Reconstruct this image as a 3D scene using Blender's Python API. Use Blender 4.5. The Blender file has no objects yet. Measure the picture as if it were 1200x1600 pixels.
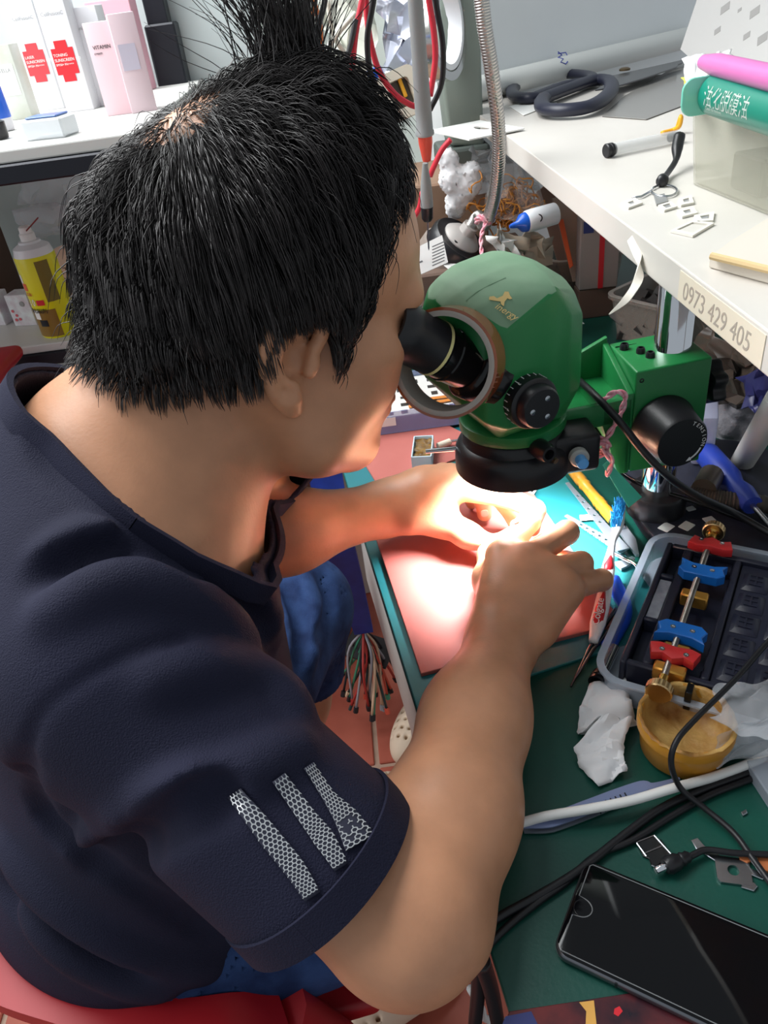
import bpy, bmesh, math, random
import numpy as np
from mathutils import Vector, Matrix

rng = np.random.default_rng(7)
random.seed(7)
SC = bpy.context.scene
COL = SC.collection

# ------------------------------------------------------------------ camera
# The lens and tilt were solved from the vertical edges in the photo.
FPX, CAMH = 1208.0, 1.25
def unit(v):
    v = np.asarray(v, float); return v/np.linalg.norm(v)
_up = -unit([240.0, -1757.0, -1208.0])
_fw = np.array([0, 0, -1.0]); _fw = unit(_fw - _fw.dot(_up)*_up)
ROT = np.array([np.cross(_fw, _up), _fw, _up])
CAM = np.array([0, 0, CAMH])
cam_data = bpy.data.cameras.new('camera')
cam = bpy.data.objects.new('camera', cam_data)
COL.objects.link(cam)
cam_data.sensor_fit = 'VERTICAL'
cam_data.sensor_height = 24.0
cam_data.lens = FPX*24.0/1600.0
cam_data.clip_start = 0.01
m4 = Matrix.Identity(4)
for i in range(3):
    for j in range(3):
        m4[i][j] = ROT[i][j]
m4.translation = Vector(CAM)
cam.matrix_world = m4
SC.camera = cam

# ------------------------------------------------------------------ world, light, exposure
world = bpy.data.worlds.new('room_light')
SC.world = world
world.use_nodes = True
world.node_tree.nodes['Background'].inputs[0].default_value = (0.86, 0.94, 1.0, 1)
world.node_tree.nodes['Background'].inputs[1].default_value = 0.31
def area_light(name, loc, target, sx, sy, power, col=(1, 1, 1)):
    d = bpy.data.lights.new(name, 'AREA'); d.shape = 'RECTANGLE'; d.size = sx; d.size_y = sy
    d.energy = power; d.color = col
    o = bpy.data.objects.new(name, d); COL.objects.link(o)
    o.location = loc
    o.rotation_euler = (Vector(target)-Vector(loc)).to_track_quat('-Z', 'Y').to_euler()
    return o
area_light('ceiling_daylight', (-0.70, 1.25, 2.30), (0.15, 1.05, 0.95), 1.3, 1.0, 37, (0.98, 1.0, 1.0))
area_light('doorway_daylight', (-2.0, 0.4, 1.9), (-0.1, 0.6, 0.9), 1.4, 1.4, 17, (0.97, 0.99, 1.0))
SC.view_settings.view_transform = 'Standard'
SC.view_settings.look = 'None'
SC.view_settings.gamma = 1.0
SC.view_settings.use_curve_mapping = False
SC.view_settings.exposure = 0.5

# ------------------------------------------------------------------ measuring helpers (photo pixel -> point on a real plane)
def ray(x, y):
    return ROT @ np.array([x-600.0, 800.0-y, -FPX])
def onz(x, y, z):
    d = ray(x, y); return CAM + d*((z-CAMH)/d[2])
def at(x, y, dep):
    return CAM + ray(x, y)*dep/FPX
TZ = 0.75
def tab(x, y, dz=0.0):
    return onz(x, y, TZ+dz)

# ------------------------------------------------------------------ materials
def lin(c):
    def f(v):
        v = v/255.0
        return v/12.92 if v <= 0.04045 else ((v+0.055)/1.055)**2.4
    return (f(c[0]), f(c[1]), f(c[2]), 1.0)
MATS = {}
def mat(name, rgb, rough=0.5, metal=0.0, var=0.0, vscale=20.0, bump=0.0, bscale=80.0, rgb2=None, trans=0.0, alpha=1.0,
        spec=0.5, sss=0.0, emit=0.0, coat=0.0, stretch=None, ior=1.45):
    if name in MATS: return MATS[name]
    m = bpy.data.materials.new(name); m.use_nodes = True
    nt = m.node_tree; b = nt.nodes['Principled BSDF']
    b.inputs['Base Color'].default_value = lin(rgb)
    b.inputs['Roughness'].default_value = rough
    b.inputs['Metallic'].default_value = metal
    b.inputs['Specular IOR Level'].default_value = spec
    b.inputs['Transmission Weight'].default_value = trans
    b.inputs['IOR'].default_value = ior
    b.inputs['Alpha'].default_value = alpha
    b.inputs['Coat Weight'].default_value = coat
    if sss:
        b.inputs['Subsurface Weight'].default_value = sss
        b.inputs['Subsurface Radius'].default_value = (0.010, 0.004, 0.002)
        b.inputs['Subsurface Scale'].default_value = 0.6
    if emit:
        b.inputs['Emission Color'].default_value = lin(rgb)
        b.inputs['Emission Strength'].default_value = emit
    tc = nt.nodes.new('ShaderNodeTexCoord')
    src = tc.outputs['Object']
    if stretch:
        mp = nt.nodes.new('ShaderNodeMapping'); mp.inputs['Scale'].default_value = stretch
        nt.links.new(src, mp.inputs[0]); src = mp.outputs[0]
    if var or rgb2:
        n = nt.nodes.new('ShaderNodeTexNoise'); n.inputs['Scale'].default_value = vscale; n.inputs['Detail'].default_value = 5
        nt.links.new(src, n.inputs['Vector'])
        r = nt.nodes.new('ShaderNodeValToRGB')
        c1 = lin(rgb); c2 = lin(rgb2) if rgb2 else tuple(min(1, v*(1+var)) for v in c1[:3])+(1,)
        c0 = c1 if rgb2 else tuple(v*(1-var) for v in c1[:3])+(1,)
        r.color_ramp.elements[0].position = 0.35; r.color_ramp.elements[0].color = c0
        r.color_ramp.elements[1].position = 0.68; r.color_ramp.elements[1].color = c2
        nt.links.new(n.outputs['Fac'], r.inputs[0]); nt.links.new(r.outputs[0], b.inputs['Base Color'])
    if bump:
        n2 = nt.nodes.new('ShaderNodeTexNoise'); n2.inputs['Scale'].default_value = bscale; n2.inputs['Detail'].default_value = 4
        nt.links.new(src, n2.inputs['Vector'])
        bp = nt.nodes.new('ShaderNodeBump'); bp.inputs['Strength'].default_value = bump; bp.inputs['Distance'].default_value = 0.002
        nt.links.new(n2.outputs['Fac'], bp.inputs['Height']); nt.links.new(bp.outputs[0], b.inputs['Normal'])
    MATS[name] = m
    return m

# ------------------------------------------------------------------ object helpers
WLOC = {}
def thing(name, label, cat, loc, group=None):
    o = bpy.data.objects.new(name, None); COL.objects.link(o)
    o.empty_display_size = 0.02
    o.location = Vector(loc); WLOC[o] = np.array(loc, float)
    o['label'] = label; o['category'] = cat
    if group: o['group'] = group
    return o
def tag(o, label, cat, group=None):
    o['label'] = label; o['category'] = cat
    if group: o['group'] = group
    return o
def struct(o):
    o['kind'] = 'structure'; return o
class MB:
    """collects shapes in world coordinates and links them as ONE mesh object"""
    def __init__(s): s.v = []; s.f = []; s.n = 0
    def add(s, V, F):
        V = np.asarray(V, float)
        s.v.append(V); s.f += [tuple(int(i)+s.n for i in f) for f in F]; s.n += len(V); return s
    def build(s, name, m, parent=None, smooth=False, origin=None):
        V = np.concatenate(s.v)
        return mk(name, V, s.f, m, parent, smooth, origin)
def mk(name, V, F, m, parent=None, smooth=False, origin=None):
    V = np.asarray(V, float)
    base = WLOC[parent] if parent is not None else np.zeros(3)
    if origin is None: origin = (V.min(0)+V.max(0))/2
    origin = np.asarray(origin, float)
    me = bpy.data.meshes.new(name)
    me.from_pydata((V-origin).tolist(), [], F if isinstance(F, list) else F.tolist())
    me.update()
    o = bpy.data.objects.new(name, me); COL.objects.link(o)
    if parent is not None: o.parent = parent
    o.location = Vector(origin-base); WLOC[o] = origin
    if m is not None: me.materials.append(m)
    if smooth is True:
        me.polygons.foreach_set('use_smooth', [True]*len(me.polygons))
    elif smooth:
        me.polygons.foreach_set('use_smooth', [True]*len(me.polygons))
        me.set_sharp_from_angle(angle=math.radians(smooth))
    return o
def frame(o=(0, 0, 0), x=(1, 0, 0), z=(0, 0, 1)):
    """(origin, 3x3 with columns x,y,z)"""
    z = unit(z); x = np.asarray(x, float); x = unit(x-x.dot(z)*z); y = np.cross(z, x)
    return np.asarray(o, float), np.stack([x, y, z], 1)
def xf(fr, V): return fr[0]+np.asarray(V, float)@fr[1].T
def yawframe(o, deg): a = math.radians(deg); return frame(o, (math.cos(a), math.sin(a), 0))
def bm_out(bm, fr=None):
    bm.verts.ensure_lookup_table()
    V = np.array([v.co[:] for v in bm.verts]); F = [tuple(v.index for v in f.verts) for f in bm.faces]
    bm.free()
    return (xf(fr, V) if fr is not None else V), F
def box(lo, hi, fr=None, bev=0.0, seg=2):
    bm = bmesh.new()
    lo = np.array(lo, float); hi = np.array(hi, float)
    mtx = Matrix.Translation(Vector((lo+hi)/2)) @ Matrix.Diagonal(Vector(list(hi-lo)+[1]))
    bmesh.ops.create_cube(bm, size=1.0, matrix=mtx)
    if bev: bmesh.ops.bevel(bm, geom=bm.edges[:], offset=bev, segments=seg, profile=0.5, affect='EDGES')
    bm.verts.index_update()
    return bm_out(bm, fr)
def prism(pts, z0, z1, fr=None, bev=0.0, seg=2):
    bm = bmesh.new()
    vs = [bm.verts.new((p[0], p[1], z0)) for p in pts]
    f = bm.faces.new(vs)
    r = bmesh.ops.extrude_face_region(bm, geom=[f])
    for g in r['geom']:
        if isinstance(g, bmesh.types.BMVert): g.co.z = z1
    bmesh.ops.recalc_face_normals(bm, faces=bm.faces[:])
    if bev:
        ed = [e for e in bm.edges if abs(e.verts[0].co.z-e.verts[1].co.z) < 1e-9]
        bmesh.ops.bevel(bm, geom=ed, offset=bev, segments=seg, profile=0.5, affect='EDGES')
    bm.verts.index_update()
    return bm_out(bm, fr)
def hull(pts, fr=None, bev=0.0, seg=3):
    bm = bmesh.new()
    for p in pts: bm.verts.new(p)
    bmesh.ops.convex_hull(bm, input=bm.verts[:])
    bmesh.ops.dissolve_limit(bm, angle_limit=0.03, verts=bm.verts[:], edges=bm.edges[:])
    if bev: bmesh.ops.bevel(bm, geom=bm.edges[:], offset=bev, segments=seg, profile=0.5, affect='EDGES', clamp_overlap=True)
    bm.verts.index_update()
    return bm_out(bm, fr)
def lathe(prof, seg=32, fr=None, cap=True, closed=False):
    """profile [(r,z)...] revolved about z"""
    n = len(prof); V = []; F = []
    for i in range(seg):
        a = 2*math.pi*i/seg; c, s = math.cos(a), math.sin(a)
        V += [(r*c, r*s, z) for r, z in prof]
    rows = n if closed else n-1
    for i in range(seg):
        j = (i+1) % seg
        for k in range(rows):
            l = (k+1) % n
            F.append((i*n+k, j*n+k, j*n+l, i*n+l))
    if cap and not closed:
        F.append(tuple(i*n for i in range(seg))[::-1]); F.append(tuple(i*n+n-1 for i in range(seg)))
    V = np.array(V, float)
    return (xf(fr, V) if fr is not None else V), F
def spline(P, n=8):
    """Catmull-Rom through the points"""
    P = np.asarray(P, float); Q = np.vstack([2*P[0]-P[1], P, 2*P[-1]-P[-2]]); out = []
    for i in range(1, len(Q)-2):
        for t in np.linspace(0, 1, n, endpoint=False):
            a, b, c, d = Q[i-1], Q[i], Q[i+1], Q[i+2]
            out.append(0.5*(2*b+(c-a)*t+(2*a-5*b+4*c-d)*t*t+(3*b-a-3*c+d)*t**3))
    out.append(Q[-2]); return np.array(out)
def tube(P, r, seg=10, cap=True, squash=None):
    """tube along a path; r number or list; squash=(factor along z)"""
    P = np.asarray(P, float); n = len(P)
    R = np.full(n, r) if np.isscalar(r) else np.interp(np.linspace(0, 1, n), np.linspace(0, 1, len(r)), r)
    T = np.gradient(P, axis=0); T /= np.linalg.norm(T, axis=1)[:, None]+1e-12
    ref = np.array([0, 0, 1.0]) if abs(T[0][2]) < 0.9 else np.array([1.0, 0, 0])
    N = unit(ref-ref.dot(T[0])*T[0]); V = []; F = []
    for i in range(n):
        N = N-N.dot(T[i])*T[i]; N = N/(np.linalg.norm(N)+1e-12); B = np.cross(T[i], N)
        for k in range(seg):
            a = 2*math.pi*k/seg
            o = R[i]*(math.cos(a)*N+math.sin(a)*B)
            if squash: o = o*np.array([1, 1, squash])
            V.append(P[i]+o)
    for i in range(n-1):
        for k in range(seg):
            l = (k+1) % seg
            F.append((i*seg+k, i*seg+l, (i+1)*seg+l, (i+1)*seg+k))
    if cap:
        F.append(tuple(range(seg))[::-1]); F.append(tuple((n-1)*seg+k for k in range(seg)))
    return np.array(V), F
def ribbon(P, width, thick, side):
    """flat strip along path P; side = direction of its width (array or fixed)"""
    P = np.asarray(P, float); n = len(P); T = np.gradient(P, axis=0); T /= np.linalg.norm(T, axis=1)[:, None]
    W = np.full(n, width) if np.isscalar(width) else np.interp(np.linspace(0, 1, n), np.linspace(0, 1, len(width)), width)
    S = np.tile(np.asarray(side, float), (n, 1)) if np.ndim(side) == 1 else np.asarray(side, float)
    V = []; F = []
    for i in range(n):
        s = unit(S[i]-S[i].dot(T[i])*T[i]); u = np.cross(T[i], s)
        for a, b in ((-1, -1), (1, -1), (1, 1), (-1, 1)):
            V.append(P[i]+s*a*W[i]/2+u*b*thick/2)
    for i in range(n-1):
        for k in range(4):
            l = (k+1) % 4; F.append((i*4+k, i*4+l, (i+1)*4+l, (i+1)*4+k))
    F.append((3, 2, 1, 0)); F.append(tuple((n-1)*4+k for k in range(4)))
    return np.array(V), F
def rrect(w, h, r, n=5, cx=0, cy=0):
    P = []
    for sx, sy, a0 in ((1, 1, 0), (-1, 1, 90), (-1, -1, 180), (1, -1, 270)):
        for k in range(n+1):
            a = math.radians(a0+90*k/n); P.append((cx+sx*(w/2-r)+r*math.cos(a), cy+sy*(h/2-r)+r*math.sin(a)))
    return P
def circ(r, n=24, cx=0, cy=0): return [(cx+r*math.cos(2*math.pi*k/n), cy+r*math.sin(2*math.pi*k/n)) for k in range(n)]
def ringprism(outer, inner, z0, z1, fr=None):
    """plate with a hole: outer and inner loops of equal length"""
    n = len(outer); V = []; F = []
    for z in (z0, z1):
        V += [(p[0], p[1], z) for p in outer]+[(p[0], p[1], z) for p in inner]
    for i in range(n):
        j = (i+1) % n
        F += [(i, j, n+j, n+i)[::-1], (2*n+i, 2*n+j, 3*n+j, 3*n+i), (i, j, 2*n+j, 2*n+i), (n+i, n+j, 3*n+j, 3*n+i)[::-1]]
    V = np.array(V, float)
    return (xf(fr, V) if fr is not None else V), F
def text_mesh(s, size, fr, thick=0.0003, align='LEFT', shear=0.0):
    cu = bpy.data.curves.new('lettering', 'FONT'); cu.body = s; cu.size = size; cu.extrude = thick; cu.align_x = align
    cu.resolution_u = 3; cu.shear = shear
    ob = bpy.data.objects.new('lettering', cu); COL.objects.link(ob)
    dg = bpy.context.evaluated_depsgraph_get()
    me = bpy.data.meshes.new_from_object(ob.evaluated_get(dg))
    V = np.array([v.co[:] for v in me.vertices]); F = [tuple(p.vertices) for p in me.polygons]
    bpy.data.objects.remove(ob); bpy.data.curves.remove(cu); bpy.data.meshes.remove(me)
    if len(V) == 0: V = np.zeros((3, 3)); F = [(0, 1, 2)]
    return xf(fr, V), F
def crumple(fr, pts, nx, ny, amp, seed=0, thick=0.0006, lift=0.0):
    """a creased sheet: outline quad 'pts' (4 local points with z) filled by an irregular faceted grid"""
    r = np.random.default_rng(seed)
    a, b, c, d = [np.array(p, float) for p in pts]; G = np.zeros((nx+1, ny+1, 3))
    for i in range(nx+1):
        for j in range(ny+1):
            u, v = i/nx, j/ny
            G[i, j] = (a*(1-u)+b*u)*(1-v)+(d*(1-u)+c*u)*v
    size = max(np.linalg.norm(b-a), np.linalg.norm(d-a))
    J = r.normal(0, 1, G.shape)*amp; J[..., 2] = np.abs(J[..., 2])*1.2
    G = G+J; G[..., 2] = np.maximum(G[..., 2]+lift, 0.0008)
    V = G.reshape(-1, 3); F = []
    for i in range(nx):
        for j in range(ny):
            q = (i*(ny+1)+j, (i+1)*(ny+1)+j, (i+1)*(ny+1)+j+1, i*(ny+1)+j+1)
            if r.random() < 0.5: F += [(q[0], q[1], q[2]), (q[0], q[2], q[3])]
            else: F += [(q[0], q[1], q[3]), (q[1], q[2], q[3])]
    return xf(fr, V), F
# ------------------------------------------------------------------ smooth solid modelling (signed distance -> surface nets)
class Field:
    def __init__(s): s.p = []
    def cone(s, a, b, ra, rb, k=0.01, op='u', sq=None):
        """tapered limb a->b; sq=(normal, factor) flattens it along the normal"""
        a = np.array(a, float); b = np.array(b, float); R = max(ra, rb)
        lo = np.minimum(a, b)-R; hi = np.maximum(a, b)+R; ab = b-a; L2 = max(ab.dot(ab), 1e-12)
        if sq is not None: nrm, fac = unit(sq[0]), sq[1]
        def ev(P):
            d = P-a; t = np.clip((d@ab)/L2, 0, 1); q = d-t[:, None]*ab
            if sq is not None:
                h = q@nrm; q = q+(h*(1/fac-1))[:, None]*nrm
                return (np.sqrt((q*q).sum(1))-(ra+(rb-ra)*t))*(0.55+0.45*fac)
            return np.sqrt((q*q).sum(1))-(ra+(rb-ra)*t)
        s.p.append((ev, lo, hi, k, op)); return s
    def chain(s, P, R, k=0.01, op='u', sq=None):
        for i in range(len(P)-1): s.cone(P[i], P[i+1], R[i], R[i+1], k, op, sq)
        return s
    def ell(s, c, M, r, k=0.02, op='u'):
        """ellipsoid, M columns are its axes"""
        c = np.array(c, float); M = np.asarray(M, float); r = np.array(r, float)
        ext = np.sqrt(((M*r)**2).sum(1))
        def ev(P):
            q = (P-c)@M; k0 = np.sqrt(((q/r)**2).sum(1)); k1 = np.sqrt(((q/(r*r))**2).sum(1))+1e-9
            return k0*(k0-1)/k1
        s.p.append((ev, c-ext, c+ext, k, op)); return s
    def cut(s, o, n, k=0.002):
        """remove everything on the +n side of the plane"""
        o = np.array(o, float); n = unit(n)
        s.p.append((lambda P: -((P-o)@n), np.full(3, -9.0), np.full(3, 9.0), k, 's')); return s
    def shell(s, t):
        s.p.append((t, np.full(3, -9.0), np.full(3, 9.0), 0, 'shell')); return s
    def ev(s, P, lo=None, hi=None):
        d = np.full(len(P), 1.0); kmx = max([p[3] for p in s.p]+[0])
        for fn, l, h, k, op in s.p:
            if op == 'shell':
                d = np.abs(d+fn/2)-fn/2; continue
            if lo is not None:
                m = k*1.3+kmx+0.006
                if (l-m > hi).any() or (h+m < lo).any(): continue
            e = fn(P)
            if op == 'u':
                if k > 0:
                    g = np.maximum(k-np.abs(d-e), 0)/k; d = np.minimum(d, e)-g*g*k*0.25
                else: d = np.minimum(d, e)
            else:
                if k > 0:
                    g = np.maximum(k-np.abs(d+e), 0)/k; d = np.maximum(d, -e)+g*g*k*0.25
                else: d = np.maximum(d, -e)
        return d
    def mesh(s, h, smooth=1, lo=None, hi=None):
        un = [p for p in s.p if p[4] == 'u']
        if lo is None: lo = np.min([p[1] for p in un], 0)-4*h
        if hi is None: hi = np.max([p[2] for p in un], 0)+4*h
        lo = np.floor(np.array(lo)/h)*h; N = 20
        nb = np.ceil((np.array(hi)-lo)/(h*N)).astype(int); G = nb*N+2
        ids = []; vs = []; quads = []
        off = np.array([[i, j, k] for i in (0, 1) for j in (0, 1) for k in (0, 1)])
        edges = [(a, b) for a in range(8) for b in range(a+1, 8) if np.abs(off[a]-off[b]).sum() == 1]
        ax = np.arange(N+1)
        g3 = np.stack(np.meshgrid(ax, ax, ax, indexing='ij'), -1).reshape(-1, 3)
        gid = lambda I: (I[:, 0]*G[1]+I[:, 1])*G[2]+I[:, 2]
        for bi in range(nb[0]):
            for bj in range(nb[1]):
                for bk in range(nb[2]):
                    b0 = np.array([bi, bj, bk])*N
                    l = lo+b0*h; u = l+N*h
                    if not any(((p[1]-0.02 < u) & (p[2]+0.02 > l)).all() for p in un): continue
                    c = s.ev(((l+u)/2)[None], None)[0]
                    if abs(c) > N*h*1.9+0.02: continue
                    D = s.ev(l+g3*h, l, u).reshape(N+1, N+1, N+1)
                    if D.min() > 0 or D.max() < 0: continue
                    S = D < 0
                    C = [S[o[0]:N+o[0], o[1]:N+o[1], o[2]:N+o[2]] for o in off]
                    cnt = sum(c.astype(np.int8) for c in C)
                    I = np.argwhere((cnt > 0) & (cnt < 8))
                    if len(I) == 0: continue
                    val = np.stack([D[I[:, 0]+o[0], I[:, 1]+o[1], I[:, 2]+o[2]] for o in off], 1)
                    acc = np.zeros((len(I), 3)); num = np.zeros(len(I))
                    for a, b in edges:
                        va, vb = val[:, a], val[:, b]; x = (va < 0) != (vb < 0)
                        t = np.where(x, va/(np.where(va == vb, 1, va-vb)), 0)
                        acc += np.where(x[:, None], off[a]+(off[b]-off[a])*t[:, None], 0); num += x
                    acc /= num[:, None]
                    vs.append(l+(I+acc)*h); ids.append(gid(I+b0))
                    for axn in range(3):
                        e = np.eye(3, dtype=int)[axn]; p, q = np.eye(3, dtype=int)[(axn+1) % 3], np.eye(3, dtype=int)[(axn+2) % 3]
                        A = S[:N, :N, :N]; B = S[e[0]:N+e[0], e[1]:N+e[1], e[2]:N+e[2]]
                        E = np.argwhere(A != B)
                        if len(E) == 0: continue
                        fl = A[E[:, 0], E[:, 1], E[:, 2]]
                        E = E+b0
                        q4 = np.stack([gid(E-p-q), gid(E-q), gid(E), gid(E-p)], 1)
                        q4[~fl] = q4[~fl][:, ::-1]
                        ok = ((E-p-q) >= 0).all(1)
                        quads.append(q4[ok])
        ids = np.concatenate(ids); V = np.concatenate(vs); Q = np.concatenate(quads)
        o = np.argsort(ids); ids = ids[o]; V = V[o]
        ix = np.searchsorted(ids, Q); ix = np.clip(ix, 0, len(ids)-1)
        good = (ids[ix] == Q).all(1); ix = ix[good]
        for _ in range(smooth):
            A = np.zeros_like(V); n = np.zeros(len(V))
            for a, b in ((0, 1), (1, 2), (2, 3), (3, 0)):
                np.add.at(A, ix[:, a], V[ix[:, b]]); np.add.at(A, ix[:, b], V[ix[:, a]])
                np.add.at(n, ix[:, a], 1); np.add.at(n, ix[:, b], 1)
            V = 0.5*V+0.5*A/np.maximum(n, 1)[:, None]
        return V, ix
    def grad(s, P, e=0.0015):
        g = np.stack([s.ev(P+np.eye(3)[i]*e)-s.ev(P-np.eye(3)[i]*e) for i in range(3)], 1)
        return g/(np.linalg.norm(g, axis=1)[:, None]+1e-9)
    def hits(s, XY, t0=0.2, t1=1.6):
        """where the sight lines through photo points meet the surface"""
        Dr = np.array([unit(ray(x, y)) for x, y in XY]); t = np.full(len(Dr), t0)
        for _ in range(90):
            v = s.ev(CAM+Dr*t[:, None]); t = np.minimum(t+np.where(v < 0.0003, 0, v*0.75), t1)
            if (v < 0.0004).all(): break
        return CAM+Dr*t[:, None]
    def hit(s, x, y): return s.hits([(x, y)])[0]
def sdf_obj(F, name, m, parent, h, smooth=1):
    V, Q = F.mesh(h, smooth)
    o = mk(name, V, [tuple(q) for q in Q.tolist()], m, parent, True)
    return o
# ================================================================== THE SETTING
WALLM = mat('pale_wall', (214, 220, 214), rough=0.6, var=0.03, vscale=3)
GROUT = mat('grout', (176, 150, 132), rough=0.9, var=0.15)
TERRA = mat('terracotta', (178, 96, 78), rough=0.45, rgb2=(158, 80, 64), vscale=9, bump=0.1)
floor = struct(mk('floor', *box((-1.6, -0.6, -0.03), (1.3, 2.4, -0.006)), GROUT))
tm = None
for i in range(9):
    for j in range(9):
        x = -1.6+0.305*i; y = -0.55+0.305*j
        if tm is None:
            o = mk('tile', *box((x, y, -0.008), (x+0.295, y+0.295, 0.0), None, 0.002, 1), TERRA, floor, origin=(x, y, 0)); tm = o
        else:
            o = tm.copy(); COL.objects.link(o); o.parent = floor; o.location = Vector(np.array([x, y, 0])-WLOC[floor]); WLOC[o] = np.array([x, y, 0])
wall_back = struct(mk('wall_back', *box((-1.6, 1.84, 0), (0.30, 1.90, 2.8)), WALLM))
RL, RR = onz(728, 140, 1.075), onz(1090, 52, 1.075)
wd = unit((RR-RL)*np.array([1, 1, 0])); fr = frame((RL-wd*0.03)*np.array([1, 1, 0])+np.array([-wd[1], wd[0], 0])*0.03, wd)
wall_right = struct(mk('wall_right', *box((0, 0, 0), (1.4, 0.05, 2.8), fr), mat('white_wall', (242, 245, 246), rough=0.45, var=0.02, vscale=4)))

# ---- work table
TAB = frame((0.0345, 0.19, TZ), (math.cos(math.radians(7)), math.sin(math.radians(7)), 0))     # x across, y along the left edge
def tb(x, y, z=0.0): return xf(TAB, (x, y, z))
TABLE = thing('work_table', 'work table under a dark green mat, its left edge beside the man', 'table', (0.4, 0.7, 0))
LAM = mat('white_laminate', (212, 208, 200), rough=0.45, var=0.04, vscale=6)
mk('tabletop', *box((0.006, -0.02, -0.030), (0.86, 1.36, -0.0045), TAB, 0.002), LAM, TABLE)
MATG = mat('green_mat', (18, 78, 66), rough=0.36, rgb2=(12, 62, 54), vscale=7, bump=0.08, bscale=300)
mk('mat_cover', *box((0, -0.02, -0.0045), (0.86, 1.36, 0), TAB, 0.001), MATG, TABLE)
for x0, y0 in ((0.03, 0.52), (0.80, 0.02), (0.80, 1.30), (0.03, 1.30)):
    mk('leg', *box((x0, y0, -TZ), (x0+0.045, y0+0.045, -0.030), TAB, 0.002), LAM, TABLE)
mk('side_panel', *box((0.02, 0.31, -0.30), (0.036, 0.80, -0.030), TAB, 0.002), LAM, TABLE)
# ================================================================== THE PERSON
person = thing('person', 'man in navy tee shirt bent over the microscope, both hands on the red mat', 'person', (-0.2, 0.5, 0.0))

SKIN = mat('skin', (194, 140, 107), rough=0.42, var=0.10, vscale=28, bump=0.07, bscale=420, sss=0.12, spec=0.45)
HO = np.array([-0.063, 0.557, 1.054]); _y, _p = 0.276, 0.291
HF = np.array([math.cos(_p)*math.cos(_y), math.cos(_p)*math.sin(_y), -math.sin(_p)])
HR = np.array([math.sin(_y), -math.cos(_y), 0]); HU = np.cross(HR, HF)
HM = np.stack([HF, HR, HU], 1)
def hd(f, r, u): return HO+HM@np.array([f, r, u])
def hdir(f, r, u): return HM@np.array([f, r, u])
BF = np.array([0.955, 0.296, 0.0]); BR = np.array([0.296, -0.955, 0.0]); BU = np.array([0, 0, 1.0])
lean = unit(np.array([0.10, 0.03, 0.28]))
BM = np.stack([unit(np.cross(BR, lean))*-1, BR, lean], 1)
if BM[0, 0] < 0: BM[:, 0] *= -1

def head_field(F, ears=True):
    E = lambda c, r, k=0.02, op='u': F.ell(hd(*c), HM, r, k, op)
    C = lambda a, b, ra, rb, k=0.015, op='u': F.cone(hd(*a), hd(*b), ra, rb, k, op)
    E((-0.008, 0, 0.052), (0.103, 0.077, 0.099), 0.02)
    E((-0.040, 0, 0.036), (0.070, 0.068, 0.068), 0.03)
    E((0.040, 0, 0.050), (0.056, 0.061, 0.060), 0.03)
    E((0.040, 0, -0.035), (0.052, 0.060, 0.072), 0.03)
    for s in (-1, 1):
        C((-0.006, s*0.056, -0.032), (0.026, s*0.051, -0.074), 0.020, 0.020, 0.03)
        C((0.026, s*0.051, -0.074), (0.068, s*0.016, -0.094), 0.020, 0.019, 0.03)
        E((0.052, s*0.038, -0.026), (0.036, 0.030, 0.034), 0.025)
        E((0.050, s*0.052, 0.000), (0.032, 0.017, 0.015), 0.02)
        C((0.089, s*0.040, 0.034), (0.096, s*0.010, 0.035), 0.010, 0.011, 0.016)
        F.ell(hd(0.102, s*0.032, 0.016), HM, (0.012, 0.016, 0.010), 0.016, 's')
        E((0.079, s*0.032, 0.015), (0.013, 0.013, 0.012), 0.004)
        C((0.0895, s*0.043, 0.019), (0.0915, s*0.022, 0.019), 0.003, 0.003, 0.004)
        C((0.103, s*0.012, -0.022), (0.106, s*0.012, -0.022), 0.009, 0.008, 0.008)
    C((0.097, 0, 0.022), (0.116, 0, -0.016), 0.008, 0.012, 0.014)
    E((0.076, 0, -0.097), (0.020, 0.022, 0.016), 0.02)
    E((0.074, 0, -0.058), (0.026, 0.030, 0.022), 0.02)
    E((0.098, 0, -0.052), (0.007, 0.022, 0.006), 0.006)
    E((0.096, 0, -0.063), (0.007, 0.020, 0.007), 0.006)
    F.ell(hd(0.107, 0, -0.0575), HM, (0.010, 0.020, 0.0016), 0.003, 's')
    for s in (-1, 1) if ears else ():
        e = lambda f, u, o: hd(f, s*o, u)
        F.ell(e(-0.010, 0.004, 0.0765), HM@np.array([[0.94, 0.34*-s, 0], [0.34*s, 0.94, 0], [0, 0, 1]]).T, (0.019, 0.0055, 0.029), 0.006)
        hx = [(0.008, 0.002, 0.079), (0.013, 0.018, 0.081), (0.006, 0.030, 0.084), (-0.008, 0.033, 0.087), (-0.021, 0.025, 0.090),
              (-0.026, 0.010, 0.091), (-0.023, -0.010, 0.089), (-0.016, -0.024, 0.087), (-0.006, -0.033, 0.083)]
        F.chain([e(*q) for q in spline(hx, 3)], [0.0048]*len(spline(hx, 3)), 0.002)
        ah = [(-0.004, 0.024, 0.086), (-0.014, 0.015, 0.0885), (-0.018, 0.0, 0.089), (-0.012, -0.014, 0.087), (-0.003, -0.018, 0.085)]
        F.chain([e(*q) for q in spline(ah, 3)], [0.0038]*len(spline(ah, 3)), 0.002)
        F.cone(e(-0.004, -0.028, 0.083), e(-0.001, -0.036, 0.081), 0.0085, 0.007, 0.006)
        F.ell(e(-0.003, 0.001, 0.086), HM, (0.0095, 0.012, 0.0125), 0.002, 's')
        F.ell(e(-0.012, 0.023, 0.093), HM, (0.010, 0.005, 0.009), 0.003, 's')
        F.cone(e(0.010, -0.003, 0.079), e(0.008, -0.010, 0.080), 0.0055, 0.005, 0.004)

BODY = Field()
head_field(BODY)
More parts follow.
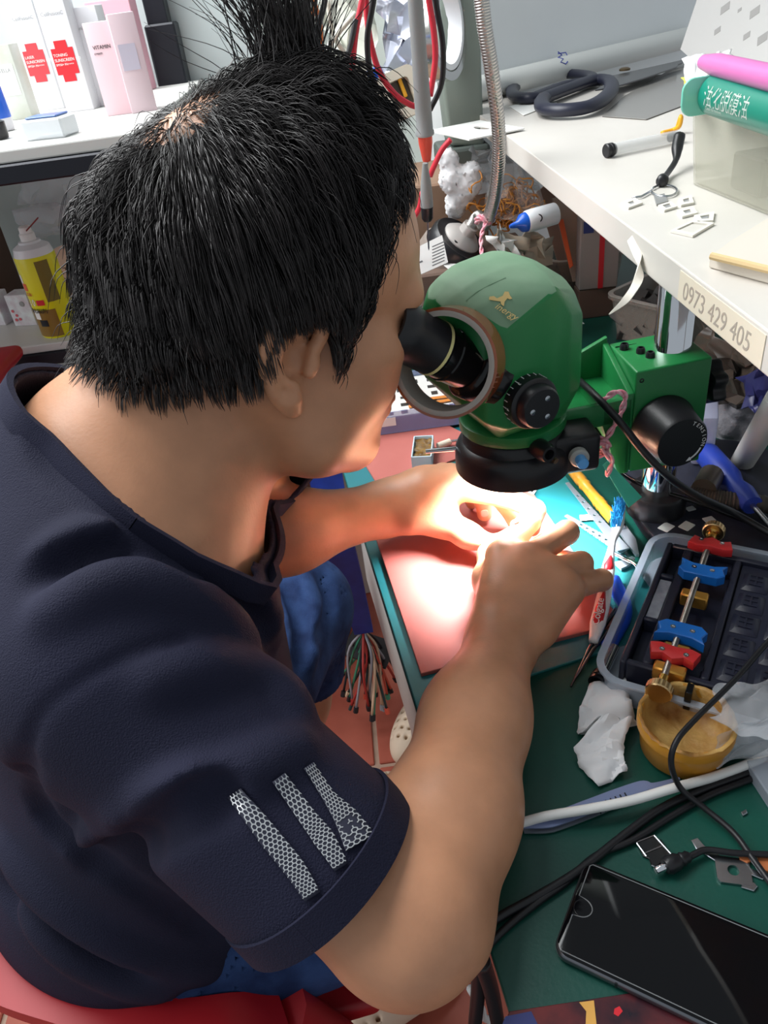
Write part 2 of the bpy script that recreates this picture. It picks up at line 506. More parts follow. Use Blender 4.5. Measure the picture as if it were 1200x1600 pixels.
# neck: thick, with the fold of the nape
nb = np.array([-0.178, 0.520, 0.985])
BODY.cone(hd(-0.035, 0, -0.010), nb, 0.058, 0.063, 0.03)
BODY.cone(hd(-0.016, 0, -0.050), np.array([-0.160, 0.525, 0.952]), 0.048, 0.058, 0.03)
BODY.ell(hd(0.030, 0, -0.082), HM, (0.042, 0.040, 0.018), 0.025)
BODY.cone(hd(-0.085, -0.03, -0.012), hd(-0.085, 0.03, -0.012), 0.018, 0.018, 0.03)
# torso
TORSO = [((-0.222, 0.508, 0.885), (0.112, 0.168, 0.140)), ((-0.240, 0.488, 0.720), (0.120, 0.160, 0.160)), ((-0.272, 0.475, 0.570), (0.130, 0.150, 0.105))]
for c, r in TORSO: BODY.ell(c, BM, r, 0.06)
RS, RE, RW = np.array([-0.192, 0.372, 0.905]), np.array([-0.013, 0.250, 0.782]), onz(788, 992, 0.786)
LS, LE, LW = np.array([-0.095, 0.685, 0.925]), np.array([-0.190, 0.610, 0.815]), onz(606, 794, 0.800)
nd = np.array([-0.02, 0, -0.035]); BODY.cone(nb+nd, RS, 0.056, 0.050, 0.03); BODY.cone(nb+nd, LS, 0.050, 0.042, 0.03)
BODY.cone(RS, RE+np.array([-0.02, 0.012, 0.002]), 0.056, 0.046, 0.04); BODY.cone(LS, LE, 0.047, 0.042, 0.03)
# right forearm
rf1, rf2 = onz(708, 1265, 0.787), onz(742, 1125, 0.787)
BODY.cone(RE, rf1, 0.043, 0.040, 0.03); BODY.cone(rf1, rf2, 0.040, 0.036, 0.03); BODY.cone(rf2, RW, 0.036, 0.0265, 0.03)
BODY.cone(RE+np.array([-0.008, -0.008, -0.006]), RE, 0.034, 0.04, 0.02)
# left forearm
lf1 = onz(450, 830, 0.815)
BODY.cone(LE, lf1, 0.043, 0.0375, 0.02); BODY.cone(lf1, LW, 0.0365, 0.0255, 0.03)
# legs
RH, RK, RA = np.array([-0.245, 0.385, 0.555]), np.array([0.130, 0.450, 0.560]), np.array([-0.075, 0.545, 0.095])
LH, LK, LA = np.array([-0.235, 0.580, 0.555]), np.array([-0.136, 0.835, 0.540]), np.array([-0.235, 0.810, 0.095])
for h, k, a, t in ((RH, RK, RA, unit((-0.3, 0.1, 0))), (LH, LK, LA, unit((0.6, 0.4, 0)))):
    BODY.cone(h, k, 0.070, 0.056, 0.04); BODY.cone(k, k*0.62+a*0.38, 0.052, 0.050, 0.03)
    BODY.cone(k*0.62+a*0.38, a, 0.050, 0.034, 0.03)
BODY.cone(RA, onz(545, 1575, 0.035), 0.033, 0.026, 0.03); BODY.cone(LA, LA+np.array([0.13, 0.05, -0.06]), 0.033, 0.026, 0.03)

# ---- hands: joints measured in the photo, heights set by the mat they rest on
def finger(J, R, k=0.004):
    J = [np.asarray(j) for j in J]
    for i in range(len(J)-1): BODY.cone(J[i], J[i+1], R[i], R[i+1], k)
# right hand, fingers curled into a pinch
rm = [onz(784, 868, 0.8170), onz(826, 872, 0.8202), onz(860, 893, 0.8154), onz(884, 922, 0.8058)]
palm_n = unit((0.12, -0.35, 0.93))
BODY.cone(RW, RW*0.5+rm[1]*0.5, 0.0275, 0.031, 0.02, 'u', (palm_n, 0.68))
for m, r in zip(rm, (0.0150, 0.0145, 0.0140, 0.0130)):
    BODY.cone(RW*0.55+m*0.45, m, 0.0190, r, 0.014)
BODY.cone(RW*0.6+rm[3]*0.4+np.array([0.006, -0.004, -0.008]), rm[3], 0.018, 0.013, 0.014)
finger([rm[0], onz(826, 815, 0.8250), onz(836, 800, 0.8058), onz(800, 838, 0.7882)], [0.0120, 0.0105, 0.0092, 0.0080])
finger([rm[1], onz(886, 832, 0.8202), onz(868, 838, 0.7962), onz(822, 862, 0.7810)], [0.0122, 0.0108, 0.0095, 0.0080])
finger([rm[2], onz(908, 880, 0.8090), onz(884, 876, 0.7866), onz(842, 884, 0.7722)], [0.0118, 0.0104, 0.0090, 0.0078])
finger([rm[3], onz(940, 906, 0.7914), onz(915, 902, 0.7738), onz(880, 900, 0.7666)], [0.0110, 0.0096, 0.0082, 0.0072])
finger([RW*0.72+rm[0]*0.28+np.array([-0.004, 0.0, -0.008]), onz(766, 905, 0.7914), onz(768, 868, 0.7914), onz(790, 846, 0.7850)], [0.018, 0.0150, 0.0118, 0.0090], 0.01)
# left hand: palm towards the lens, thumb along the mat
lm = [onz(712, 764, 0.8186), onz(712, 752, 0.8218), onz(704, 745, 0.8154), onz(692, 742, 0.8058)]
BODY.cone(LW, LW*0.45+lm[1]*0.55, 0.0265, 0.029, 0.02)
for m, r in zip(lm, (0.0150, 0.0150, 0.0145, 0.0135)): BODY.cone(LW*0.5+m*0.5, m, 0.019, r, 0.014)
finger([lm[0], onz(790, 776, 0.8234), onz(836, 796, 0.8090), onz(832, 826, 0.7914)], [0.0120, 0.0106, 0.0092, 0.0080])
finger([lm[1], onz(768, 766, 0.8202), onz(792, 790, 0.7994), onz(806, 818, 0.7834)], [0.0122, 0.0106, 0.0092, 0.0080])
finger([lm[2], onz(742, 760, 0.8090), onz(754, 782, 0.7882), onz(757, 804, 0.7706)], [0.0118, 0.0102, 0.0090, 0.0078])
finger([lm[3], onz(722, 757, 0.7946), onz(735, 774, 0.7786), onz(737, 786, 0.7658)], [0.0110, 0.0092, 0.0080, 0.0070])
finger([LW*0.62+lm[0]*0.38+np.array([0, -0.012, -0.008]), onz(690, 814, 0.7898), onz(730, 836, 0.7858), onz(764, 850, 0.7834)], [0.022, 0.0155, 0.0118, 0.0092], 0.012)

body = sdf_obj(BODY, 'body', SKIN, person, 0.0021, 1)

# ---- eyes and fingernails
EYEW = mat('eye_white', (225, 220, 215), rough=0.2); NAIL = mat('nail', (214, 168, 150), rough=0.25)
for s in (-1, 1):
    mk('eye', *lathe([(0.0005, 0.011), (0.006, 0.0092), (0.0102, 0.0045), (0.011, 0), (0.006, -0.009), (0.0005, -0.011)], 16, frame(hd(0.0832, s*0.032, 0.0145), HR, HF)), EYEW, person, True)
def nail(px, py, z, w, l, along):
    p = BODY.hit(px, py)
    n = BODY.grad(p[None])[0]
    mk('fingernail', *prism(rrect(l, w, w*0.4), -0.0006, 0.0007, frame(p, along, n), 0.0004, 1), NAIL, person)
nail(757, 802, 0.774, 0.008, 0.009, onz(757, 804, 0.774)-onz(754, 782, 0.796))
nail(805, 815, 0.79, 0.008, 0.009, onz(806, 818, 0.79)-onz(792, 790, 0.81))
nail(758, 845, 0.79, 0.010, 0.011, onz(764, 850, 0.79)-onz(730, 836, 0.793))

# ---- tee shirt
NAVY = mat('navy_knit', (30, 31, 51), rough=0.8, var=0.12, vscale=9, bump=0.5, bscale=900, spec=0.25)
NAVYR = mat('navy_ribbing', (32, 33, 52), rough=0.85, bump=0.5, bscale=1200, spec=0.2)
COLC = np.array([-0.172, 0.525, 0.977]); CA1 = np.array([.130, .03, -.145]); CA1 = unit(CA1)*0.090; CA2 = BR*0.072
CN = unit(np.cross(CA1, CA2)); CN = CN if CN[2] > 0 else -CN
SH = Field()
for c, r in TORSO[:2]: SH.ell(c, BM, np.array(r)+0.013, 0.06)
SH.ell((-0.272, 0.474, 0.60), BM, (0.150, 0.172, 0.125), 0.06)
SH.cone(nb+nd, RS, 0.074, 0.066, 0.05); SH.cone(nb+nd, LS, 0.066, 0.061, 0.04)
SH.cone(RS+np.array([0, 0, -0.006]), RE+np.array([-0.012, -0.006, -0.010]), 0.068, 0.063, 0.03)
SH.ell(COLC, np.stack([unit(CA1), unit(CA2), CN], 1), (0.099, 0.077, 0.080), 0.045)
LSE = LS*0.30+LE*0.70
SH.cone(LS, LE, 0.067, 0.057, 0.045)
# folds pressed into the knit
def fold(pts, r, k, op, depth=0.0):
    H_ = SH.hits(pts); H_ = H_[np.abs(SH.ev(H_)) < 0.004]
    if len(H_) < 2: return
    Q = spline(H_, 4)
    N = SH.grad(Q); F2.append((Q+N*depth, r, k, op))
F2 = []
fold([(150, 745), (260, 815), (370, 900), (430, 990)], 0.006, 0.02, 'u', -0.003)
fold([(75, 870), (200, 830), (320, 865), (420, 960), (462, 1040)], 0.006, 0.02, 'u', -0.003)
fold([(60, 905), (190, 868), (310, 900), (410, 985)], 0.005, 0.018, 's', 0.003)
fold([(70, 960), (190, 905), (300, 930), (390, 1000)], 0.005, 0.02, 'u', -0.003)
fold([(60, 600+60), (85, 720), (190, 790), (300, 880)], 0.005, 0.016, 's', 0.0045)
fold([(240, 1060), (330, 1040), (420, 1060), (470, 1110)], 0.005, 0.02, 'u', -0.003)
fold([(120, 1330), (240, 1255), (360, 1215), (470, 1160)], 0.005, 0.02, 'u', -0.003)
fold([(150, 1350), (260, 1290), (350, 1240)], 0.005, 0.02, 's', 0.003)
fold([(10, 1330), (90, 1420), (200, 1490), (330, 1520)], 0.006, 0.02, 'u', -0.003)
fold([(10, 1390), (100, 1470), (210, 1530)], 0.006, 0.02, 's', 0.003)
fold([(40, 1420), (120, 1500), (250, 1550)], 0.006, 0.02, 'u', -0.003)
fold([(40, 1195), (62, 1120), (125, 1065), (220, 1015), (290, 995)], 0.0035, 0.004, 's', 0.0022)
fold([(40, 1195), (60, 1260), (130, 1330), (230, 1400), (330, 1460)], 0.006, 0.012, 's', 0.003)
for Q, r, k, op in F2: SH.chain(list(Q), [r]*len(Q), k, op)
SHS = list(SH.p)                                   # the closed form, used to lay print on the sleeve
SOLID = Field(); SOLID.p = SHS
SH.shell(0.0055)
def region_cut(o, n, c, R, k=0.002):
    o = np.array(o, float); n = unit(n); c = np.array(c, float)
    SH.p.append((lambda P: np.maximum(-((P-o)@n), np.sqrt(((P-c)**2).sum(1))-R), c-R, c+R, k, 's'))
adir = unit(RE-RS)
HEM = RS+(RE-RS)*0.775+np.array([0.004, 0, 0.0])
hem_n = unit(adir-0.50*np.array([0, 0, 1.0]))
region_cut(HEM, hem_n, RE+adir*0.05, 0.17)
ldir = unit(LE-LS); region_cut(LSE, ldir, LE+ldir*0.05, 0.14)
region_cut(COLC, CN, COLC+CN*0.13, 0.215)
SH.p.append((lambda P: np.maximum(P[:, 2]-(0.575+0.05*(P[:, 0]+0.2)), -9.0), np.full(3, -9.0), np.full(3, 9.0), 0.002, 's'))
shirt = sdf_obj(SH, 'tee_shirt', NAVY, person, 0.0032, 2)
tag(shirt, 'navy blue short sleeved tee shirt', None) if False else None
# ribbed collar
# sleeve hem: a doubled band and its stitching
def band(o, n, inset, width, thick, mtl, name, lift=0.0006):
    n = unit(n); e1 = unit(np.cross(n, (0.3, 0.2, 1))); e2 = np.cross(n, e1); an = np.linspace(0, 2*math.pi, 61)
    Dd = np.cos(an)[:, None]*e1+np.sin(an)[:, None]*e2; c = o-n*inset; t = np.zeros(61)
    for _ in range(50): t += np.maximum(-SOLID.ev(c+Dd*t[:, None]), 0)*0.8
    P = c+Dd*(t+lift)[:, None]
    return mk(name, *ribbon(np.array(P), width, thick, np.tile(n, (61, 1))), mtl, shirt, 60)
band(COLC, CN, 0.006, 0.016, 0.0050, NAVYR, 'collar')
band(HEM, hem_n, 0.010, 0.020, 0.0022, NAVY, 'sleeve_hem')
# silver sleeve stripes, woven of small three-armed marks
SILV = mat('silver_print', (205, 207, 210), rough=0.35, metal=0.55, var=0.1, vscale=200)
PRB = mat('print_ground', (48, 49, 66), rough=0.6)
def surf_strip(cl, wpx):
    """centre line and widths in photo pixels -> function (u along, v across -1..1) on the sleeve"""
    C = spline([(x, y, 0) for x, y in cl], 6)[:, :2]; n = len(C)
    T = np.gradient(C, axis=0); T /= np.linalg.norm(T, axis=1)[:, None]; S = np.stack([-T[:, 1], T[:, 0]], 1)
    W = np.interp(np.linspace(0, 1, n), np.linspace(0, 1, len(wpx)), wpx)
    vv = np.linspace(-1, 1, 5)
    G = SOLID.hits([C[i]+S[i]*W[i]/2*v for i in range(n) for v in vv]).reshape(n, 5, 3)
    N = SOLID.grad(G.reshape(-1, 3)).reshape(G.shape)
    return G, N, C, W
def stripe(cl, wpx, holes=None):
    G, N, C, W = surf_strip(cl, wpx); n, k = G.shape[:2]
    A = G+N*0.0012; V = A.reshape(-1, 3)
    F = [(i*k+j, (i+1)*k+j, (i+1)*k+j+1, i*k+j+1) for i in range(n-1) for j in range(k-1)]
    base = mk('sleeve_stripe', V, F, PRB, shirt, True)
    sol = base.modifiers.new('thickness', 'SOLIDIFY'); sol.thickness = 0.0006; sol.offset = 0
    L = np.linalg.norm(np.diff(G[:, 2], axis=0), axis=1).sum(); Wm = np.linalg.norm(G[:, 0]-G[:, -1], axis=1).mean()
    s = 0.0026; m = MB(); rows = int(L/(s*0.87)); cols = int(Wm/s)+1
    def pos(u, v):
        a = min(max(u, 0), 1)*(n-1); i = min(int(a), n-2); fa = a-i; b = (min(max(v, 0), 1))*(k-1); j = min(int(b), k-2); fb = b-j
        g = lambda Q: (Q[i, j]*(1-fa)+Q[i+1, j]*fa)*(1-fb)+(Q[i, j+1]*(1-fa)+Q[i+1, j+1]*fa)*fb
        return g(G)+unit(g(N))*0.0019
    for r_ in range(rows):
        for c_ in range(cols):
            x = (c_+0.5*(r_ % 2)+0.25)*s; y = (r_+0.5)*s*0.87
            if x > Wm: continue
            if holes and holes(y/L, x/Wm): continue
            for q in range(3):
                a = 2*math.pi*q/3+0.5; d = np.array([math.cos(a), math.sin(a)])*s*0.58; w = np.array([-d[1], d[0]])*0.40
                P = [(x, y)-w*0.5, (x, y)+w*0.5, (x, y)+d+w*0.5, (x, y)+d-w*0.5]
                m.add([pos(p[1]/L, p[0]/Wm) for p in P], [(0, 1, 2, 3)])
    o = m.build('silver_weave', SILV, base); o['kind'] = 'stuff'
stripe([(368, 1238), (420, 1306), (460, 1355), (489, 1400)], [26, 34, 34, 28])
stripe([(434, 1214), (478, 1275), (505, 1310), (533, 1355)], [24, 28, 34, 24])
def mono(u, v):                                     # the dark monogram left out of the weave
    return (0.64 < u < 0.90) and ((0.20 < v < 0.36) or (0.62 < v < 0.78 and u > 0.70) or (0.64 < u < 0.70 and 0.2 < v < 0.9) or (0.75 < u < 0.80 and 0.2 < v < 0.8))
stripe([(480, 1196), (512, 1245), (540, 1280), (562, 1318)], [17, 20, 38, 52], mono)

# ---- jeans cut as long shorts
DENIM = mat('denim', (48, 72, 118), rough=0.8, rgb2=(28, 44, 82), vscale=30, bump=0.5, bscale=700, spec=0.2)
JN = Field()
JN.ell(TORSO[2][0], BM, np.array((0.130, 0.150, 0.105))+0.012, 0.05)
for h, k, a in ((RH, RK, RA), (LH, LK, LA)):
    JN.cone(h, k, 0.090, 0.070, 0.04); JN.cone(k, k*0.72+a*0.28, 0.069, 0.072, 0.03)
for pts in ([(420, 920), (440, 980), (450, 1060)], [(470, 900), (490, 960), (480, 1040)], [(400, 900), (400, 980), (420, 1080)]):
    Q = spline(JN.hits(pts), 4); JN.chain(list(Q), [0.006]*len(Q), 0.02)
for pts in ([(445, 900), (465, 970), (465, 1050)], [(505, 900), (515, 950), (500, 1000)]):
    Q = spline(JN.hits(pts), 4); JN.chain(list(Q+JN.grad(Q)*0.003), [0.006]*len(Q), 0.015, 's')
JN.shell(0.006)
for h, k, a in ((RH, RK, RA), (LH, LK, LA)):
    o = k*0.73+a*0.27; n = unit(a-k); c = k*0.5+a*0.5
    JN.p.append((lambda P, o=o, n=n, c=c: np.maximum(-((P-o)@n), np.sqrt(((P-c)**2).sum(1))-0.22), c-0.22, c+0.22, 0.002, 's'))
JN.p.append((lambda P: -(P[:, 2]-0.625-0.0*(P[:, 0])) if False else -(P[:, 2]-0.635), np.full(3, -9.0), np.full(3, 9.0), 0.002, 's')) if False else None
JN.cut((0, 0, 0.632), (0, 0, 1))
jeans = sdf_obj(JN, 'denim_shorts', DENIM, person, 0.0042, 2)
# frayed threads along the pocket at the back
FRAY = mat('frayed_thread', (190, 200, 220), rough=0.9)
m = MB()
for i in range(46):
    t = i/45; px = 258+t*150; py = 1588-t*22+rng.normal(0, 2.5)
    p = JN.hit(px, py); n = np.array([0, 0, 1.0]); q = p+rng.normal(0, 0.003, 3)+np.array([0, 0, 0.002])
    m.add(*tube([p, (p+q)/2+rng.normal(0, 0.001, 3), q], 0.0005, 4))
fr_ = m.build('frayed_edge', FRAY, jeans); fr_['kind'] = 'stuff'

# ---- slippers
CREAM = mat('cream_rubber', (222, 202, 178), rough=0.6, var=0.05)
def slipper(ankle, toe, parent=None):
    d = toe-ankle; d[2] = 0; L = np.linalg.norm(d); d = d/L; c = ankle+d*(L*0.5); c[2] = 0
    fr = frame(c, d, (0, 0, 1)); S = Field()
    S.ell(xf(fr, (0.03, 0, 0.045)), fr[1], (0.10, 0.048, 0.042), 0.02); S.ell(xf(fr, (-0.06, 0, 0.03)), fr[1], (0.075, 0.042, 0.03), 0.02)
    S.ell(xf(fr, (-0.07, 0, 0.085)), fr[1], (0.075, 0.036, 0.055), 0.01, 's')
    S.cut((0, 0, 0.002), (0, 0, -1))
    for i in range(5):
        for j in range(5):
            q = xf(fr, (0.02+0.018*i, -0.032+0.016*j, 0.0)); S.cone(q+np.array([0, 0, 0.06]), q+np.array([0, 0, 0.12]), 0.0042, 0.0042, 0.001, 's')
    o = sdf_obj(S, 'slipper' if parent is None else 'upper', CREAM, parent or person, 0.0035, 1)
slipper(LA.copy(), LA+np.array([0.19, 0.07, 0]))
loose = thing('loose_slipper', 'loose cream perforated slipper on the tiles under the table edge', 'slipper', onz(640, 1172, 0.03)*np.array([1, 1, 0]))
slipper(onz(668, 1150, 0.03)+np.array([0.05, 0.12, 0]), onz(640, 1172, 0.03), loose); slipper(RA.copy(), onz(570, 1585, 0.03))
# ------------------------------------------------------------------ hair: strands combed away from the whorl
HP = Field()
HP.ell(hd(-0.008, 0, 0.052), HM, (0.103, 0.077, 0.099), 0.02); HP.ell(hd(-0.040, 0, 0.036), HM, (0.070, 0.068, 0.068), 0.03)
HP.ell(hd(0.040, 0, 0.050), HM, (0.056, 0.061, 0.060), 0.03); HP.ell(hd(0.040, 0, -0.035), HM, (0.052, 0.060, 0.072), 0.03)
HP.cone(hd(-0.035, 0, -0.010), nb, 0.058, 0.066, 0.035)
HP.cone(hd(-0.085, -0.03, -0.012), hd(-0.085, 0.03, -0.012), 0.018, 0.018, 0.03)
for s in (-1, 1): HP.cone(hd(-0.006, s*0.056, -0.032), hd(0.026, s*0.051, -0.074), 0.020, 0.020, 0.03)
HAIRM = mat('dark_hair', (44, 40, 40), rough=0.40, spec=0.45, var=0.35, vscale=60)
CAPM = mat('hair_undercoat', (26, 22, 21), rough=0.75, spec=0.2, var=0.3, vscale=150, bump=0.6, bscale=600)
hc = hd(-0.01, 0, 0.045)
def on_head(D):
    """project directions from the skull's centre onto the scalp"""
    lo = np.zeros(len(D)); hi = np.full(len(D), 0.2)
    for _ in range(22):
        md = (lo+hi)/2; v = HP.ev(hc+D*md[:, None]); ins = v < 0
        lo = np.where(ins, md, lo); hi = np.where(ins, hi, md)
    return hc+D*((lo+hi)/2)[:, None]
def hairline(L):
    f, r, u = L[:, 0], L[:, 1], L[:, 2]
    um = np.interp(f, [-0.12, -0.075, -0.045, -0.025, -0.018, 0.010, 0.020, 0.030, 0.038, 0.046, 0.054, 0.062, 0.072, 0.1],
                   [-0.034, -0.034, -0.020, -0.004, 0.028, 0.030, 0.010, -0.004, 0.014, 0.055, 0.090, 0.110, 0.125, 0.14])
    return u-um
def loc_(P): return (P-HO)@HM
WH = on_head(unit(hd(-0.068, 0.004, 0.118)-hc)[None])[0]
nS = 25000
D = rng.normal(0, 1, (nS*3, 3)); D /= np.linalg.norm(D, axis=1)[:, None]
R0 = on_head(D); k_ = hairline(loc_(R0)) > 0; R0 = R0[k_][:nS]
dw = np.linalg.norm(R0-WH, axis=1)
R0 = R0[(rng.random(len(R0)) < np.clip((dw+0.004)/0.045, 0.42, 1))]
def grow(R, length, steps, lay, jit):
    n = len(R); P = R.copy(); path = [P.copy()]
    N = HP.grad(P, 0.002); away = P-WH; dist = np.linalg.norm(away, axis=1)
    swirl = np.cross(N, away); swirl /= np.linalg.norm(swirl, axis=1)[:, None]+1e-9
    d = away/(dist[:, None]+1e-9)+swirl*0.35*np.exp(-dist/0.04)[:, None]+rng.normal(0, jit, (n, 3))
    Lc = loc_(R)
    front = np.clip((Lc[:, 0]-0.015)/0.035, 0, 1)*np.clip((Lc[:, 2]-0.07)/0.03, 0, 1)*np.clip(1-(np.abs(Lc[:, 1])-0.018)/0.022, 0, 1)
    temple = np.clip((Lc[:, 0]-0.012)/0.03, 0, 1)*(1-front)
    for i in range(steps):
        N = HP.grad(P, 0.002); t = (i+1)/steps
        g = np.array([0.02, -0.02, -1.0])[None]*(0.30+0.55*t)*(1-0.92*front)[:, None]+hdir(0.5, -0.3, 0.35)[None]*front[:, None]*0.7+hdir(-0.9, 0, -0.5)[None]*temple[:, None]*0.8
        d = d+g*0.55
        d = d-(d*N).sum(1)[:, None]*N*(1-0.25*front*t)[:, None]
        d /= np.linalg.norm(d, axis=1)[:, None]+1e-9
        P = P+d*(length/steps)[:, None]
        tgt = lay*np.minimum(1, t*2.2)
        v = HP.ev(P); push = np.clip(tgt-v, -0.010, 0.03)*np.where(v < tgt, 1, 0.55)*(1-0.6*t*(v > tgt))
        P = P+N*push[:, None]
        path.append(P.copy())
    return np.stack(path, 1)
Lr = loc_(R0)
length = np.interp(Lr[:, 2], [-0.04, 0.0, 0.03, 0.06, 0.12], [0.018, 0.024, 0.030, 0.044, 0.050])*rng.uniform(0.75, 1.15, len(R0))
length *= np.clip(np.linalg.norm(R0-WH, axis=1)/0.045, 0.45, 1)*np.interp(Lr[:, 0], [0.01, 0.045, 0.09], [1, 0.6, 0.42])
ear_ = np.exp(-((Lr[:, 0]+0.004)/0.020)**2-((Lr[:, 2]-0.030)/0.022)**2); length *= 1-0.62*ear_
vol = np.interp(Lr[:, 2], [-0.04, 0.0, 0.05, 0.12], [0.008, 0.020, 0.024, 0.035])*np.clip(np.linalg.norm(R0-WH, axis=1)/0.07, 0.15, 1)*np.interp(Lr[:, 0], [0.02, 0.075], [1, 0.22])
lay = vol*rng.uniform(0.15, 1.0, len(R0))
PT = grow(R0, length, 9, lay, 0.06)
# gather into locks
G_ = rng.choice(len(R0), 800, replace=False)
near = np.array([G_[np.argmin(((R0[G_]-p)**2).sum(1))] for p in R0])
tt = np.linspace(0, 1, PT.shape[1])[None, :, None]
PT = PT+(PT[near]+(R0-R0[near])[:, None]*0.35-PT)*(0.55*tt**1.4)
def strand_mesh(PT, r0, r1):
    for _ in range(2): PT = np.concatenate([PT[:, :1], 0.5*PT[:, 1:-1]+0.25*(PT[:, :-2]+PT[:, 2:]), PT[:, -1:]], 1)
    n, k = PT.shape[:2]; T = np.gradient(PT, axis=1); T /= np.linalg.norm(T, axis=2)[..., None]+1e-9
    A = np.cross(T, np.array([0.3, 0.5, 0.8])); A /= np.linalg.norm(A, axis=2)[..., None]+1e-9; B = np.cross(T, A)
    rad = (r0[:, None]*(1-np.linspace(0, 1, k)[None]**2)+r1)[..., None]
    V = np.stack([PT+rad*(A*math.cos(a)+B*math.sin(a)) for a in (0, 2.094, 4.189)], 2).reshape(-1, 3)
    i = np.arange(n)[:, None, None]*k*3; j = np.arange(k-1)[None, :, None]*3; q = np.arange(3)[None, None]; q2 = (q+1) % 3
    F = np.stack([i+j+q, i+j+q2, i+j+3+q2, i+j+3+q], -1).reshape(-1, 4)
    return V, F
# the cowlick that stands straight up, and loose flyaways over the top
cr = rng.normal(0, 1, (430, 2)); C0 = on_head(np.array([unit(hd(0.018+0.016*a, -0.028+0.020*b, 0.15)-hc) for a, b in cr]))
CT = [C0]; dv = rng.normal(0, 0.16, (430, 3))+np.array([-0.10, 0.02, 1.0])
for i in range(9):
    dv = dv+rng.normal(0, 0.10, (430, 3)); dv /= np.linalg.norm(dv, axis=1)[:, None]
    mid = CT[-1].mean(0); pull = (mid-CT[-1])*np.array([1, 1, 0])*(0.10 if i < 4 else -0.02)
    CT.append(CT[-1]+dv*0.0125*rng.uniform(0.7, 1.1, (430, 1))+pull)
CT = np.stack(CT, 1)
sel = rng.choice(len(R0), 420, replace=False)
FL = grow(R0[sel], length[sel]*1.15, 9, lay[sel]+rng.uniform(0.003, 0.010, 420), 0.35)
allp = np.concatenate([PT, CT, FL])
rr = np.concatenate([0.00042*np.clip(np.linalg.norm(R0-WH, axis=1)/0.06, 0.42, 1), np.full(430, 0.00038), np.full(420, 0.0003)])*rng.uniform(0.7, 1.2, len(allp))
V, Q = strand_mesh(allp, rr, 0.00012)
hair = mk('hair', V, Q, HAIRM, person, True); hair['kind'] = 'stuff'
# undercoat so the scalp does not shine through the locks
nu, nv = 150, 110; V = []
for i in range(nu):
    for j in range(nv+1):
        a = 2*math.pi*i/nu; b = math.pi*0.72*j/nv
        V.append(hdir(math.sin(b)*math.cos(a), math.sin(b)*math.sin(a), math.cos(b)))
V = on_head(np.array(V)); ok = (hairline(loc_(V)) > 0.004) & (np.linalg.norm(V-WH, axis=1) > 0.017+0.018*rng.random(len(V)))
dW = np.linalg.norm(V-WH, axis=1)
V2 = V+HP.grad(V, 0.002)*(0.002+0.006*np.clip((dW-0.03)/0.05, 0, 1)*np.clip(hairline(loc_(V))/0.03, 0, 1))[:, None]
F = []
for i in range(nu):
    for j in range(nv):
        q = (i*(nv+1)+j, i*(nv+1)+j+1, ((i+1) % nu)*(nv+1)+j+1, ((i+1) % nu)*(nv+1)+j)
        if all(ok[list(q)]): F.append(q)
used = sorted({i for f in F for i in f}); ix = {k: i for i, k in enumerate(used)}
cap = mk('hair_undercoat', V2[used], [tuple(ix[i] for i in f) for f in F], CAPM, person, True)
# ================================================================== THE MICROSCOPE
SO = np.array([0.125, 0.61, TZ]); SF = yawframe(SO, 20)
def sc(x, y, z): return xf(SF, (x, y, z))
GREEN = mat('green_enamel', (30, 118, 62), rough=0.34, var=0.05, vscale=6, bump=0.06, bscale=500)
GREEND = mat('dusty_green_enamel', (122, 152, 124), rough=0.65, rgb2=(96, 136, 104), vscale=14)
BLK = mat('black_plastic', (26, 26, 30), rough=0.36, bump=0.05, bscale=600)
BLKG = mat('gloss_black', (14, 14, 17), rough=0.16)
CHROME = mat('chrome', (225, 227, 232), rough=0.07, metal=1.0)
STEEL = mat('steel', (180, 184, 190), rough=0.25, metal=1.0)
GOLDP = mat('gold_print', (212, 184, 120), rough=0.5)
WHITEP = mat('white_print', (230, 230, 230), rough=0.6)
scope = thing('stereo_microscope', 'green stereo microscope on a chrome post, black ring lamp over the hands', 'microscope', (0.284, 0.654, TZ))
def bolt(c, n, r, h, m, name='screw'):
    return mk(name, *lathe([(r, 0), (r, h*0.7), (r*0.8, h), (r*0.55, h), (r*0.5, h*0.5)], 14, frame(c, (0.3, 0.2, 0.9) if abs(unit(n)[2]) < 0.9 else (1, 0, 0), n)), m, scope, 40)
# body: rounded pod, its upward faces dulled by settled dust
P = []
for x, w, zs, zr, zb in ((-0.068, 0.032, 0.258, 0.292, 0.215), (-0.055, 0.050, 0.266, 0.304, 0.200), (-0.038, 0.0555, 0.274, 0.3105, 0.192), (-0.010, 0.0560, 0.288, 0.3125, 0.190), (0.008, 0.0550, 0.296, 0.310, 0.190), (0.023, 0.0520, 0.272, 0.303, 0.200), (0.042, 0.040, 0.266, 0.289, 0.200), (0.055, 0.024, 0.256, 0.270, 0.200), (0.061, 0.0, 0.25, 0.252, 0.21)):
    for s in (-1, 1):
        P += [(x, s*w, zb), (x, s*w, zs), (x, s*w*0.72, zs+(zr-zs)*0.62), (x, s*w*0.38, zs+(zr-zs)*0.93), (x, 0, zr)]
P += [(x, y, 0.172) for x in (-0.034, 0.030) for y in (-0.034, 0.034)]
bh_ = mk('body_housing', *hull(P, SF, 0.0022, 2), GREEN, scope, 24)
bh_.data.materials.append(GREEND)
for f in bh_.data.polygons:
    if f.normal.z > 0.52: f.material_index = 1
rn = unit(SF[1]@unit(np.cross(np.array([0.044, 0.001, 0.017]), np.array([0.014, 0.0155, 0.0185]))))
rn = rn if rn[2] > 0 else -rn
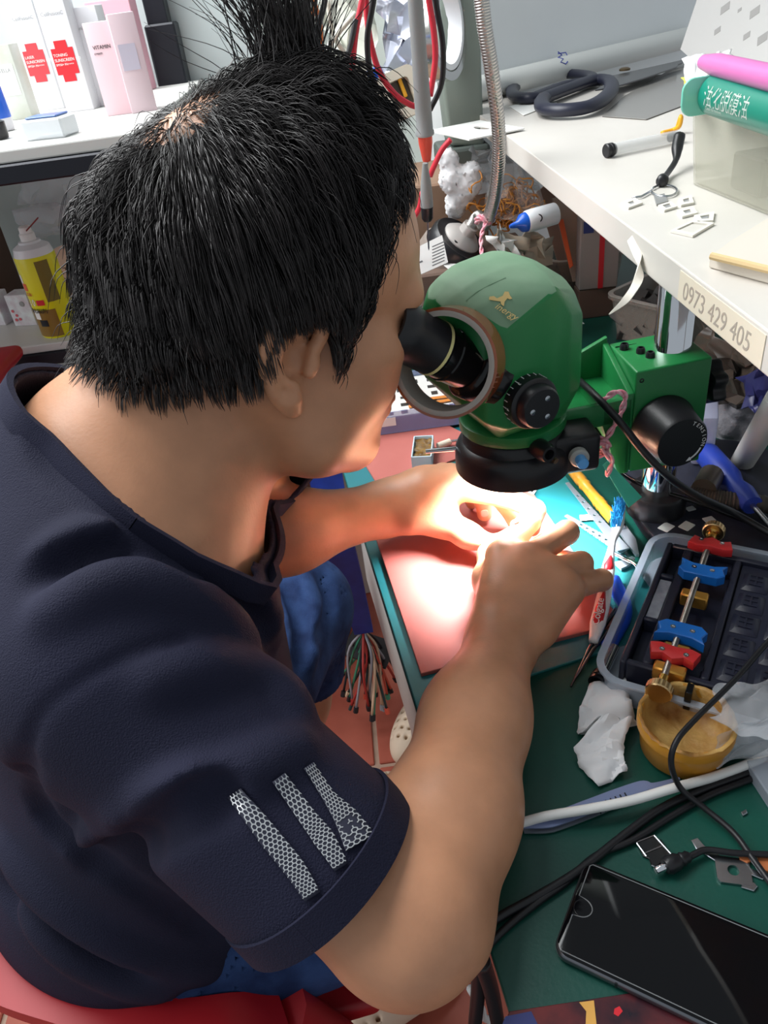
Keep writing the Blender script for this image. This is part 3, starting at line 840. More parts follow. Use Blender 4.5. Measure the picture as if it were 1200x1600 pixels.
def on_roof(px, py):
    V_ = np.array([v.co[:] for v in bh_.data.vertices])+WLOC[bh_]; d = unit(ray(px, py)); best = None
    for f in bh_.data.polygons:
        n = np.array(f.normal[:]); o = V_[f.vertices[0]]; den = d@n
        if den > -1e-6: continue
        t = ((o-CAM)@n)/den; q = CAM+d*t; vs = V_[list(f.vertices)]
        if all(np.cross(vs[(k+1) % len(vs)]-vs[k], q-vs[k])@n > -1e-9 for k in range(len(vs))) and (best is None or t < best[0]): best = (t, q, n)
    return best
_e = on_roof(778, 470); rn = _e[2]
e0, e1 = (lambda a, b: (a, b))(on_roof(758, 462)[1], on_roof(798, 486)[1])
efr = frame(_e[1]+rn*0.0004, e1-e0, rn)
mk('roof_seam', *tube(np.array([on_roof(*q)[1] for q in ((728, 470), (745, 456), (765, 445), (790, 434))]), 0.0005, 5), GREEND, scope)
# gold emblem and lettering on the slope
dog = [(-0.0070, -0.0010), (-0.0045, 0.0012), (-0.0015, 0.0010), (0.0010, 0.0050), (0.0005, 0.0085), (0.0030, 0.0100), (0.0055, 0.0080), (0.0080, 0.0070), (0.0070, 0.0055), (0.0050, 0.0052), (0.0046, 0.0020), (0.0060, -0.0015), (0.0035, -0.0012), (0.0020, 0.0004), (-0.0030, -0.0018), (-0.0060, -0.0030)]
mk('gold_emblem', *prism(dog, -0.0002, 0.0003, efr), GOLDP, scope)
mk('gold_lettering', *text_mesh('inergy', 0.0075, (xf(efr, (0.0005, -0.0062, 0.0002)), efr[1]), 0.0001, shear=0.25), GOLDP, scope)
# eyepieces
eax = unit(np.array([-math.cos(math.radians(38)), 0, math.sin(math.radians(38))]))
for s in (-1, 1):
    b = np.array([-0.046, 0.032*s, 0.236]); L = 0.0
    fr = frame(xf(SF, b), SF[1]@np.array([0, 1, 0]), SF[1]@eax)
    mk('eyepiece_sleeve', *lathe([(0.026, -0.01), (0.026, 0.014), (0.0245, 0.016), (0.0205, 0.018), (0.0205, 0.036), (0.0215, 0.037), (0.0215, 0.039), (0.0205, 0.040), (0.0205, 0.048)], 36, fr), BLKG, scope, 40)
    e = mk('eyepiece', *lathe([(0.0195, 0.046), (0.0195, 0.052), (0.0213, 0.053), (0.0213, 0.078), (0.0220, 0.080), (0.0222, 0.090), (0.0205, 0.096), (0.0185, 0.0965), (0.0165, 0.088), (0.0125, 0.084), (0.002, 0.083)], 36, fr), BLK, scope, 40)
    mk('yellow_ring', *lathe([(0.0200, 0.0505), (0.0217, 0.0505), (0.0217, 0.0530), (0.0200, 0.0530)], 36, fr, closed=True), mat('yellow_tape', (226, 216, 150), rough=0.6), e, 40)
    mk('eye_lens', *lathe([(0.0122, 0.0842), (0.008, 0.0856), (0.001, 0.0862)], 24, fr), mat('coated_glass', (20, 18, 30), rough=0.03, coat=1.0), e, True)
# zoom knobs on both sides
for s in (-1, 1):
    fr = frame(sc(-0.020, 0.055*s, 0.214), SF[1]@np.array([1, 0, 0]), SF[1]@np.array([0, s, 0]))
    kn = mk('zoom_knob', *lathe([(0.0215, 0.0), (0.0215, 0.011), (0.0205, 0.012), (0.0180, 0.0125), (0.0175, 0.020), (0.0160, 0.022), (0.001, 0.022)], 40, fr), BLK, scope, 40)
    for a in (60, 180, 300):
        mk('knob_screw', *lathe([(0.0024, 0.0), (0.0024, 0.0008), (0.001, 0.0012)], 10, frame(xf(fr, (0.009*math.cos(math.radians(a)), 0.009*math.sin(math.radians(a)), 0.0218)), fr[1][:, 0], fr[1][:, 2])), STEEL, kn, 40)
    m = MB()
    for k in range(24):
        a = 2*math.pi*k/24; c = np.array([0.0217*math.cos(a), 0.0217*math.sin(a), 0.003]); fr2 = frame(xf(fr, c), fr[1]@np.array([-math.sin(a), math.cos(a), 0]), fr[1]@np.array([math.cos(a), math.sin(a), 0]))
        m.add(*box((-0.0003, -0.002 if k % 4 else -0.003, -0.0001), (0.0003, 0.002, 0.0003), fr2))
        if k % 4 == 0: m.add(*text_mesh(str(1+k//4), 0.0045, (xf(fr2, (-0.001, 0.0025, 0.0002)), fr2[1]), 0.0001))
    m.build('dial_marks', WHITEP, kn)
# lower collar, objective, locking screw
fr = frame(sc(0, 0, 0), SF[1][:, 0])
mk('lower_collar', *lathe([(0.034, 0.1605), (0.046, 0.161), (0.0475, 0.163), (0.0475, 0.172), (0.046, 0.173), (0.030, 0.176)], 48, fr), GREEN, scope, 40)
mk('objective', *lathe([(0.030, 0.128), (0.036, 0.130), (0.036, 0.152), (0.02, 0.153)], 40, fr), CHROME, scope, 40)
bolt(sc(-0.004, -0.046, 0.160), SF[1]@np.array([0.0, -1, 0.05]), 0.0085, 0.018, BLK, 'locking_knob')
# ring lamp
LAMPG = mat('lamp_face', (240, 244, 255), rough=0.4, emit=10)
ring = mk('ring_lamp', *lathe([(0.036, 0.128), (0.036, 0.155), (0.0425, 0.1585), (0.0448, 0.156), (0.0456, 0.149), (0.0490, 0.1465), (0.0520, 0.141), (0.0530, 0.132), (0.0530, 0.121), (0.050, 0.119), (0.046, 0.119), (0.045, 0.121)], 56, fr, cap=False, closed=True), BLK, scope, 40)
for k in range(24):
    a = 2*math.pi*k/24
    mk('lamp_bulb', *lathe([(0.0024, 0.1245), (0.0024, 0.1225), (0.0015, 0.1212), (0.0003, 0.1209)], 8, frame(sc(0.0405*math.cos(a), 0.0405*math.sin(a), 0))), LAMPG, ring, True)
rl = bpy.data.lights.new('ring_lamp_light', 'AREA'); rl.shape = 'DISK'; rl.size = 0.066; rl.energy = 2.2; rl.color = (0.93, 0.97, 1.0); rl.spread = math.radians(108)
rlo = bpy.data.objects.new('ring_lamp_light', rl); COL.objects.link(rlo); rlo.location = sc(0, 0, 0.1185)
# lamp's control box on its right, with a push-button knob and a clamp screw
lb = frame(onz(891, 702, 0.884), (1, 0.05, 0))
mk('lamp_box', *box((-0.026, -0.018, -0.016), (0.022, 0.026, 0.022), lb, 0.005, 3), BLK, scope, 40)
kb = frame(onz(905, 715, 0.89), (0, 0, 1), unit(onz(913, 728, 0.893)-onz(900, 708, 0.89)+np.array([0, -0.012, 0])))
mk('dimmer_collar', *lathe([(0.0085, -0.004), (0.0085, 0.002), (0.007, 0.0035), (0.004, 0.0035)], 24, kb), mat('pale_grey_plastic', (176, 176, 172), rough=0.4), scope, 40)
mk('dimmer_knob', *lathe([(0.0048, 0.002), (0.0052, 0.012), (0.0046, 0.0135), (0.001, 0.0137)], 24, kb), mat('button_blue', (96, 170, 236), rough=0.4), scope, 40)
mk('clamp_screw', *tube([onz(838, 699, 0.898), onz(869, 721, 0.894)], 0.0028, 12), mat('dark_brass', (120, 108, 84), rough=0.3, metal=0.9), scope, 50)
p0 = sc(-0.046, 0.022, 0.140); p1 = sc(-0.072, 0.034, 0.140)
mk('clamp_screw', *tube([p0, p1], 0.0022, 10), STEEL, scope, 50)
# arm from the collar to the post bracket
PB = np.array([0.284, 0.654, TZ]); PF = yawframe(PB, 3)
def pb(x, y, z): return xf(PF, (x, y, z))
def slab(P, z0, z1s, bev=0.0015):                     # outline in plan with a top height per corner
    return hull([(x, y, z0) for x, y in P]+[(x, y, z) for (x, y), z in zip(P, z1s)], PF, bev, 2)
m = MB()
m.add(*slab([(-0.175, -0.010), (-0.160, 0.034), (-0.050, 0.034), (-0.050, -0.036), (-0.128, -0.036)], 0.143, [0.151]*5))
m.add(*slab([(-0.130, -0.037), (-0.130, -0.031), (-0.050, -0.031), (-0.050, -0.037)], 0.143, [0.163, 0.163, 0.168, 0.168]))
m.add(*slab([(-0.130, 0.036), (-0.130, 0.030), (-0.050, 0.030), (-0.050, 0.036)], 0.143, [0.163, 0.163, 0.200, 0.200]))
m.add(*slab([(-0.055, -0.037), (-0.055, 0.036), (-0.049, 0.036), (-0.049, -0.037)], 0.088, [0.172, 0.196, 0.196, 0.172]))
m.add(*hull([(-0.078, -0.037, 0.145), (-0.078, 0.034, 0.145), (-0.050, -0.037, 0.088), (-0.050, 0.034, 0.088), (-0.050, -0.037, 0.160), (-0.050, 0.034, 0.160), (-0.078, -0.037, 0.160), (-0.078, 0.034, 0.160), (-0.060, -0.037, 0.088), (-0.060, 0.034, 0.088)], PF, 0.0015, 2))
m.build('focus_arm', GREEN, scope, 35)
mk('rack_block', *hull([(x, y, z) for x in (-0.0485, 0.021) for y in (-0.036, 0.032) for z in (0.088, 0.192 if x < 0 else 0.195)], PF, 0.002, 3), GREEN, scope, 35)
for x, y in ((-0.040, 0.014), (-0.030, 0.000), (-0.026, -0.012)):
    bolt(pb(x, y, 0.191), (0, 0, 1), 0.0042, 0.007, BLK)
mk('seam', *box((-0.046, -0.004, 0.1915), (-0.018, -0.0028, 0.1930), (pb(0, 0.024, 0), PF[1]), 0.0003, 1), BLKG, scope)
bolt(pb(-0.043, -0.0355, 0.183), PF[1]@np.array([0, -1, 0]), 0.0022, 0.001, BLK)
kf = frame(pb(-0.020, -0.036, 0.134), PF[1]@np.array([1, 0, 0]), PF[1]@unit((0.08, -1, 0.0)))
kn = mk('tension_knob', *lathe([(0.0305, 0.0), (0.0305, 0.004), (0.029, 0.006), (0.0250, 0.034), (0.0235, 0.0365), (0.001, 0.037)], 44, kf), BLK, scope, 40)
m = MB(); KZ = 0.0372
for i, ch in enumerate('TENSION'):
    a = math.radians(64-i*13); c = (0.0185*math.cos(a), 0.0185*math.sin(a), KZ)
    m.add(*text_mesh(ch, 0.0052, (xf(kf, c), kf[1]@np.array([[math.sin(a), math.cos(a), 0], [-math.cos(a), math.sin(a), 0], [0, 0, 1]])), 0.0001, 'CENTER'))
an = np.radians(np.linspace(-24, -62, 10))
m.add(*ribbon([xf(kf, (0.0195*math.cos(a), 0.0195*math.sin(a), KZ)) for a in an], 0.0016, 0.0002, kf[1]@np.array([math.cos(math.radians(-35)), math.sin(math.radians(-35)), 0])))
a = an[-1]; tip = np.array([0.0195*math.cos(a), 0.0195*math.sin(a)]); tg = np.array([math.sin(a), -math.cos(a)]); nn = np.array([math.cos(a), math.sin(a)])
m.add([xf(kf, (*(tip+nn*0.0022), KZ)), xf(kf, (*(tip-nn*0.0022), KZ)), xf(kf, (*(tip+tg*0.005), KZ))], [(0, 1, 2)])
m.build('tension_lettering', WHITEP, kn)
kf2 = frame(pb(0.021, -0.012, 0.158), (0, 0, 1), PF[1]@np.array([1, 0, 0]))
star = []
for k in range(48):
    a = 2*math.pi*k/48; r = 0.0195+0.0028*math.cos(6*a); star.append((r*math.cos(a), r*math.sin(a)))
m = MB(); m.add(*lathe([(0.007, 0), (0.007, 0.012)], 16, kf2)); m.add(*prism(star, 0.008, 0.022, kf2, 0.003, 2)); m.build('star_knob', BLK, scope, 40)
# post, foot and base plate
mk('post', *lathe([(0.0165, 0.010), (0.0165, 0.270), (0.0150, 0.272), (0.004, 0.272)], 40, PF), CHROME, scope, 40)
mk('post_collar', *lathe([(0.0300, 0.012), (0.0300, 0.034), (0.0280, 0.037), (0.0180, 0.037)], 40, PF), BLK, scope, 40)
bp_ = [tuple(PF[1].T@(tab(x, y)-PB))[:2] for x, y in ((962, 745), (975, 790), (1010, 845), (1060, 872), (1200, 880), (1240, 840), (1225, 740), (1160, 705), (1060, 700), (990, 712))]
bp_ = [tuple(q[:2]) for q in spline([(x, y, 0) for x, y in bp_+bp_[:1]], 5)[:-1]]
if sum(bp_[i][0]*bp_[(i+1) % len(bp_)][1]-bp_[(i+1) % len(bp_)][0]*bp_[i][1] for i in range(len(bp_))) < 0: bp_ = bp_[::-1]
mk('base_plate', *prism(bp_, 0.0, 0.014, PF, 0.004, 2), mat('dusty_black', (40, 42, 56), rough=0.5, rgb2=(30, 31, 42), vscale=40, bump=0.1), scope, 40)
# brown polyimide tape roll hung on the eyepiece
tr = thing('tape_roll', 'roll of amber tape with a grey core hung round the microscope eyepiece', 'tape', at(708, 565, 0.585))
tdir = unit(at(740, 560, 0.615)-at(672, 572, 0.565)); tc_ = at(700, 566, 0.585)
tf = frame(tc_, (0, 0, 1), unit(-tdir*0.75+np.array([-0.05, -0.55, 0.15])))
AMB = mat('amber_film', (150, 78, 42), rough=0.12, coat=0.6, var=0.25, vscale=25)
mk('film', *lathe([(0.0388, -0.013), (0.0412, -0.013), (0.0412, 0.013), (0.0388, 0.013)], 60, tf, closed=True), AMB, tr, 40)
mk('core', *lathe([(0.0350, -0.0135), (0.0390, -0.0135), (0.0390, 0.0135), (0.0375, 0.0142), (0.0350, 0.0138)], 60, tf, closed=True), mat('grey_card', (168, 160, 152), rough=0.6), tr, 40)
# ================================================================== ON THE WORK TABLE
def wxy(px, z): return [tuple(onz(x, y, z)[:2]) for x, y in px]
def ccw(P):
    return P if sum(P[i][0]*P[(i+1) % len(P)][1]-P[(i+1) % len(P)][0]*P[i][1] for i in range(len(P))) > 0 else P[::-1]
def flat(name, px, z0, z1, m, parent=None, bev=0.0004, seg=1):
    """a flat plate whose outline was measured in the photo at its own height"""
    return mk(name, *prism(ccw(wxy(px, z1)), z0, z1, None, bev, seg), m, parent, 40)
def wpath(px, z, n=8):
    zs = np.full(len(px), z) if np.isscalar(z) else z
    return spline([onz(x, y, q) for (x, y), q in zip(px, zs)], n)
Z0 = TZ
SILI = mat('teal_silicone', (30, 112, 122), rough=0.45, rgb2=(28, 106, 104), vscale=10)
REDM = mat('red_rubber', (180, 102, 94), rough=0.6, rgb2=(172, 94, 86), vscale=12, bump=0.05, bscale=900)
GREYP = mat('grey_plastic', (150, 150, 152), rough=0.4)
BRASS = mat('brass', (206, 160, 84), rough=0.25, metal=1.0)
REDC = mat('red_anodised', (196, 44, 46), rough=0.35, spec=0.6); BLUC = mat('blue_anodised', (22, 104, 190), rough=0.35, spec=0.6)
PAPER = mat('white_paper', (236, 236, 232), rough=0.8)
silm = tag(mk('silicone_mat', *prism([tuple(tb(*p)[:2]) for p in ((0.0008, 0.246), (0.225, 0.268), (0.246, 0.282), (0.250, 0.690), (0.240, 0.70), (0.0008, 0.70))], Z0, Z0+0.003, None, 0.0008, 2), SILI), 'teal silicone work mat under the red rubber sheets', 'mat')
tag(mk('red_mat', *prism([tuple(tb(*p)[:2]) for p in ((0.0125, 0.281), (0.1990, 0.287), (0.1990, 0.565), (0.0125, 0.565))], Z0+0.003, Z0+0.0075, None, 0.0007, 2), REDM), 'large red rubber sheet under both hands', 'mat')
tag(flat('red_mat', [(545, 684), (587, 752), (662, 736), (724, 712), (740, 684), (700, 664), (570, 668)], Z0+0.003, Z0+0.006, REDM), 'smaller red rubber sheet with a cut corner, beyond the left hand', 'mat')
# flux box
fb = thing('flux_box', 'small pale blue open box of brown flux near the ring lamp', 'box', onz(660, 722, Z0+0.006))
ff = frame(onz(660, 712, Z0+0.006), onz(672, 712, Z0+0.006)-onz(660, 712, Z0+0.006)); ff = yawframe(onz(662, 716, Z0+0.006), -10)
m = MB(); w, l, h, t = 0.0125, 0.026, 0.018, 0.0015
m.add(*box((-w, -l, 0), (w, l, 0.002), ff)); m.add(*box((-w, -l, 0), (-w+t, l, h), ff, 0.0004, 1)); m.add(*box((w-t, -l, 0), (w, l, h), ff, 0.0004, 1)); m.add(*box((-w, -l, 0), (w, -l+t, h), ff, 0.0004, 1)); m.add(*box((-w, l-t, 0), (w, l, h), ff, 0.0004, 1))
m.build('tray', mat('pale_blue_card', (196, 218, 230), rough=0.6), fb)
V, F = crumple(ff, [(-w+t, -l+t, 0.013), (w-t, -l+t, 0.013), (w-t, l-t, 0.013), (-w+t, l-t, 0.013)], 6, 9, 0.0008, 3); mk('flux', V, F, mat('brown_flux', (92, 62, 24), rough=0.08, rgb2=(140, 104, 44), vscale=120, coat=0.5), fb, True)
st = thing('soldering_tip', 'small steel soldering tip lying by the flux box', 'tool', onz(700, 694, Z0+0.015))
mk('sleeve', *tube([onz(684, 697, Z0+0.012), onz(703, 690, Z0+0.012)], 0.0042, 12), mat('ivory_plastic', (222, 214, 196), rough=0.4), st, 50)
mk('tip', *tube([onz(702, 690, Z0+0.012), onz(735, 685, Z0+0.012)], [0.0018, 0.0012], 10), STEEL, st, 50)

# stencil case
LAV = mat('lavender_clear_plastic', (170, 176, 222), rough=0.12, alpha=0.45)
scx = thing('stencil_case', 'flat lavender clear plastic case of component sheets behind the eyepiece', 'case', onz(650, 640, Z0+0.01))
cf = yawframe(onz(574, 683, Z0+0.006), 0)
m = MB(); W_, D_, H_ = 0.20, 0.12, 0.032
for lo, hi in (((0, 0, 0), (W_, D_, 0.0015)), ((0, 0, 0), (W_, 0.0015, H_)), ((0, D_-0.0015, 0), (W_, D_, H_)), ((0, 0, 0), (0.0015, D_, H_)), ((W_-0.0015, 0, 0), (W_, D_, H_))): m.add(*box(lo, hi, cf, 0.0004, 1))
m.build('case', LAV, scx)
mk('label', *box((0.012, -0.0006, 0.012), (0.040, -0.0002, 0.024), cf), PAPER, scx)
sh = mk('component_sheet', *box((0.002, 0.002, H_-0.010), (W_-0.003, D_-0.003, H_-0.008), cf), mat('sheet_grey', (206, 204, 200), rough=0.5), scx)
m = MB()
for i in range(9):
    for j in range(5):
        x, y = 0.006+i*0.0215+0.004*((j*7+i*3) % 3)/3, 0.006+j*0.022; a, b = 0.006+0.005*((i*5+j) % 3)/2, 0.006+0.004*((i+j*2) % 3)/2
        m.add(*box((x, y, H_-0.0081), (x+a, y+b, H_-0.0074), cf))
k = m.build('component', mat('dark_components', (46, 42, 40), rough=0.4), sh); k['kind'] = 'stuff'
for i, (a, b) in enumerate((((0.060, 0.020), (0.150, 0.026)), ((0.058, 0.036), (0.150, 0.034)))):
    mk('copper_strip', *ribbon([xf(cf, (a[0], a[1], H_-0.006)), xf(cf, (b[0], b[1], H_-0.006))], 0.007, 0.001, (0, 1, 0)), mat('orange_strip', (196, 120, 50), rough=0.4), sh)

# wooden brush handle, perforated tweezers, hook, toothbrush
p0, p1 = onz(893, 733, Z0+0.009), onz(961, 815, Z0+0.009)
bh = thing('wooden_brush', 'turned golden wooden brush handle beside the microscope foot', 'brush', (p0+p1)/2*np.array([1, 1, 0])+np.array([0, 0, Z0]))
L = np.linalg.norm(p1-p0); fr = frame(p0, (0, 0, 1), p1-p0)
mk('handle', *lathe([(0.003, 0), (0.0065, 0.004), (0.0070, L*0.25), (0.0058, L*0.30), (0.0073, L*0.33), (0.0058, L*0.37), (0.0062, L*0.60), (0.0072, L*0.66), (0.0060, L*0.69), (0.0073, L*0.72), (0.0060, L*0.76), (0.0068, L*0.80), (0.0062, L)], 24, fr), mat('golden_wood', (206, 146, 44), rough=0.3, var=0.2, vscale=60, coat=0.3), bh, 50)
mk('ferrule', *lathe([(0.0066, L*0.985), (0.0066, L+0.012), (0.005, L+0.014)], 20, fr), STEEL, bh, 50)
PERF = mat('matte_steel', (176, 182, 192), rough=0.35, metal=0.8)
tw = thing('perforated_tweezers', 'steel tweezers with rows of holes, spread open beside the toothbrush', 'tweezers', onz(930, 810, Z0+0.004))
def perf_strip(a, b, w0, w1, zz, n, nh, u0, u1):
    """tapering strip with real holes, as a chain of ring plates"""
    A, B = onz(*a, zz), onz(*b, zz); d = B-A; L = np.linalg.norm(d); fr = frame(A, d, (0, 0, 1)); m = MB(); cur = 0.0
    def wid(u): return w0+(w1-w0)*u
    hs = [u0+(u1-u0)*i/(nh-1) for i in range(nh)]; dx = 0.0032/L
    for u in hs:
        m.add(*prism([(cur*L, -wid(cur)/2), ((u-dx)*L, -wid(u)/2), ((u-dx)*L, wid(u)/2), (cur*L, wid(cur)/2)], 0, 0.0012, fr))
        o = []; i_ = []
        for k in range(16):
            an = 2*math.pi*k/16+math.pi/16; c, s = math.cos(an), math.sin(an); q = 1/max(abs(c), abs(s))
            o.append((u*L+c*q*0.0032, s*q*wid(u)/2)); i_.append((u*L+c*0.0017, s*0.0017))
        m.add(*ringprism(o, i_, 0, 0.0012, fr)); cur = u+dx
    m.add(*prism([(cur*L, -wid(cur)/2), (L, -w1/2), (L, w1/2), (cur*L, wid(cur)/2)], 0, 0.0012, fr))
    return m
perf_strip((886, 755), (974, 860), 0.004, 0.013, Z0+0.009, 2, 5, 0.22, 0.62).build('prong', PERF, tw)
perf_strip((884, 806), (976, 862), 0.004, 0.013, Z0+0.006, 2, 5, 0.28, 0.70).build('prong', PERF, tw)
ms = perf_strip((832, 1031), (950, 1000), 0.010, 0.010, Z0+0.0004, 2, 6, 0.10, 0.55)
tag(ms.build('steel_strip', PERF), 'flat steel strip with holes along the near edge of the red mat', 'strip')
tag(mk('steel_hook', *tube(wpath([(955, 862), (975, 872), (993, 882), (997, 893), (994, 905)], Z0+0.012), 0.0022, 10), CHROME, None, 50), 'bent chrome wire hook right of the toothbrush neck', 'hook')
tag(mk('plastic_tab', *hull([tuple(onz(x, y, Z0+z)) for x, y in ((905, 805), (926, 803), (928, 812), (907, 814)) for z in (0.0031, 0.007)], None, 0.0005, 1), PAPER, None, 40), 'small white plastic tab between the tweezer prongs', 'scrap')
plq = thing('small_pliers', 'small steel cutter jaw and blue grip by the clear tray', 'pliers', onz(960, 940, Z0))
m = MB(); m.add(*ribbon(wpath([(962, 800), (972, 825), (985, 845), (996, 868)], Z0+0.006), [0.004, 0.010, 0.011, 0.003], 0.003, (1, 0.4, 0))); m.add(*ribbon(wpath([(965, 885), (978, 880), (990, 872)], Z0+0.006), [0.012, 0.009, 0.004], 0.003, (0, 1, 0))); m.build('jaw', PERF, plq, 40)
mk('blue_grip', *tube(wpath([(960, 905), (966, 925), (976, 945), (978, 965), (968, 985), (950, 1010)], Z0+0.007), [0.0055, 0.0075, 0.0065, 0.005, 0.005, 0.0065], 14), mat('blue_grip', (30, 84, 216), rough=0.3), plq, True)
# toothbrush
TB_W = mat('white_plastic', (238, 236, 234), rough=0.3); TB_R = mat('red_grip', (200, 38, 48), rough=0.4)
tbx = thing('toothbrush', 'red and white toothbrush with spiky blue bristles, beside the right hand', 'toothbrush', onz(940, 900, Z0))
def blade(name, px, z, w, th, m, parent):
    P = wpath(px, z, 6); T = np.gradient(P, axis=0); S = np.stack([T[:, 1], -T[:, 0], 0*T[:, 0]], 1); n = len(P); V = []; F = []; K = 12
    W = np.interp(np.linspace(0, 1, n), np.linspace(0, 1, len(w)), w)
    for i in range(n):
        s = unit(S[i])
        for k in range(K):
            a = 2*math.pi*k/K; V.append(P[i]+s*W[i]/2*math.cos(a)+np.array([0, 0, th/2*math.sin(a)]))
    for i in range(n-1):
        for k in range(K): F.append((i*K+k, i*K+(k+1) % K, (i+1)*K+(k+1) % K, (i+1)*K+k))
    F.append(tuple(range(K))[::-1]); F.append(tuple((n-1)*K+k for k in range(K)))
    return mk(name, V, F, m, parent, True)
tpx = [(969, 790), (965, 822), (957, 850), (952, 876), (949, 900), (943, 935), (935, 970), (927, 1003)]
tz = [Z0+0.032, Z0+0.031, Z0+0.029, Z0+0.028, Z0+0.026, Z0+0.021, Z0+0.016, Z0+0.011]
blade('handle', tpx, tz, [0.011, 0.012, 0.0055, 0.008, 0.0125, 0.0125, 0.0135, 0.0140, 0.008], 0.008, TB_W, tbx)
blade('red_grip', [(954, 872), (950, 890), (949, 903)], [q+0.0022 for q in tz[3:6]], [0.003, 0.0095, 0.009, 0.003], 0.008, TB_R, tbx)
blade('red_grip', [(944, 928), (936, 962), (930, 985)], [q+0.0024 for q in tz[5:8]], [0.003, 0.0098, 0.0108, 0.004], 0.008, TB_R, tbx)
d_ = unit(onz(943, 930, Z0+0.0282)-onz(931, 984, Z0+0.0196))
mk('brand_lettering', *text_mesh('Colgate', 0.0092, frame(onz(935, 977, Z0+0.0226), d_, np.array([0, 0, 1.0])-d_*d_[2]), 0.0003), PAPER, tbx)
m = MB(); BR_ = mat('blue_bristle', (30, 150, 214), rough=0.5)
br = np.random.default_rng(5)
for i in range(5):
    for j in range(10):
        a = onz(969-8*0.5*j/5.0+0, 788+j*3.6, Z0+0.036); dx = (i-2)*0.0021
        for q in range(3):
            b = a+np.array([dx+br.normal(0, 0.0004), 0.0, -0.002]); m.add(*tube([b, b+np.array([br.normal(0, 0.0016), br.normal(0, 0.0016), 0.0115+br.normal(0, 0.001)])], [0.0006, 0.00045], 4))
o = m.build('bristles', BR_, tbx); o['kind'] = 'stuff'
# fine tweezers near the right hand
ft = thing('fine_tweezers', 'long thin dark steel tweezers pointing at the table edge below the toothbrush', 'tweezers', onz(930, 1010, Z0))
for a, b in (((892, 1073), (962, 952)), ((893, 1070), (972, 960))):
    mk('prong', *tube([onz(*a, Z0+0.003), onz((a[0]+b[0])/2-6, (a[1]+b[1])/2, Z0+0.008), onz(*b, Z0+0.010)], [0.0010, 0.0016, 0.0022], 8), mat('dark_steel', (90, 90, 96), rough=0.25, metal=1), ft, 50)
# air nozzle
nz = thing('nozzle', 'black ringed metal nozzle tube lying beside the tissue', 'nozzle', onz(940, 1050, Z0))
a, b = onz(934, 1068, Z0+0.009), onz(960, 1012, Z0+0.009); L = np.linalg.norm(b-a); fr = frame(a, (0, 0, 1), b-a)
mk('tube', *lathe([(0.0060, 0.010), (0.0048, 0.014), (0.0046, L), (0.0030, L)], 24, fr), CHROME, nz, 50)
mk('ring', *lathe([(0.0062, 0.0), (0.0082, 0.0), (0.0082, 0.003), (0.0074, 0.0036), (0.0080, 0.0044), (0.0080, 0.0075), (0.0072, 0.0082), (0.0074, 0.011), (0.0055, 0.013), (0.0050, 0.004)], 28, fr, closed=True), mat('black_metal', (34, 34, 38), rough=0.25, metal=0.7), nz, 50)

# ---- clear tray and the board-holding jig on it
CLEAR = mat('frosted_clear_plastic', (196, 206, 220), rough=0.22, alpha=0.42)
ct = thing('clear_tray', 'shallow clear plastic tray under the black repair jig', 'tray', onz(1060, 960, Z0))
JA, JB = onz(968, 1032, Z0+0.034), onz(1044, 846, Z0+0.034)
JF = frame(JA*np.array([1, 1, 0])+np.array([0, 0, Z0]), JB-JA); jy = JF[1][:, 0]
JF = (JF[0], np.stack([np.array([jy[1], -jy[0], 0]), jy, np.array([0, 0, 1.0])], 1))
JL = np.linalg.norm(JB-JA)
def jg(x, y, z=0.0): return xf(JF, (x, y, z))
OUT = rrect(0.175, JL+0.036, 0.022, 6, 0.072, JL/2+0.004); INN = rrect(0.171, JL+0.032, 0.020, 6, 0.072, JL/2+0.004)
m = MB(); m.add(*ringprism(OUT, INN, 0.0005, 0.026, JF)); m.add(*prism(INN, 0.0005, 0.002, JF)); RO = rrect(0.183, JL+0.044, 0.026, 6, 0.072, JL/2+0.004)
m.add(*ringprism(RO, INN, 0.0245, 0.0265, JF)); m.build('tray_shell', CLEAR, ct, 40)
BED = mat('navy_black_plastic', (34, 36, 52), rough=0.4, var=0.2, vscale=30, bump=0.1)
jig = thing('repair_jig', 'black circuit board jig with red and blue clamps on a threaded rod', 'jig', jg(0.07, JL/2))
m = MB(); jw = 0.150
for (x0, y0, x1, y1, z0, z1) in ((0, 0, 0.005, JL, 0.012, 0.034), (0.005, 0, jw, 0.006, 0.012, 0.034), (0.005, JL-0.006, jw, JL, 0.012, 0.034), (0.005, 0.006, jw, JL-0.006, 0.012, 0.020),
                                 (0.016, 0.006, 0.024, JL-0.006, 0.02, 0.034), (0.005, 0.055, 0.016, 0.060, 0.02, 0.034), (0.005, JL-0.052, 0.016, JL-0.047, 0.02, 0.034), (0.060, 0.006, 0.066, JL-0.006, 0.02, 0.034), (0.024, 0.006, 0.060, 0.020, 0.02, 0.028), (0.024, JL-0.020, 0.060, JL-0.006, 0.02, 0.028), (0.066, 0.006, jw, JL-0.006, 0.02, 0.030)):
    m.add(*box((x0, y0, z0), (x1, y1, z1), JF, 0.0012, 1))
m.build('bed', BED, jig, 40)
mk('plate', *box((0.0055, 0.062, 0.021), (0.0155, JL-0.054, 0.0315), JF, 0.0004, 1), mat('scratched_plate', (158, 162, 172), rough=0.5, rgb2=(120, 124, 136), vscale=90), jig)
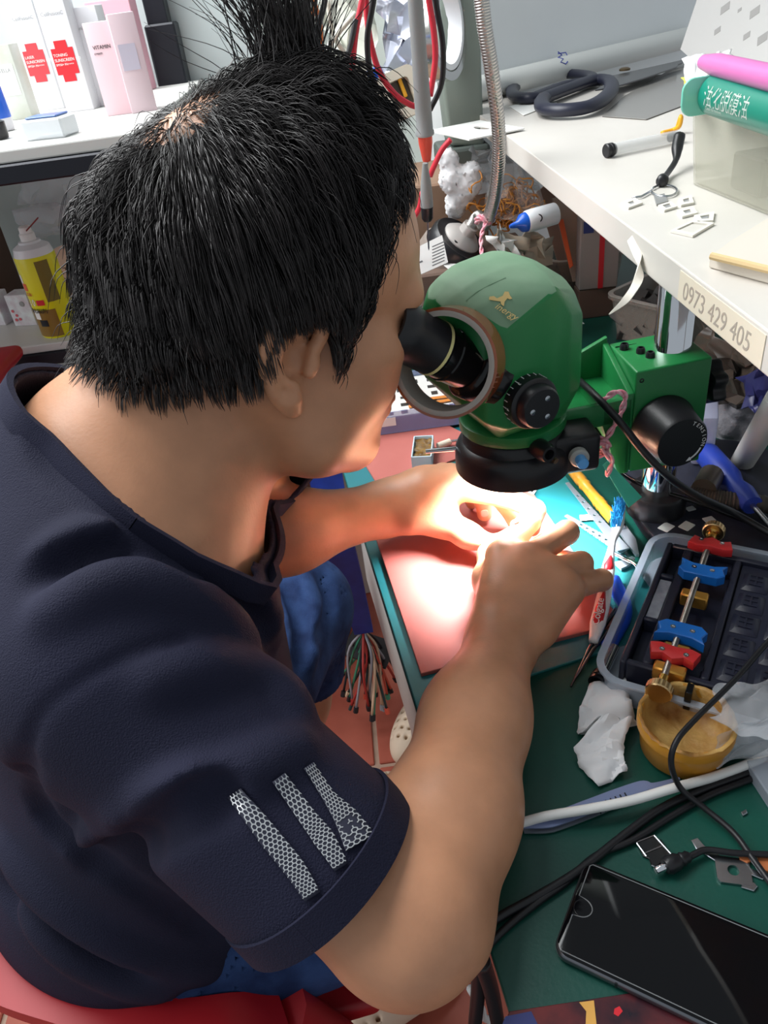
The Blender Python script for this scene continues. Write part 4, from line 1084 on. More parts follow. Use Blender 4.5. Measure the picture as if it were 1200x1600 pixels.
for i in range(3):
    for j in range(5):
        x, y = 0.070+i*0.026, 0.012+j*(JL-0.026)/5
        w, h = 0.022, (JL-0.026)/5-0.004
        c = mk('raised_pad', *hull([(x+a, y+b, z) for a, b, z in ((0, 0, 0.030), (w, 0, 0.030), (w, h, 0.030), (0, h, 0.030), (0.004, 0.004, 0.0335), (w-0.004, 0.004, 0.0335), (w-0.004, h-0.004, 0.0335), (0.004, h-0.004, 0.0335))], JF, 0.0006, 1), BED, jig, 40)
        m = MB()
        for q in range(3): m.add(*box((x+0.006, y+0.006+q*(h-0.012)/2-0.0007, 0.0334), (x+w-0.006, y+0.006+q*(h-0.012)/2+0.0007, 0.0345), JF))
        m.add(*box((x+w/2-0.0008, y+0.005, 0.0334), (x+w/2+0.0008, y+h-0.005, 0.0343), JF)); m.build('rib', BED, c)
RX = 0.038
ka, kb_ = jg(RX-0.002, -0.012, 0.040), jg(RX-0.002, JL+0.010, 0.040)
th = []; n = 260
prof = [(0.0026+0.0003*(k % 2), k*(JL+0.010)/220) for k in range(221)]
mk('threaded_rod', *lathe(prof, 12, frame(ka, (0, 0, 1), kb_-ka)), mat('zinc', (160, 156, 150), rough=0.3, metal=1.0, var=0.2, vscale=80), jig, 30)
def knob(at_, d): 
    fr = frame(at_, (0, 0, 1), d); P = []
    kn = mk('gold_knob', *lathe([(0.004, -0.002), (0.004, 0.006), (0.0062, 0.007), (0.0062, 0.009)], 20, fr), BRASS, jig, 40)
    kr = [((0.0098+0.0004*(k % 2))*math.cos(2*math.pi*k/48), (0.0098+0.0004*(k % 2))*math.sin(2*math.pi*k/48)) for k in range(48)]
    mk('knurled_head', *prism(kr, 0.009, 0.0165, fr, 0.0008, 1), mat('worn_gold', (208, 176, 128), rough=0.3, metal=1.0), kn, 30)
knob(ka, ka-kb_); knob(kb_, kb_-ka)
def bow(y, z, m, h, name='clamp', flip=1):
    P = [(-0.031, 0.010), (-0.026, 0.0035), (-0.031, -0.004), (-0.022, -0.0095), (0.022, -0.0095), (0.031, -0.004), (0.026, 0.0035), (0.031, 0.010), (0.014, 0.0060), (-0.014, 0.0060)]
    P = [(a*0.62, b*flip) for a, b in P]
    c = mk(name, *prism(ccw(P), z, z+h, (jg(RX, y), JF[1]), 0.0008, 1), m, jig, 40)
    for sx in (-0.007, 0.008):
        mk('screw', *lathe([(0.0021, 0), (0.0021, 0.0007), (0.0011, 0.0007), (0.0008, 0.0002)], 12, (jg(RX+sx, y-0.001*flip, z+h), JF[1])), CHROME, c, 40)
def bar(y, z, m, h, flip=1):
    P = [(-0.029, 0.006*1), (-0.024, -0.006), (-0.012, -0.003), (0.0, -0.0075), (0.012, -0.003), (0.024, -0.006), (0.029, 0.006), (0.018, 0.0085), (0.0, 0.007), (-0.018, 0.0085)]
    P = [(a*0.66, b*flip) for a, b in P]
    c = mk('red_clamp', *prism(ccw(P), z, z+h, (jg(RX, y), JF[1]), 0.0012, 2), m, jig, 40)
    for sx in (-0.009, 0.009):
        mk('screw', *lathe([(0.0021, 0), (0.0021, 0.0007), (0.0011, 0.0007), (0.0008, 0.0002)], 12, (jg(RX+sx, y, z+h), JF[1])), CHROME, c, 40)
bar(JL-0.004, 0.038, REDC, 0.009, -1); bar(0.012, 0.038, REDC, 0.009, 1)
bow(JL-0.044, 0.036, BLUC, 0.010, 'blue_clamp'); bow(0.040, 0.036, BLUC, 0.010, 'blue_clamp', -1)
for y, w in ((JL*0.56, 0.011), (0.024, 0.010), (0.001, 0.012)):
    mk('brass_block', *box((RX-w, y-0.005, 0.028), (RX+w, y+0.005, 0.041), JF, 0.0012, 1), mat('golden_alloy', (214, 158, 74), rough=0.35, metal=0.8), jig, 40)
ss = thing('black_clip', 'small black metal clip hanging at the rim of the flux pot', 'clip', jg(0.055, -0.012, 0.02))
mk('strip', *box((0.053, -0.016, 0.018), (0.058, -0.004, 0.037), JF, 0.0005, 1), BLKG, ss, 40)
mk('eyelet', *lathe([(0.0008, 0), (0.0014, 0.0004), (0.0008, 0.0008)], 10, frame(jg(0.0555, -0.0162, 0.024), (1, 0, 0), -jy), closed=True), CHROME, ss, True)

# ---- amber flux pot
pc = onz(1073, 1122, Z0+0.0345); pf = frame((pc[0], pc[1], Z0), (1, 0, 0))
pot = thing('flux_pot', 'round amber plastic pot caked with old flux, next to the tissue', 'pot', (pc[0], pc[1], Z0))
AMBER = mat('amber_plastic', (210, 150, 52), rough=0.3, rgb2=(196, 132, 40), vscale=16, alpha=0.96, sss=0.0)
mk('bowl', *lathe([(0.0005, 0.001), (0.0275, 0.001), (0.0305, 0.004), (0.0325, 0.026), (0.0345, 0.0265), (0.0345, 0.034), (0.0330, 0.036), (0.0312, 0.035), (0.0298, 0.010), (0.0005, 0.009)], 56, pf, cap=False), AMBER, pot, 40)
V, F = lathe([(0.003, 0.0130), (0.008, 0.0130), (0.016, 0.0136), (0.022, 0.0146), (0.027, 0.019), (0.0300, 0.028), (0.0310, 0.0350), (0.0325, 0.0368), (0.0342, 0.0356)], 56, pf, cap=False)
F = F+[tuple(i*9 for i in range(56))[::-1]]; V = V+np.random.default_rng(2).normal(0, 0.0005, V.shape)*np.clip(np.linalg.norm(V-V.mean(0), axis=1)/0.03, 0.15, 1)[:, None]
mk('caked_flux', V, F, mat('caked_flux', (150, 98, 36), rough=0.5, rgb2=(204, 166, 98), vscale=34, bump=0.6, bscale=160), pot, True)

# ---- tissue, plastic bag
TIS = mat('tissue', (236, 236, 238), rough=0.9)
ts = thing('crumpled_tissue', 'folded white tissue lying left of the amber pot', 'tissue', onz(945, 1150, Z0))
def sheet(px, zs, nx, ny, amp, seed, m, name, parent, smooth=True, sub_=True):
    P = [onz(x, y, Z0+z) for (x, y), z in zip(px, zs)]; base = np.array([0, 0, Z0])
    V, F = crumple(frame(base), [p-base for p in P], nx, ny, amp, seed)
    o = mk(name, V, F, m, parent, smooth); mo = o.modifiers.new('thickness', 'SOLIDIFY'); mo.thickness = 0.0005; mo.offset = 1
    if sub_: sd_ = o.modifiers.new('soften', 'SUBSURF'); sd_.levels = 2; sd_.render_levels = 2; sd_.boundary_smooth = 'PRESERVE_CORNERS'
    return o
rows = [((922, 1070, .010), (976, 1060, .012)), ((905, 1108, .014), (986, 1096, .016)), ((902, 1146, .005), (996, 1132, .004)), ((940, 1118, .021), (988, 1122, .013)), ((897, 1168, .009), (974, 1162, .012)), ((906, 1196, .004), (976, 1186, .012)), ((934, 1231, .002), (979, 1206, .005))]
rt = np.random.default_rng(11); G = []
for i in range(len(rows)-1):
    for k in range(6 if i < len(rows)-2 else 7):
        u = k/6; row = []
        for j in range(9):
            v = j/8; q = [(np.array(rows[i][0])*(1-v)+np.array(rows[i][1])*v)*(1-u)+(np.array(rows[i+1][0])*(1-v)+np.array(rows[i+1][1])*v)*u][0]
            p = onz(q[0], q[1], Z0+q[2]); p[2] += 0.0022*math.sin(7*v+2.1*i+1.3*u*3)+0.0012*math.sin(13*v+5*u+i); p[2] = max(p[2], Z0+0.0012); row.append(p+rt.normal(0, 0.00035, 3))
        G.append(row)
n_, k_2 = len(G), 9; V = np.array(G).reshape(-1, 3)
o = mk('folds', V, [(i*9+j, (i+1)*9+j, (i+1)*9+j+1, i*9+j+1) for i in range(n_-1) for j in range(8)], TIS, ts, 35)
mo = o.modifiers.new('thickness', 'SOLIDIFY'); mo.thickness = 0.0006; mo.offset = 1
BAG = mat('clear_film', (214, 218, 224), rough=0.12, alpha=0.34, spec=0.8)
pb_ = thing('plastic_bag', 'crumpled clear plastic bag over the right rim of the amber pot', 'bag', onz(1170, 1130, Z0))
sheet([(1112, 1140), (1122, 1075), (1215, 1060), (1225, 1165)], [0.047, 0.040, 0.030, 0.034], 6, 5, 0.0032, 21, BAG, 'bag_front', pb_)
sheet([(1125, 1205), (1118, 1150), (1215, 1110), (1230, 1185)], [0.006, 0.040, 0.040, 0.010], 6, 5, 0.0032, 22, BAG, 'bag_side', pb_)

# ---- cables
WCAB = mat('white_cable', (232, 232, 230), rough=0.35); BCAB = mat('black_cable', (24, 24, 28), rough=0.4)
tag(mk('white_cable', *tube(wpath([(800, 1291), (850, 1276), (920, 1264), (985, 1251), (1050, 1232), (1120, 1212), (1190, 1184), (1260, 1140)], [Z0+0.006, Z0+0.010]+[Z0+0.013]*3+[Z0+0.008]*3), 0.0034, 12), WCAB, None, True), 'white cable running across the tweezers and under the amber pot', 'cable')
tag(mk('black_cable', *tube(wpath([(1240, 1170), (1180, 1202), (1100, 1232), (1035, 1262), (975, 1305), (905, 1360), (840, 1400), (770, 1440), (700, 1500)], Z0+0.004), 0.0029, 10), BCAB, None, True), 'upper black cable crossing the green mat from the pot to the elbow', 'cable', None)
tag(mk('black_cable', *tube(wpath([(1240, 1182), (1185, 1212), (1110, 1242), (1050, 1275), (990, 1312), (930, 1338), (885, 1378), (840, 1410), (780, 1460), (720, 1530)], Z0+0.003), 0.0024, 10), BCAB, None, True), 'lower black cable touching the top corner of the phone', 'cable', None)
tag(mk('thin_cable', *tube(wpath([(1250, 955), (1200, 1003), (1150, 1060), (1085, 1125), (1056, 1160), (1049, 1195), (1064, 1232), (1100, 1262), (1145, 1300), (1175, 1340), (1215, 1395)], [Z0+0.06, Z0+0.055, Z0+0.052, Z0+0.050, Z0+0.048, Z0+0.034, Z0+0.016, Z0+0.008, Z0+0.006, Z0+0.006, Z0+0.006]), 0.0021, 10), BCAB, None, True), 'thin black lead looping over the amber pot', 'cable')
pl = thing('plug_lead', 'black barrel plug on a lead beside the metal bracket', 'plug', onz(1060, 1340, Z0))
mk('lead', *tube(wpath([(1220, 1336), (1150, 1333), (1105, 1328), (1085, 1335), (1075, 1341)], Z0+0.006), 0.0022, 10), BCAB, pl, True)
a, b = onz(1078, 1337, Z0+0.0065), onz(1024, 1361, Z0+0.0065); L = np.linalg.norm(b-a); fr = frame(a, (0, 0, 1), b-a)
mk('grip', *lathe([(0.0025, 0), (0.0040, 0.002), (0.0036, 0.004), (0.0046, 0.006), (0.0040, 0.0075), (0.0055, 0.010), (0.0060, L*0.62), (0.0048, L*0.72), (0.0026, L*0.74)], 18, fr), BLK, pl, 50)
mk('barrel', *lathe([(0.0026, L*0.72), (0.0026, L*0.98), (0.0021, L)], 16, fr), CHROME, pl, 50)
# lamp lead and the long lead from the microscope
tag(mk('lamp_lead', *tube(spline([onz(894, 585, 0.90), onz(925, 613, 0.925), onz(965, 655, 0.915), onz(1005, 705, 0.893), onz(1045, 745, 0.868), onz(1090, 775, 0.83), onz(1150, 803, 0.79), onz(1230, 850, 0.775)]), 0.0034, 12), BCAB, None, True), 'thick black lead running from the microscope down past its post', 'cable')
tag(mk('lamp_lead', *tube(spline([onz(925, 655, 0.878), onz(942, 690, 0.87), onz(955, 722, 0.84), onz(985, 748, 0.80), onz(1025, 765, 0.79), onz(1080, 782, 0.785), onz(1160, 812, 0.772), onz(1230, 840, 0.770)]), 0.0026, 12), mat('gloss_black_cable', (16, 16, 18), rough=0.15), None, True), 'thin glossy lead looping from the ring lamp round the post foot', 'cable')

# ---- blue-grey tweezers under the white cable
BLG = mat('blue_grey_enamel', (128, 140, 178), rough=0.3, metal=0.3)
bt = thing('flat_tweezers', 'blue grey flat tweezers with a ridged grip under the white cable', 'tweezers', onz(920, 1270, Z0))
P = wpath([(818, 1298), (860, 1290), (920, 1268), (965, 1250), (1005, 1236), (1022, 1236), (1062, 1224)], [Z0+0.002]*7)
for zz, nm in ((0.0, 'prong'), (0.004, 'prong')):
    mk(nm, *ribbon(P+np.array([0, 0.0012 if zz else 0, zz]), [0.004, 0.0105, 0.0105, 0.0095, 0.0085, 0.005, 0.0018], 0.0012, (0.3, 1, 0)), BLG if zz else PERF, bt, 40)
m = MB()
for i in range(7):
    c = onz(935+i*7.5, 1263.5-i*2.9, Z0+0.0072); m.add(*box((-0.0004, -0.004, -0.0003), (0.0004, 0.004, 0.0004), yawframe(c, 8)))
m.build('grip_ridges', BLK, bt)

# ---- telephone lying face up
PA = onz(918, 1332, Z0+0.010); PBt = onz(862, 1484, Z0+0.010)
yv = unit((PA-PBt)*np.array([1, 1, 0])); xv = np.array([yv[1], -yv[0], 0])
phf = (PBt*np.array([1, 1, 0])+np.array([0, 0, Z0+0.0005])+yv*0.0335+xv*0.069, np.stack([xv, yv, np.array([0, 0, 1.0])], 1))
ph = thing('smartphone', 'black glass smartphone lying face up on the green mat', 'phone', phf[0])
mk('frame', *prism(rrect(0.1385, 0.0672, 0.0095, 8), 0.0, 0.0072, phf, 0.0030, 4), mat('grey_metal_rim', (120, 122, 128), rough=0.3, metal=0.9), ph, 50)
scn = mk('screen', *prism(rrect(0.1360, 0.0648, 0.0085, 8), 0.0070, 0.0076, phf, 0.0003, 2), mat('black_glass', (8, 8, 11), rough=0.05, spec=0.3), ph, 50)
# screen protector with a notch round the home button
pr = [(0.066, 0.0305), (-0.0635, 0.0305), (-0.0650, 0.029)]
pr += [(-0.0650, 0.0068)]+[(-0.0622+0.0075*math.sin(a), 0.0062*math.cos(a)) for a in np.linspace(0.2, math.pi-0.2, 14)]+[(-0.0650, -0.0068)]
pr += [(-0.0650, -0.029), (-0.0635, -0.0305), (0.066, -0.0305)]
P3 = np.array([xf(phf, (x, y, 0.0078)) for x, y in pr+pr[:1]])
mk('protector_edge', *tube(P3, 0.00035, 5), mat('clear_edge', (120, 122, 124), rough=0.2), scn)
mk('home_button', *lathe([(0.0056, 0.0074), (0.0058, 0.0077), (0.0054, 0.0077), (0.0050, 0.0074)], 28, (xf(phf, (-0.0605, 0, 0)), phf[1]), closed=True), BLKG, ph, True)
for u in (-0.030, 0.038): mk('antenna_band', *box((u-0.0008, -0.0337, 0.001), (u+0.0008, -0.0334, 0.0062), phf), BLK, ph)

# ---- small metal shields, bracket, offcuts
sh1 = thing('shield_frame', 'small black faced metal shield above the phone', 'shield', onz(1025, 1335, Z0))
flat('plate', [(994, 1316), (1022, 1305), (1027, 1311), (1033, 1311), (1050, 1335), (1042, 1340), (1026, 1354), (1018, 1352), (1014, 1341), (1005, 1337)], Z0+0.0005, Z0+0.0022, BLKG, sh1)
for a, b in (((994, 1316), (1022, 1305)), ((994, 1316), (1010, 1338)), ((1007, 1333), (1033, 1322)), ((1022, 1305), (1050, 1336)), ((1018, 1352), (1027, 1356))):
    mk('rim', *tube([onz(*a, Z0+0.0024), onz(*b, Z0+0.0024)], 0.0006, 6), STEEL, sh1)
sh2 = thing('metal_bracket', 'small bright metal bracket with a round hole, right of the plug', 'bracket', onz(1140, 1350, Z0))
cpx = np.array(wxy([(1126, 1342), (1168, 1352), (1170, 1384), (1128, 1372)], Z0+0.002)); cc = onz(1146, 1360, Z0+0.002)[:2]
ou = []; inn = []
for k in range(24):
    a = 2*math.pi*k/24; d = np.array([math.cos(a), math.sin(a)]); q = 0.0105/max(abs(d @ np.array([0.96, -0.28])), abs(d @ np.array([0.28, 0.96]))*1.15); ou.append(tuple(cc+d*q)); inn.append(tuple(cc+d*0.0036))
mk('plate', *ringprism(ou, inn, Z0+0.0005, Z0+0.0022), STEEL, sh2)
for px in ([(1080, 1312), (1090, 1308), (1100, 1320), (1134, 1342), (1126, 1350), (1088, 1326)], [(1160, 1376), (1178, 1378), (1184, 1384), (1178, 1392), (1158, 1386)], [(1165, 1352), (1196, 1366), (1192, 1374), (1163, 1362)]):
    flat('lug', px, Z0+0.0008, Z0+0.0020, STEEL, sh2)
for i, px in enumerate([[(1158, 1268), (1166, 1263), (1168, 1270), (1161, 1274)], [(1018, 1288), (1034, 1290), (1033, 1292), (1019, 1291)]]):
    tag(flat('metal_scrap', px, Z0+0.0002, Z0+0.002, STEEL), ['tiny bright metal scrap below the cables near the right edge', 'tiny curl of wire above the black shield'][i], 'scrap')
COP = mat('copper_orange', (196, 116, 70), rough=0.4)
tag(flat('copper_offcut', [(1154, 1330), (1172, 1326), (1180, 1340), (1168, 1348), (1156, 1342)], Z0+0.0005, Z0+0.003, COP), 'orange copper offcut left of the thin lead', 'offcut')
tag(flat('copper_offcut', [(1184, 1338), (1204, 1340), (1206, 1362), (1186, 1358)], Z0+0.0005, Z0+0.003, COP), 'orange copper offcut at the right edge of the photo', 'offcut')
tag(mk('clear_strip', *box((-0.004, -0.03, 0), (0.02, 0.03, 0.012), yawframe(onz(1206, 1258, Z0), 4), 0.001, 1), CLEAR, None, 40), 'small clear plastic box below the cables, at the right edge', 'box')
# white stickers on the microscope foot
for i, (x, y, w) in enumerate(((1041, 824, 0.014), (1073, 822, 0.014), (1108, 812, 0.011), (1079, 795, 0.009))):
    fr = yawframe(onz(x, y, Z0+0.0143), 35 if i < 2 else 10)
    tag(mk('sticker', *prism(rrect(w, w*0.8, 0.001, 3), 0, 0.0004, fr), PAPER), ['white square sticker on the microscope foot, nearest the toothbrush', 'white square sticker in the middle of the microscope foot', 'white sticker on the microscope foot behind the gold knob', 'small pale scrap of tape below the microscope post'][i], 'sticker')
cl = tag(flat('chip_label', [(821, 766), (828, 759), (840, 763), (834, 772)], Z0+0.0076, Z0+0.0082, PAPER), 'tiny white edged dark chip on the red mat beyond the fingers', 'chip')
flat('chip_face', [(824, 765), (829, 761), (836, 764), (832, 769)], Z0+0.0082, Z0+0.0086, BLK, cl)
# printed card at the near edge of the table
cd = tag(flat('printed_card', [(770, 1640), (796, 1580), (1000, 1549), (1060, 1580), (1130, 1640)], Z0+0.0002, Z0+0.0012, mat('dark_print', (24, 18, 30), rough=0.25, rgb2=(110, 40, 40), vscale=26)), 'glossy dark space print card at the near table edge', 'card')
for nm, px, c in (('blue_print', [(790, 1588), (830, 1580), (840, 1600), (780, 1612)], (52, 58, 112)), ('yellow_arc', [(905, 1566), (928, 1563), (932, 1600), (915, 1602), (916, 1580)], (214, 160, 80)), ('red_dot', [(960, 1576), (968, 1572), (973, 1580), (966, 1588), (959, 1584)], (204, 40, 50))):
    flat(nm, px, Z0+0.0012, Z0+0.0014, mat(nm, c, rough=0.25), cd, 0.0)
# ================================================================== LEFT RACK, CHAIR, FLOOR
def ony(x, y, Y):
    d = ray(x, y); return CAM+d*(Y/d[1])
BSTEEL = mat('black_steel', (30, 32, 40), rough=0.4, metal=0.3); WSHELF = mat('white_shelf', (204, 204, 200), rough=0.4)
rack = thing('shelf_rack', 'black steel rack with white shelves in the far left corner', 'shelf', (-0.5, 1.4, 0))
S1, S2 = 1.14, 0.815
RXR = -0.20
for z, y0 in ((S1, 0.985), (S2, 1.265), (0.42, 1.265)):
    mk('shelf', *box((-1.10, y0+0.005, z-0.014), (RXR-0.02, 1.62, z), None, 0.002, 2), WSHELF if z != S2 else mat('grey_shelf', (196, 194, 190), rough=0.4), rack)
    mk('rail', *box((-1.10, y0, z-0.036), (RXR-0.02, y0+0.018, z-0.0145), None, 0.002, 1), BSTEEL, rack)
    mk('bracket', *box((RXR-0.035, y0+0.02, z-0.034), (RXR-0.022, 1.62, z-0.0145), None, 0.002, 1), BSTEEL, rack)
ux = ony(250, 50, 1.60)[0]
for x in (ux, -1.06):
    mk('upright', *box((x-0.018, 1.60, 0), (x+0.018, 1.64, 1.75), None, 0.002, 1), BSTEEL, rack)
mk('upright_sleeve', *box((ux-0.024, 1.592, 0.9), (ux+0.028, 1.645, ony(262, 35, 1.59)[2]), None, 0.003, 1), BSTEEL, rack)
mk('back_panel', *box((-1.08, 1.645, 0.3), (RXR+0.1, 1.650, 1.75)), mat('glossy_grey_panel', (196, 206, 206), rough=0.2), rack)
mk('dark_panel', *box((-0.95, 1.62, S1), (-0.60, 1.636, 1.5), None, 0.001, 1), mat('slate_panel', (108, 120, 134), rough=0.4), rack)

def carton(name, px, py, w, d, h, yaw, m, label, cat, Y=None, z=S1, group=None):
    """upright carton standing with the lower left front corner at a photo point"""
    p = onz(px, py, z); fr = yawframe((p[0], p[1], z), yaw)
    t = thing(name, label, cat, p, group)
    mk('carton', *box((0, 0, 0), (w, d, h), fr, 0.0012, 2), m, t, 40)
    return t, fr
CW = mat('white_carton', (222, 222, 226), rough=0.4); CP = mat('pink_carton', (230, 196, 203), rough=0.4); CP2 = mat('rose_carton', (232, 176, 190), rough=0.4)
REDI = mat('red_print', (206, 40, 48), rough=0.4); GREYI = mat('grey_print', (150, 150, 150), rough=0.6)
def front(fr, x, z): return (xf(fr, (x, -0.0006, z)), np.stack([fr[1][:, 0], fr[1][:, 2], -fr[1][:, 1]], 1))
BS = 1.04
def crossbox(px, py, lab, title, col):
    w, h = 0.043, 0.150
    t, fr = carton('cosmetic_box', px, py, w, 0.034, h, -7, CW, lab, 'box', group='white and red cosmetic boxes')
    f0 = front(fr, 0, 0)
    cr = [(a*BS, b*BS) for a, b in [(0.011, 0.038), (0.029, 0.038), (0.029, 0.047), (0.036, 0.047), (0.036, 0.079), (0.029, 0.079), (0.029, 0.088), (0.011, 0.088), (0.011, 0.079), (0.004, 0.079), (0.004, 0.047), (0.011, 0.047)]]
    c = mk('red_cross', *prism(cr, 0, 0.0003, f0), col, t)
    m = MB()
    for i, (s, z) in enumerate(((title, 0.069), ('SUNSCREEN 100', 0.063), ('SPF50+ PA++++', 0.058))): m.add(*text_mesh(s, 0.0054 if i < 2 else 0.0040, (xf(f0, (0.0058, z*BS, 0.0004)), f0[1]), 0.0001))
    m.build('lettering', PAPER, c)
    mk('brand_lettering', *text_mesh('CellFusionC', 0.0068, (xf(f0, (0.005, 0.122, 0.0003)), f0[1]), 0.0001), GREYI, t)
crossbox(61, 174, 'left tall white cosmetic box with a red cross, beside the olive box', 'LASER', mat('pale_red_print', (214, 66, 74), rough=0.4))
crossbox(105, 176, 'right tall white cosmetic box with a brighter red cross', 'TONING', REDI)
t, fr = carton('cosmetic_box', 146, 168, 0.044, 0.036, 0.128, -5, CW, 'plain white cosmetic box between the red cross box and the pink box', 'box')
mk('lettering', *text_mesh('innisfree', 0.007, (front(fr, 0.008, 0.100)[0], front(fr, 0, 0)[1]), 0.0001), GREYI, t)
t, fr = carton('cosmetic_box', 168, 182, 0.040, 0.030, 0.108, -6, CP, 'pale pink cosmetic box with small black lettering', 'box')
mk('lettering', *text_mesh('VITAMIN', 0.0062, (front(fr, 0.006, 0.078)[0], front(fr, 0, 0)[1]), 0.0001), BLK, t)
mk('lettering', *text_mesh('cream', 0.0045, (front(fr, 0.006, 0.072)[0], front(fr, 0, 0)[1]), 0.0001), BLK, t)
t, fr = carton('cosmetic_box', 207, 178, 0.034, 0.046, 0.114, 14, mat('blush_carton', (230, 206, 213), rough=0.4), 'pale pink box with a lilac side label, by the black upright', 'box')
mk('side_label', *box((0.0302, 0.008, 0.045), (0.0306, 0.034, 0.090), fr), mat('lilac_label', (208, 200, 216), rough=0.5), t)
mk('front_label', *box((0.004, -0.0006, 0.050), (0.026, -0.0002, 0.080), fr), mat('lilac_label', (208, 200, 216), rough=0.5), t)
pp = ony(160, 110, 1.54); fr = yawframe((pp[0], 1.54, S1), -5); t = thing('cosmetic_box', 'rose pink box standing behind the pale pink boxes', 'box', (pp[0], 1.54, S1))
mk('carton', *box((0, 0, 0), (0.074, 0.04, 0.135), fr, 0.001, 1), CP2, t)
t, fr = carton('cosmetic_box', 6, 190, 0.046, 0.030, 0.096, -8, mat('olive_carton', (186, 188, 170), rough=0.35, rgb2=(214, 218, 214), vscale=14), 'olive and grey box with a white label at the left end', 'box')
mk('label', *box((0.004, -0.0008, 0.032), (0.042, -0.0002, 0.072), fr), PAPER, t)
mk('lettering', *text_mesh('CENTELLA', 0.0066, (front(fr, 0.006, 0.062)[0]+np.array([0, -0.0004, 0]), front(fr, 0, 0)[1]), 0.0001), GREYI, t)
p = onz(8, 205, S1); bl = thing('blue_bottle', 'small blue and white bottle at the left edge of the upper shelf', 'bottle', p)
mk('bottle', *lathe([(0.0, 0), (0.013, 0.001), (0.014, 0.004), (0.014, 0.016)], 24, (p, np.eye(3)), cap=False), CW, bl, 40)
mk('cap', *lathe([(0.014, 0.016), (0.0145, 0.018), (0.0135, 0.052), (0.010, 0.056), (0.0, 0.056)], 24, (p, np.eye(3)), cap=False), mat('deep_blue', (28, 92, 200), rough=0.25), bl, 40)
p = onz(2, 218, S1); bl = thing('black_tube', 'black cosmetic tube at the very left of the upper shelf', 'tube', p)
mk('tube', *lathe([(0.0, 0), (0.010, 0.001), (0.011, 0.005), (0.011, 0.020), (0.007, 0.022), (0.006, 0.028), (0, 0.028)], 20, (p, np.eye(3)), cap=False), BLKG, bl, 40)
p = onz(40, 222, S1); fr = yawframe(p, -12); cb = thing('clear_box', 'low clear box with a blue lid in front of the red cross boxes', 'box', p)
m = MB(); m.add(*box((0, 0, 0), (0.052, 0.040, 0.022), fr, 0.002, 1)); m.build('box', mat('milky_clear_plastic', (226, 230, 234), rough=0.2, alpha=0.75), cb)
mk('blue_lid', *box((0.006, 0.004, 0.0222), (0.046, 0.036, 0.0245), fr, 0.001, 1), mat('blue_lid_print', (76, 108, 166), rough=0.3), cb)
# lower shelf
p = onz(97, 518, S2); cfr = yawframe(p, -20); can = thing('spray_can', 'yellow spray can with white nozzle and red straw on the lower shelf', 'can', p)
YEL = mat('yellow_print', (228, 220, 20), rough=0.3); BRN = mat('brown_print', (138, 104, 40), rough=0.35)
R_ = 0.0325
mk('body', *lathe([(0.002, 0), (R_-0.002, 0.0), (R_, 0.003), (R_, 0.132), (R_-0.001, 0.134)], 40, cfr, cap=False), YEL, can, 40)
mk('shoulder', *lathe([(R_-0.001, 0.134), (R_-0.004, 0.146), (0.018, 0.152), (0.017, 0.155), (0.011, 0.156)], 40, cfr, cap=False), mat('white_enamel', (226, 228, 232), rough=0.3), can, 40)
nz_ = mk('nozzle', *lathe([(0.012, 0.155), (0.012, 0.166), (0.010, 0.168), (0.0095, 0.176), (0.007, 0.178), (0.001, 0.178)], 24, cfr), TB_W, can, 40)
mk('straw', *tube([xf(cfr, (0.006, -0.006, 0.171)), xf(cfr, (0.036, -0.004, 0.190))], 0.0011, 8), mat('dark_red_straw', (130, 40, 40), rough=0.4), nz_)
def wrap(name, a0, a1, z0, z1, m, r=R_+0.0004):
    A = np.radians(np.linspace(a0, a1, 14)); V = []; F = []
    for a in A: V += [xf(cfr, (r*math.cos(a), r*math.sin(a), z)) for z in (z0, z1)]
    for i in range(13): F.append((2*i, 2*i+2, 2*i+3, 2*i+1))
    return mk(name, V, F, m, can, True)
wrap('brown_panel', -150, -45, 0.004, 0.050, BRN); wrap('brown_side_panel', -58, -20, 0.062, 0.128, mat('olive_brown', (120, 104, 40), rough=0.4)); wrap('white_panel', -118, -96, 0.034, 0.050, PAPER, R_+0.0007)
wrap('black_print', -104, -78, 0.022, 0.033, BLK, R_+0.0007); wrap('red_badge', -92, -68, 0.058, 0.067, REDI, R_+0.0007); wrap('red_emblem', -140, -108, 0.082, 0.094, mat('orange_red_print', (226, 96, 50), rough=0.4)); wrap('white_emblem', -136, -118, 0.094, 0.108, PAPER)
def wraptext(s, a0, z, size, m, step):
    b = MB()
    for i, ch in enumerate(s):
        a = math.radians(a0+i*step); fr2 = (xf(cfr, ((R_+0.0009)*math.cos(a), (R_+0.0009)*math.sin(a), z)), cfr[1]@np.array([[-math.sin(a), 0, math.cos(a)], [math.cos(a), 0, math.sin(a)], [0, 1, 0]]))
        if ch != ' ': b.add(*text_mesh(ch, size, fr2, 0.0001))
    b.build('can_lettering', m, can)
wraptext('530', -138, 0.058, 0.015, PAPER, 15); wraptext('CON', -128, 0.074, 0.008, REDI, 10); wraptext('抛光清洁剂', -126, 0.046, 0.0085, BLK, 11)
t = thing('cotton_pack', 'clear pack of natural cotton pads with a salmon label', 'pack', ony(120, 440, 1.42))
p = ony(70, 480, 1.40); fr = yawframe((p[0], 1.42, S2), 0)
Sx = Field(); Sx.ell(xf(fr, (0.09, 0.03, 0.055)), np.eye(3), (0.11, 0.05, 0.062), 0.01)
sdf_obj(Sx, 'pack', mat('salmon_pack', (226, 190, 170), rough=0.35), t, 0.006)
f0 = front(fr, 0.030, 0.075); f0 = (f0[0]+np.array([0, -0.020, 0]), f0[1])
mk('lettering', *text_mesh('NATURAL\nCOTTON', 0.0165, f0, 0.0002), mat('brown_ink', (110, 70, 56), rough=0.6), t)
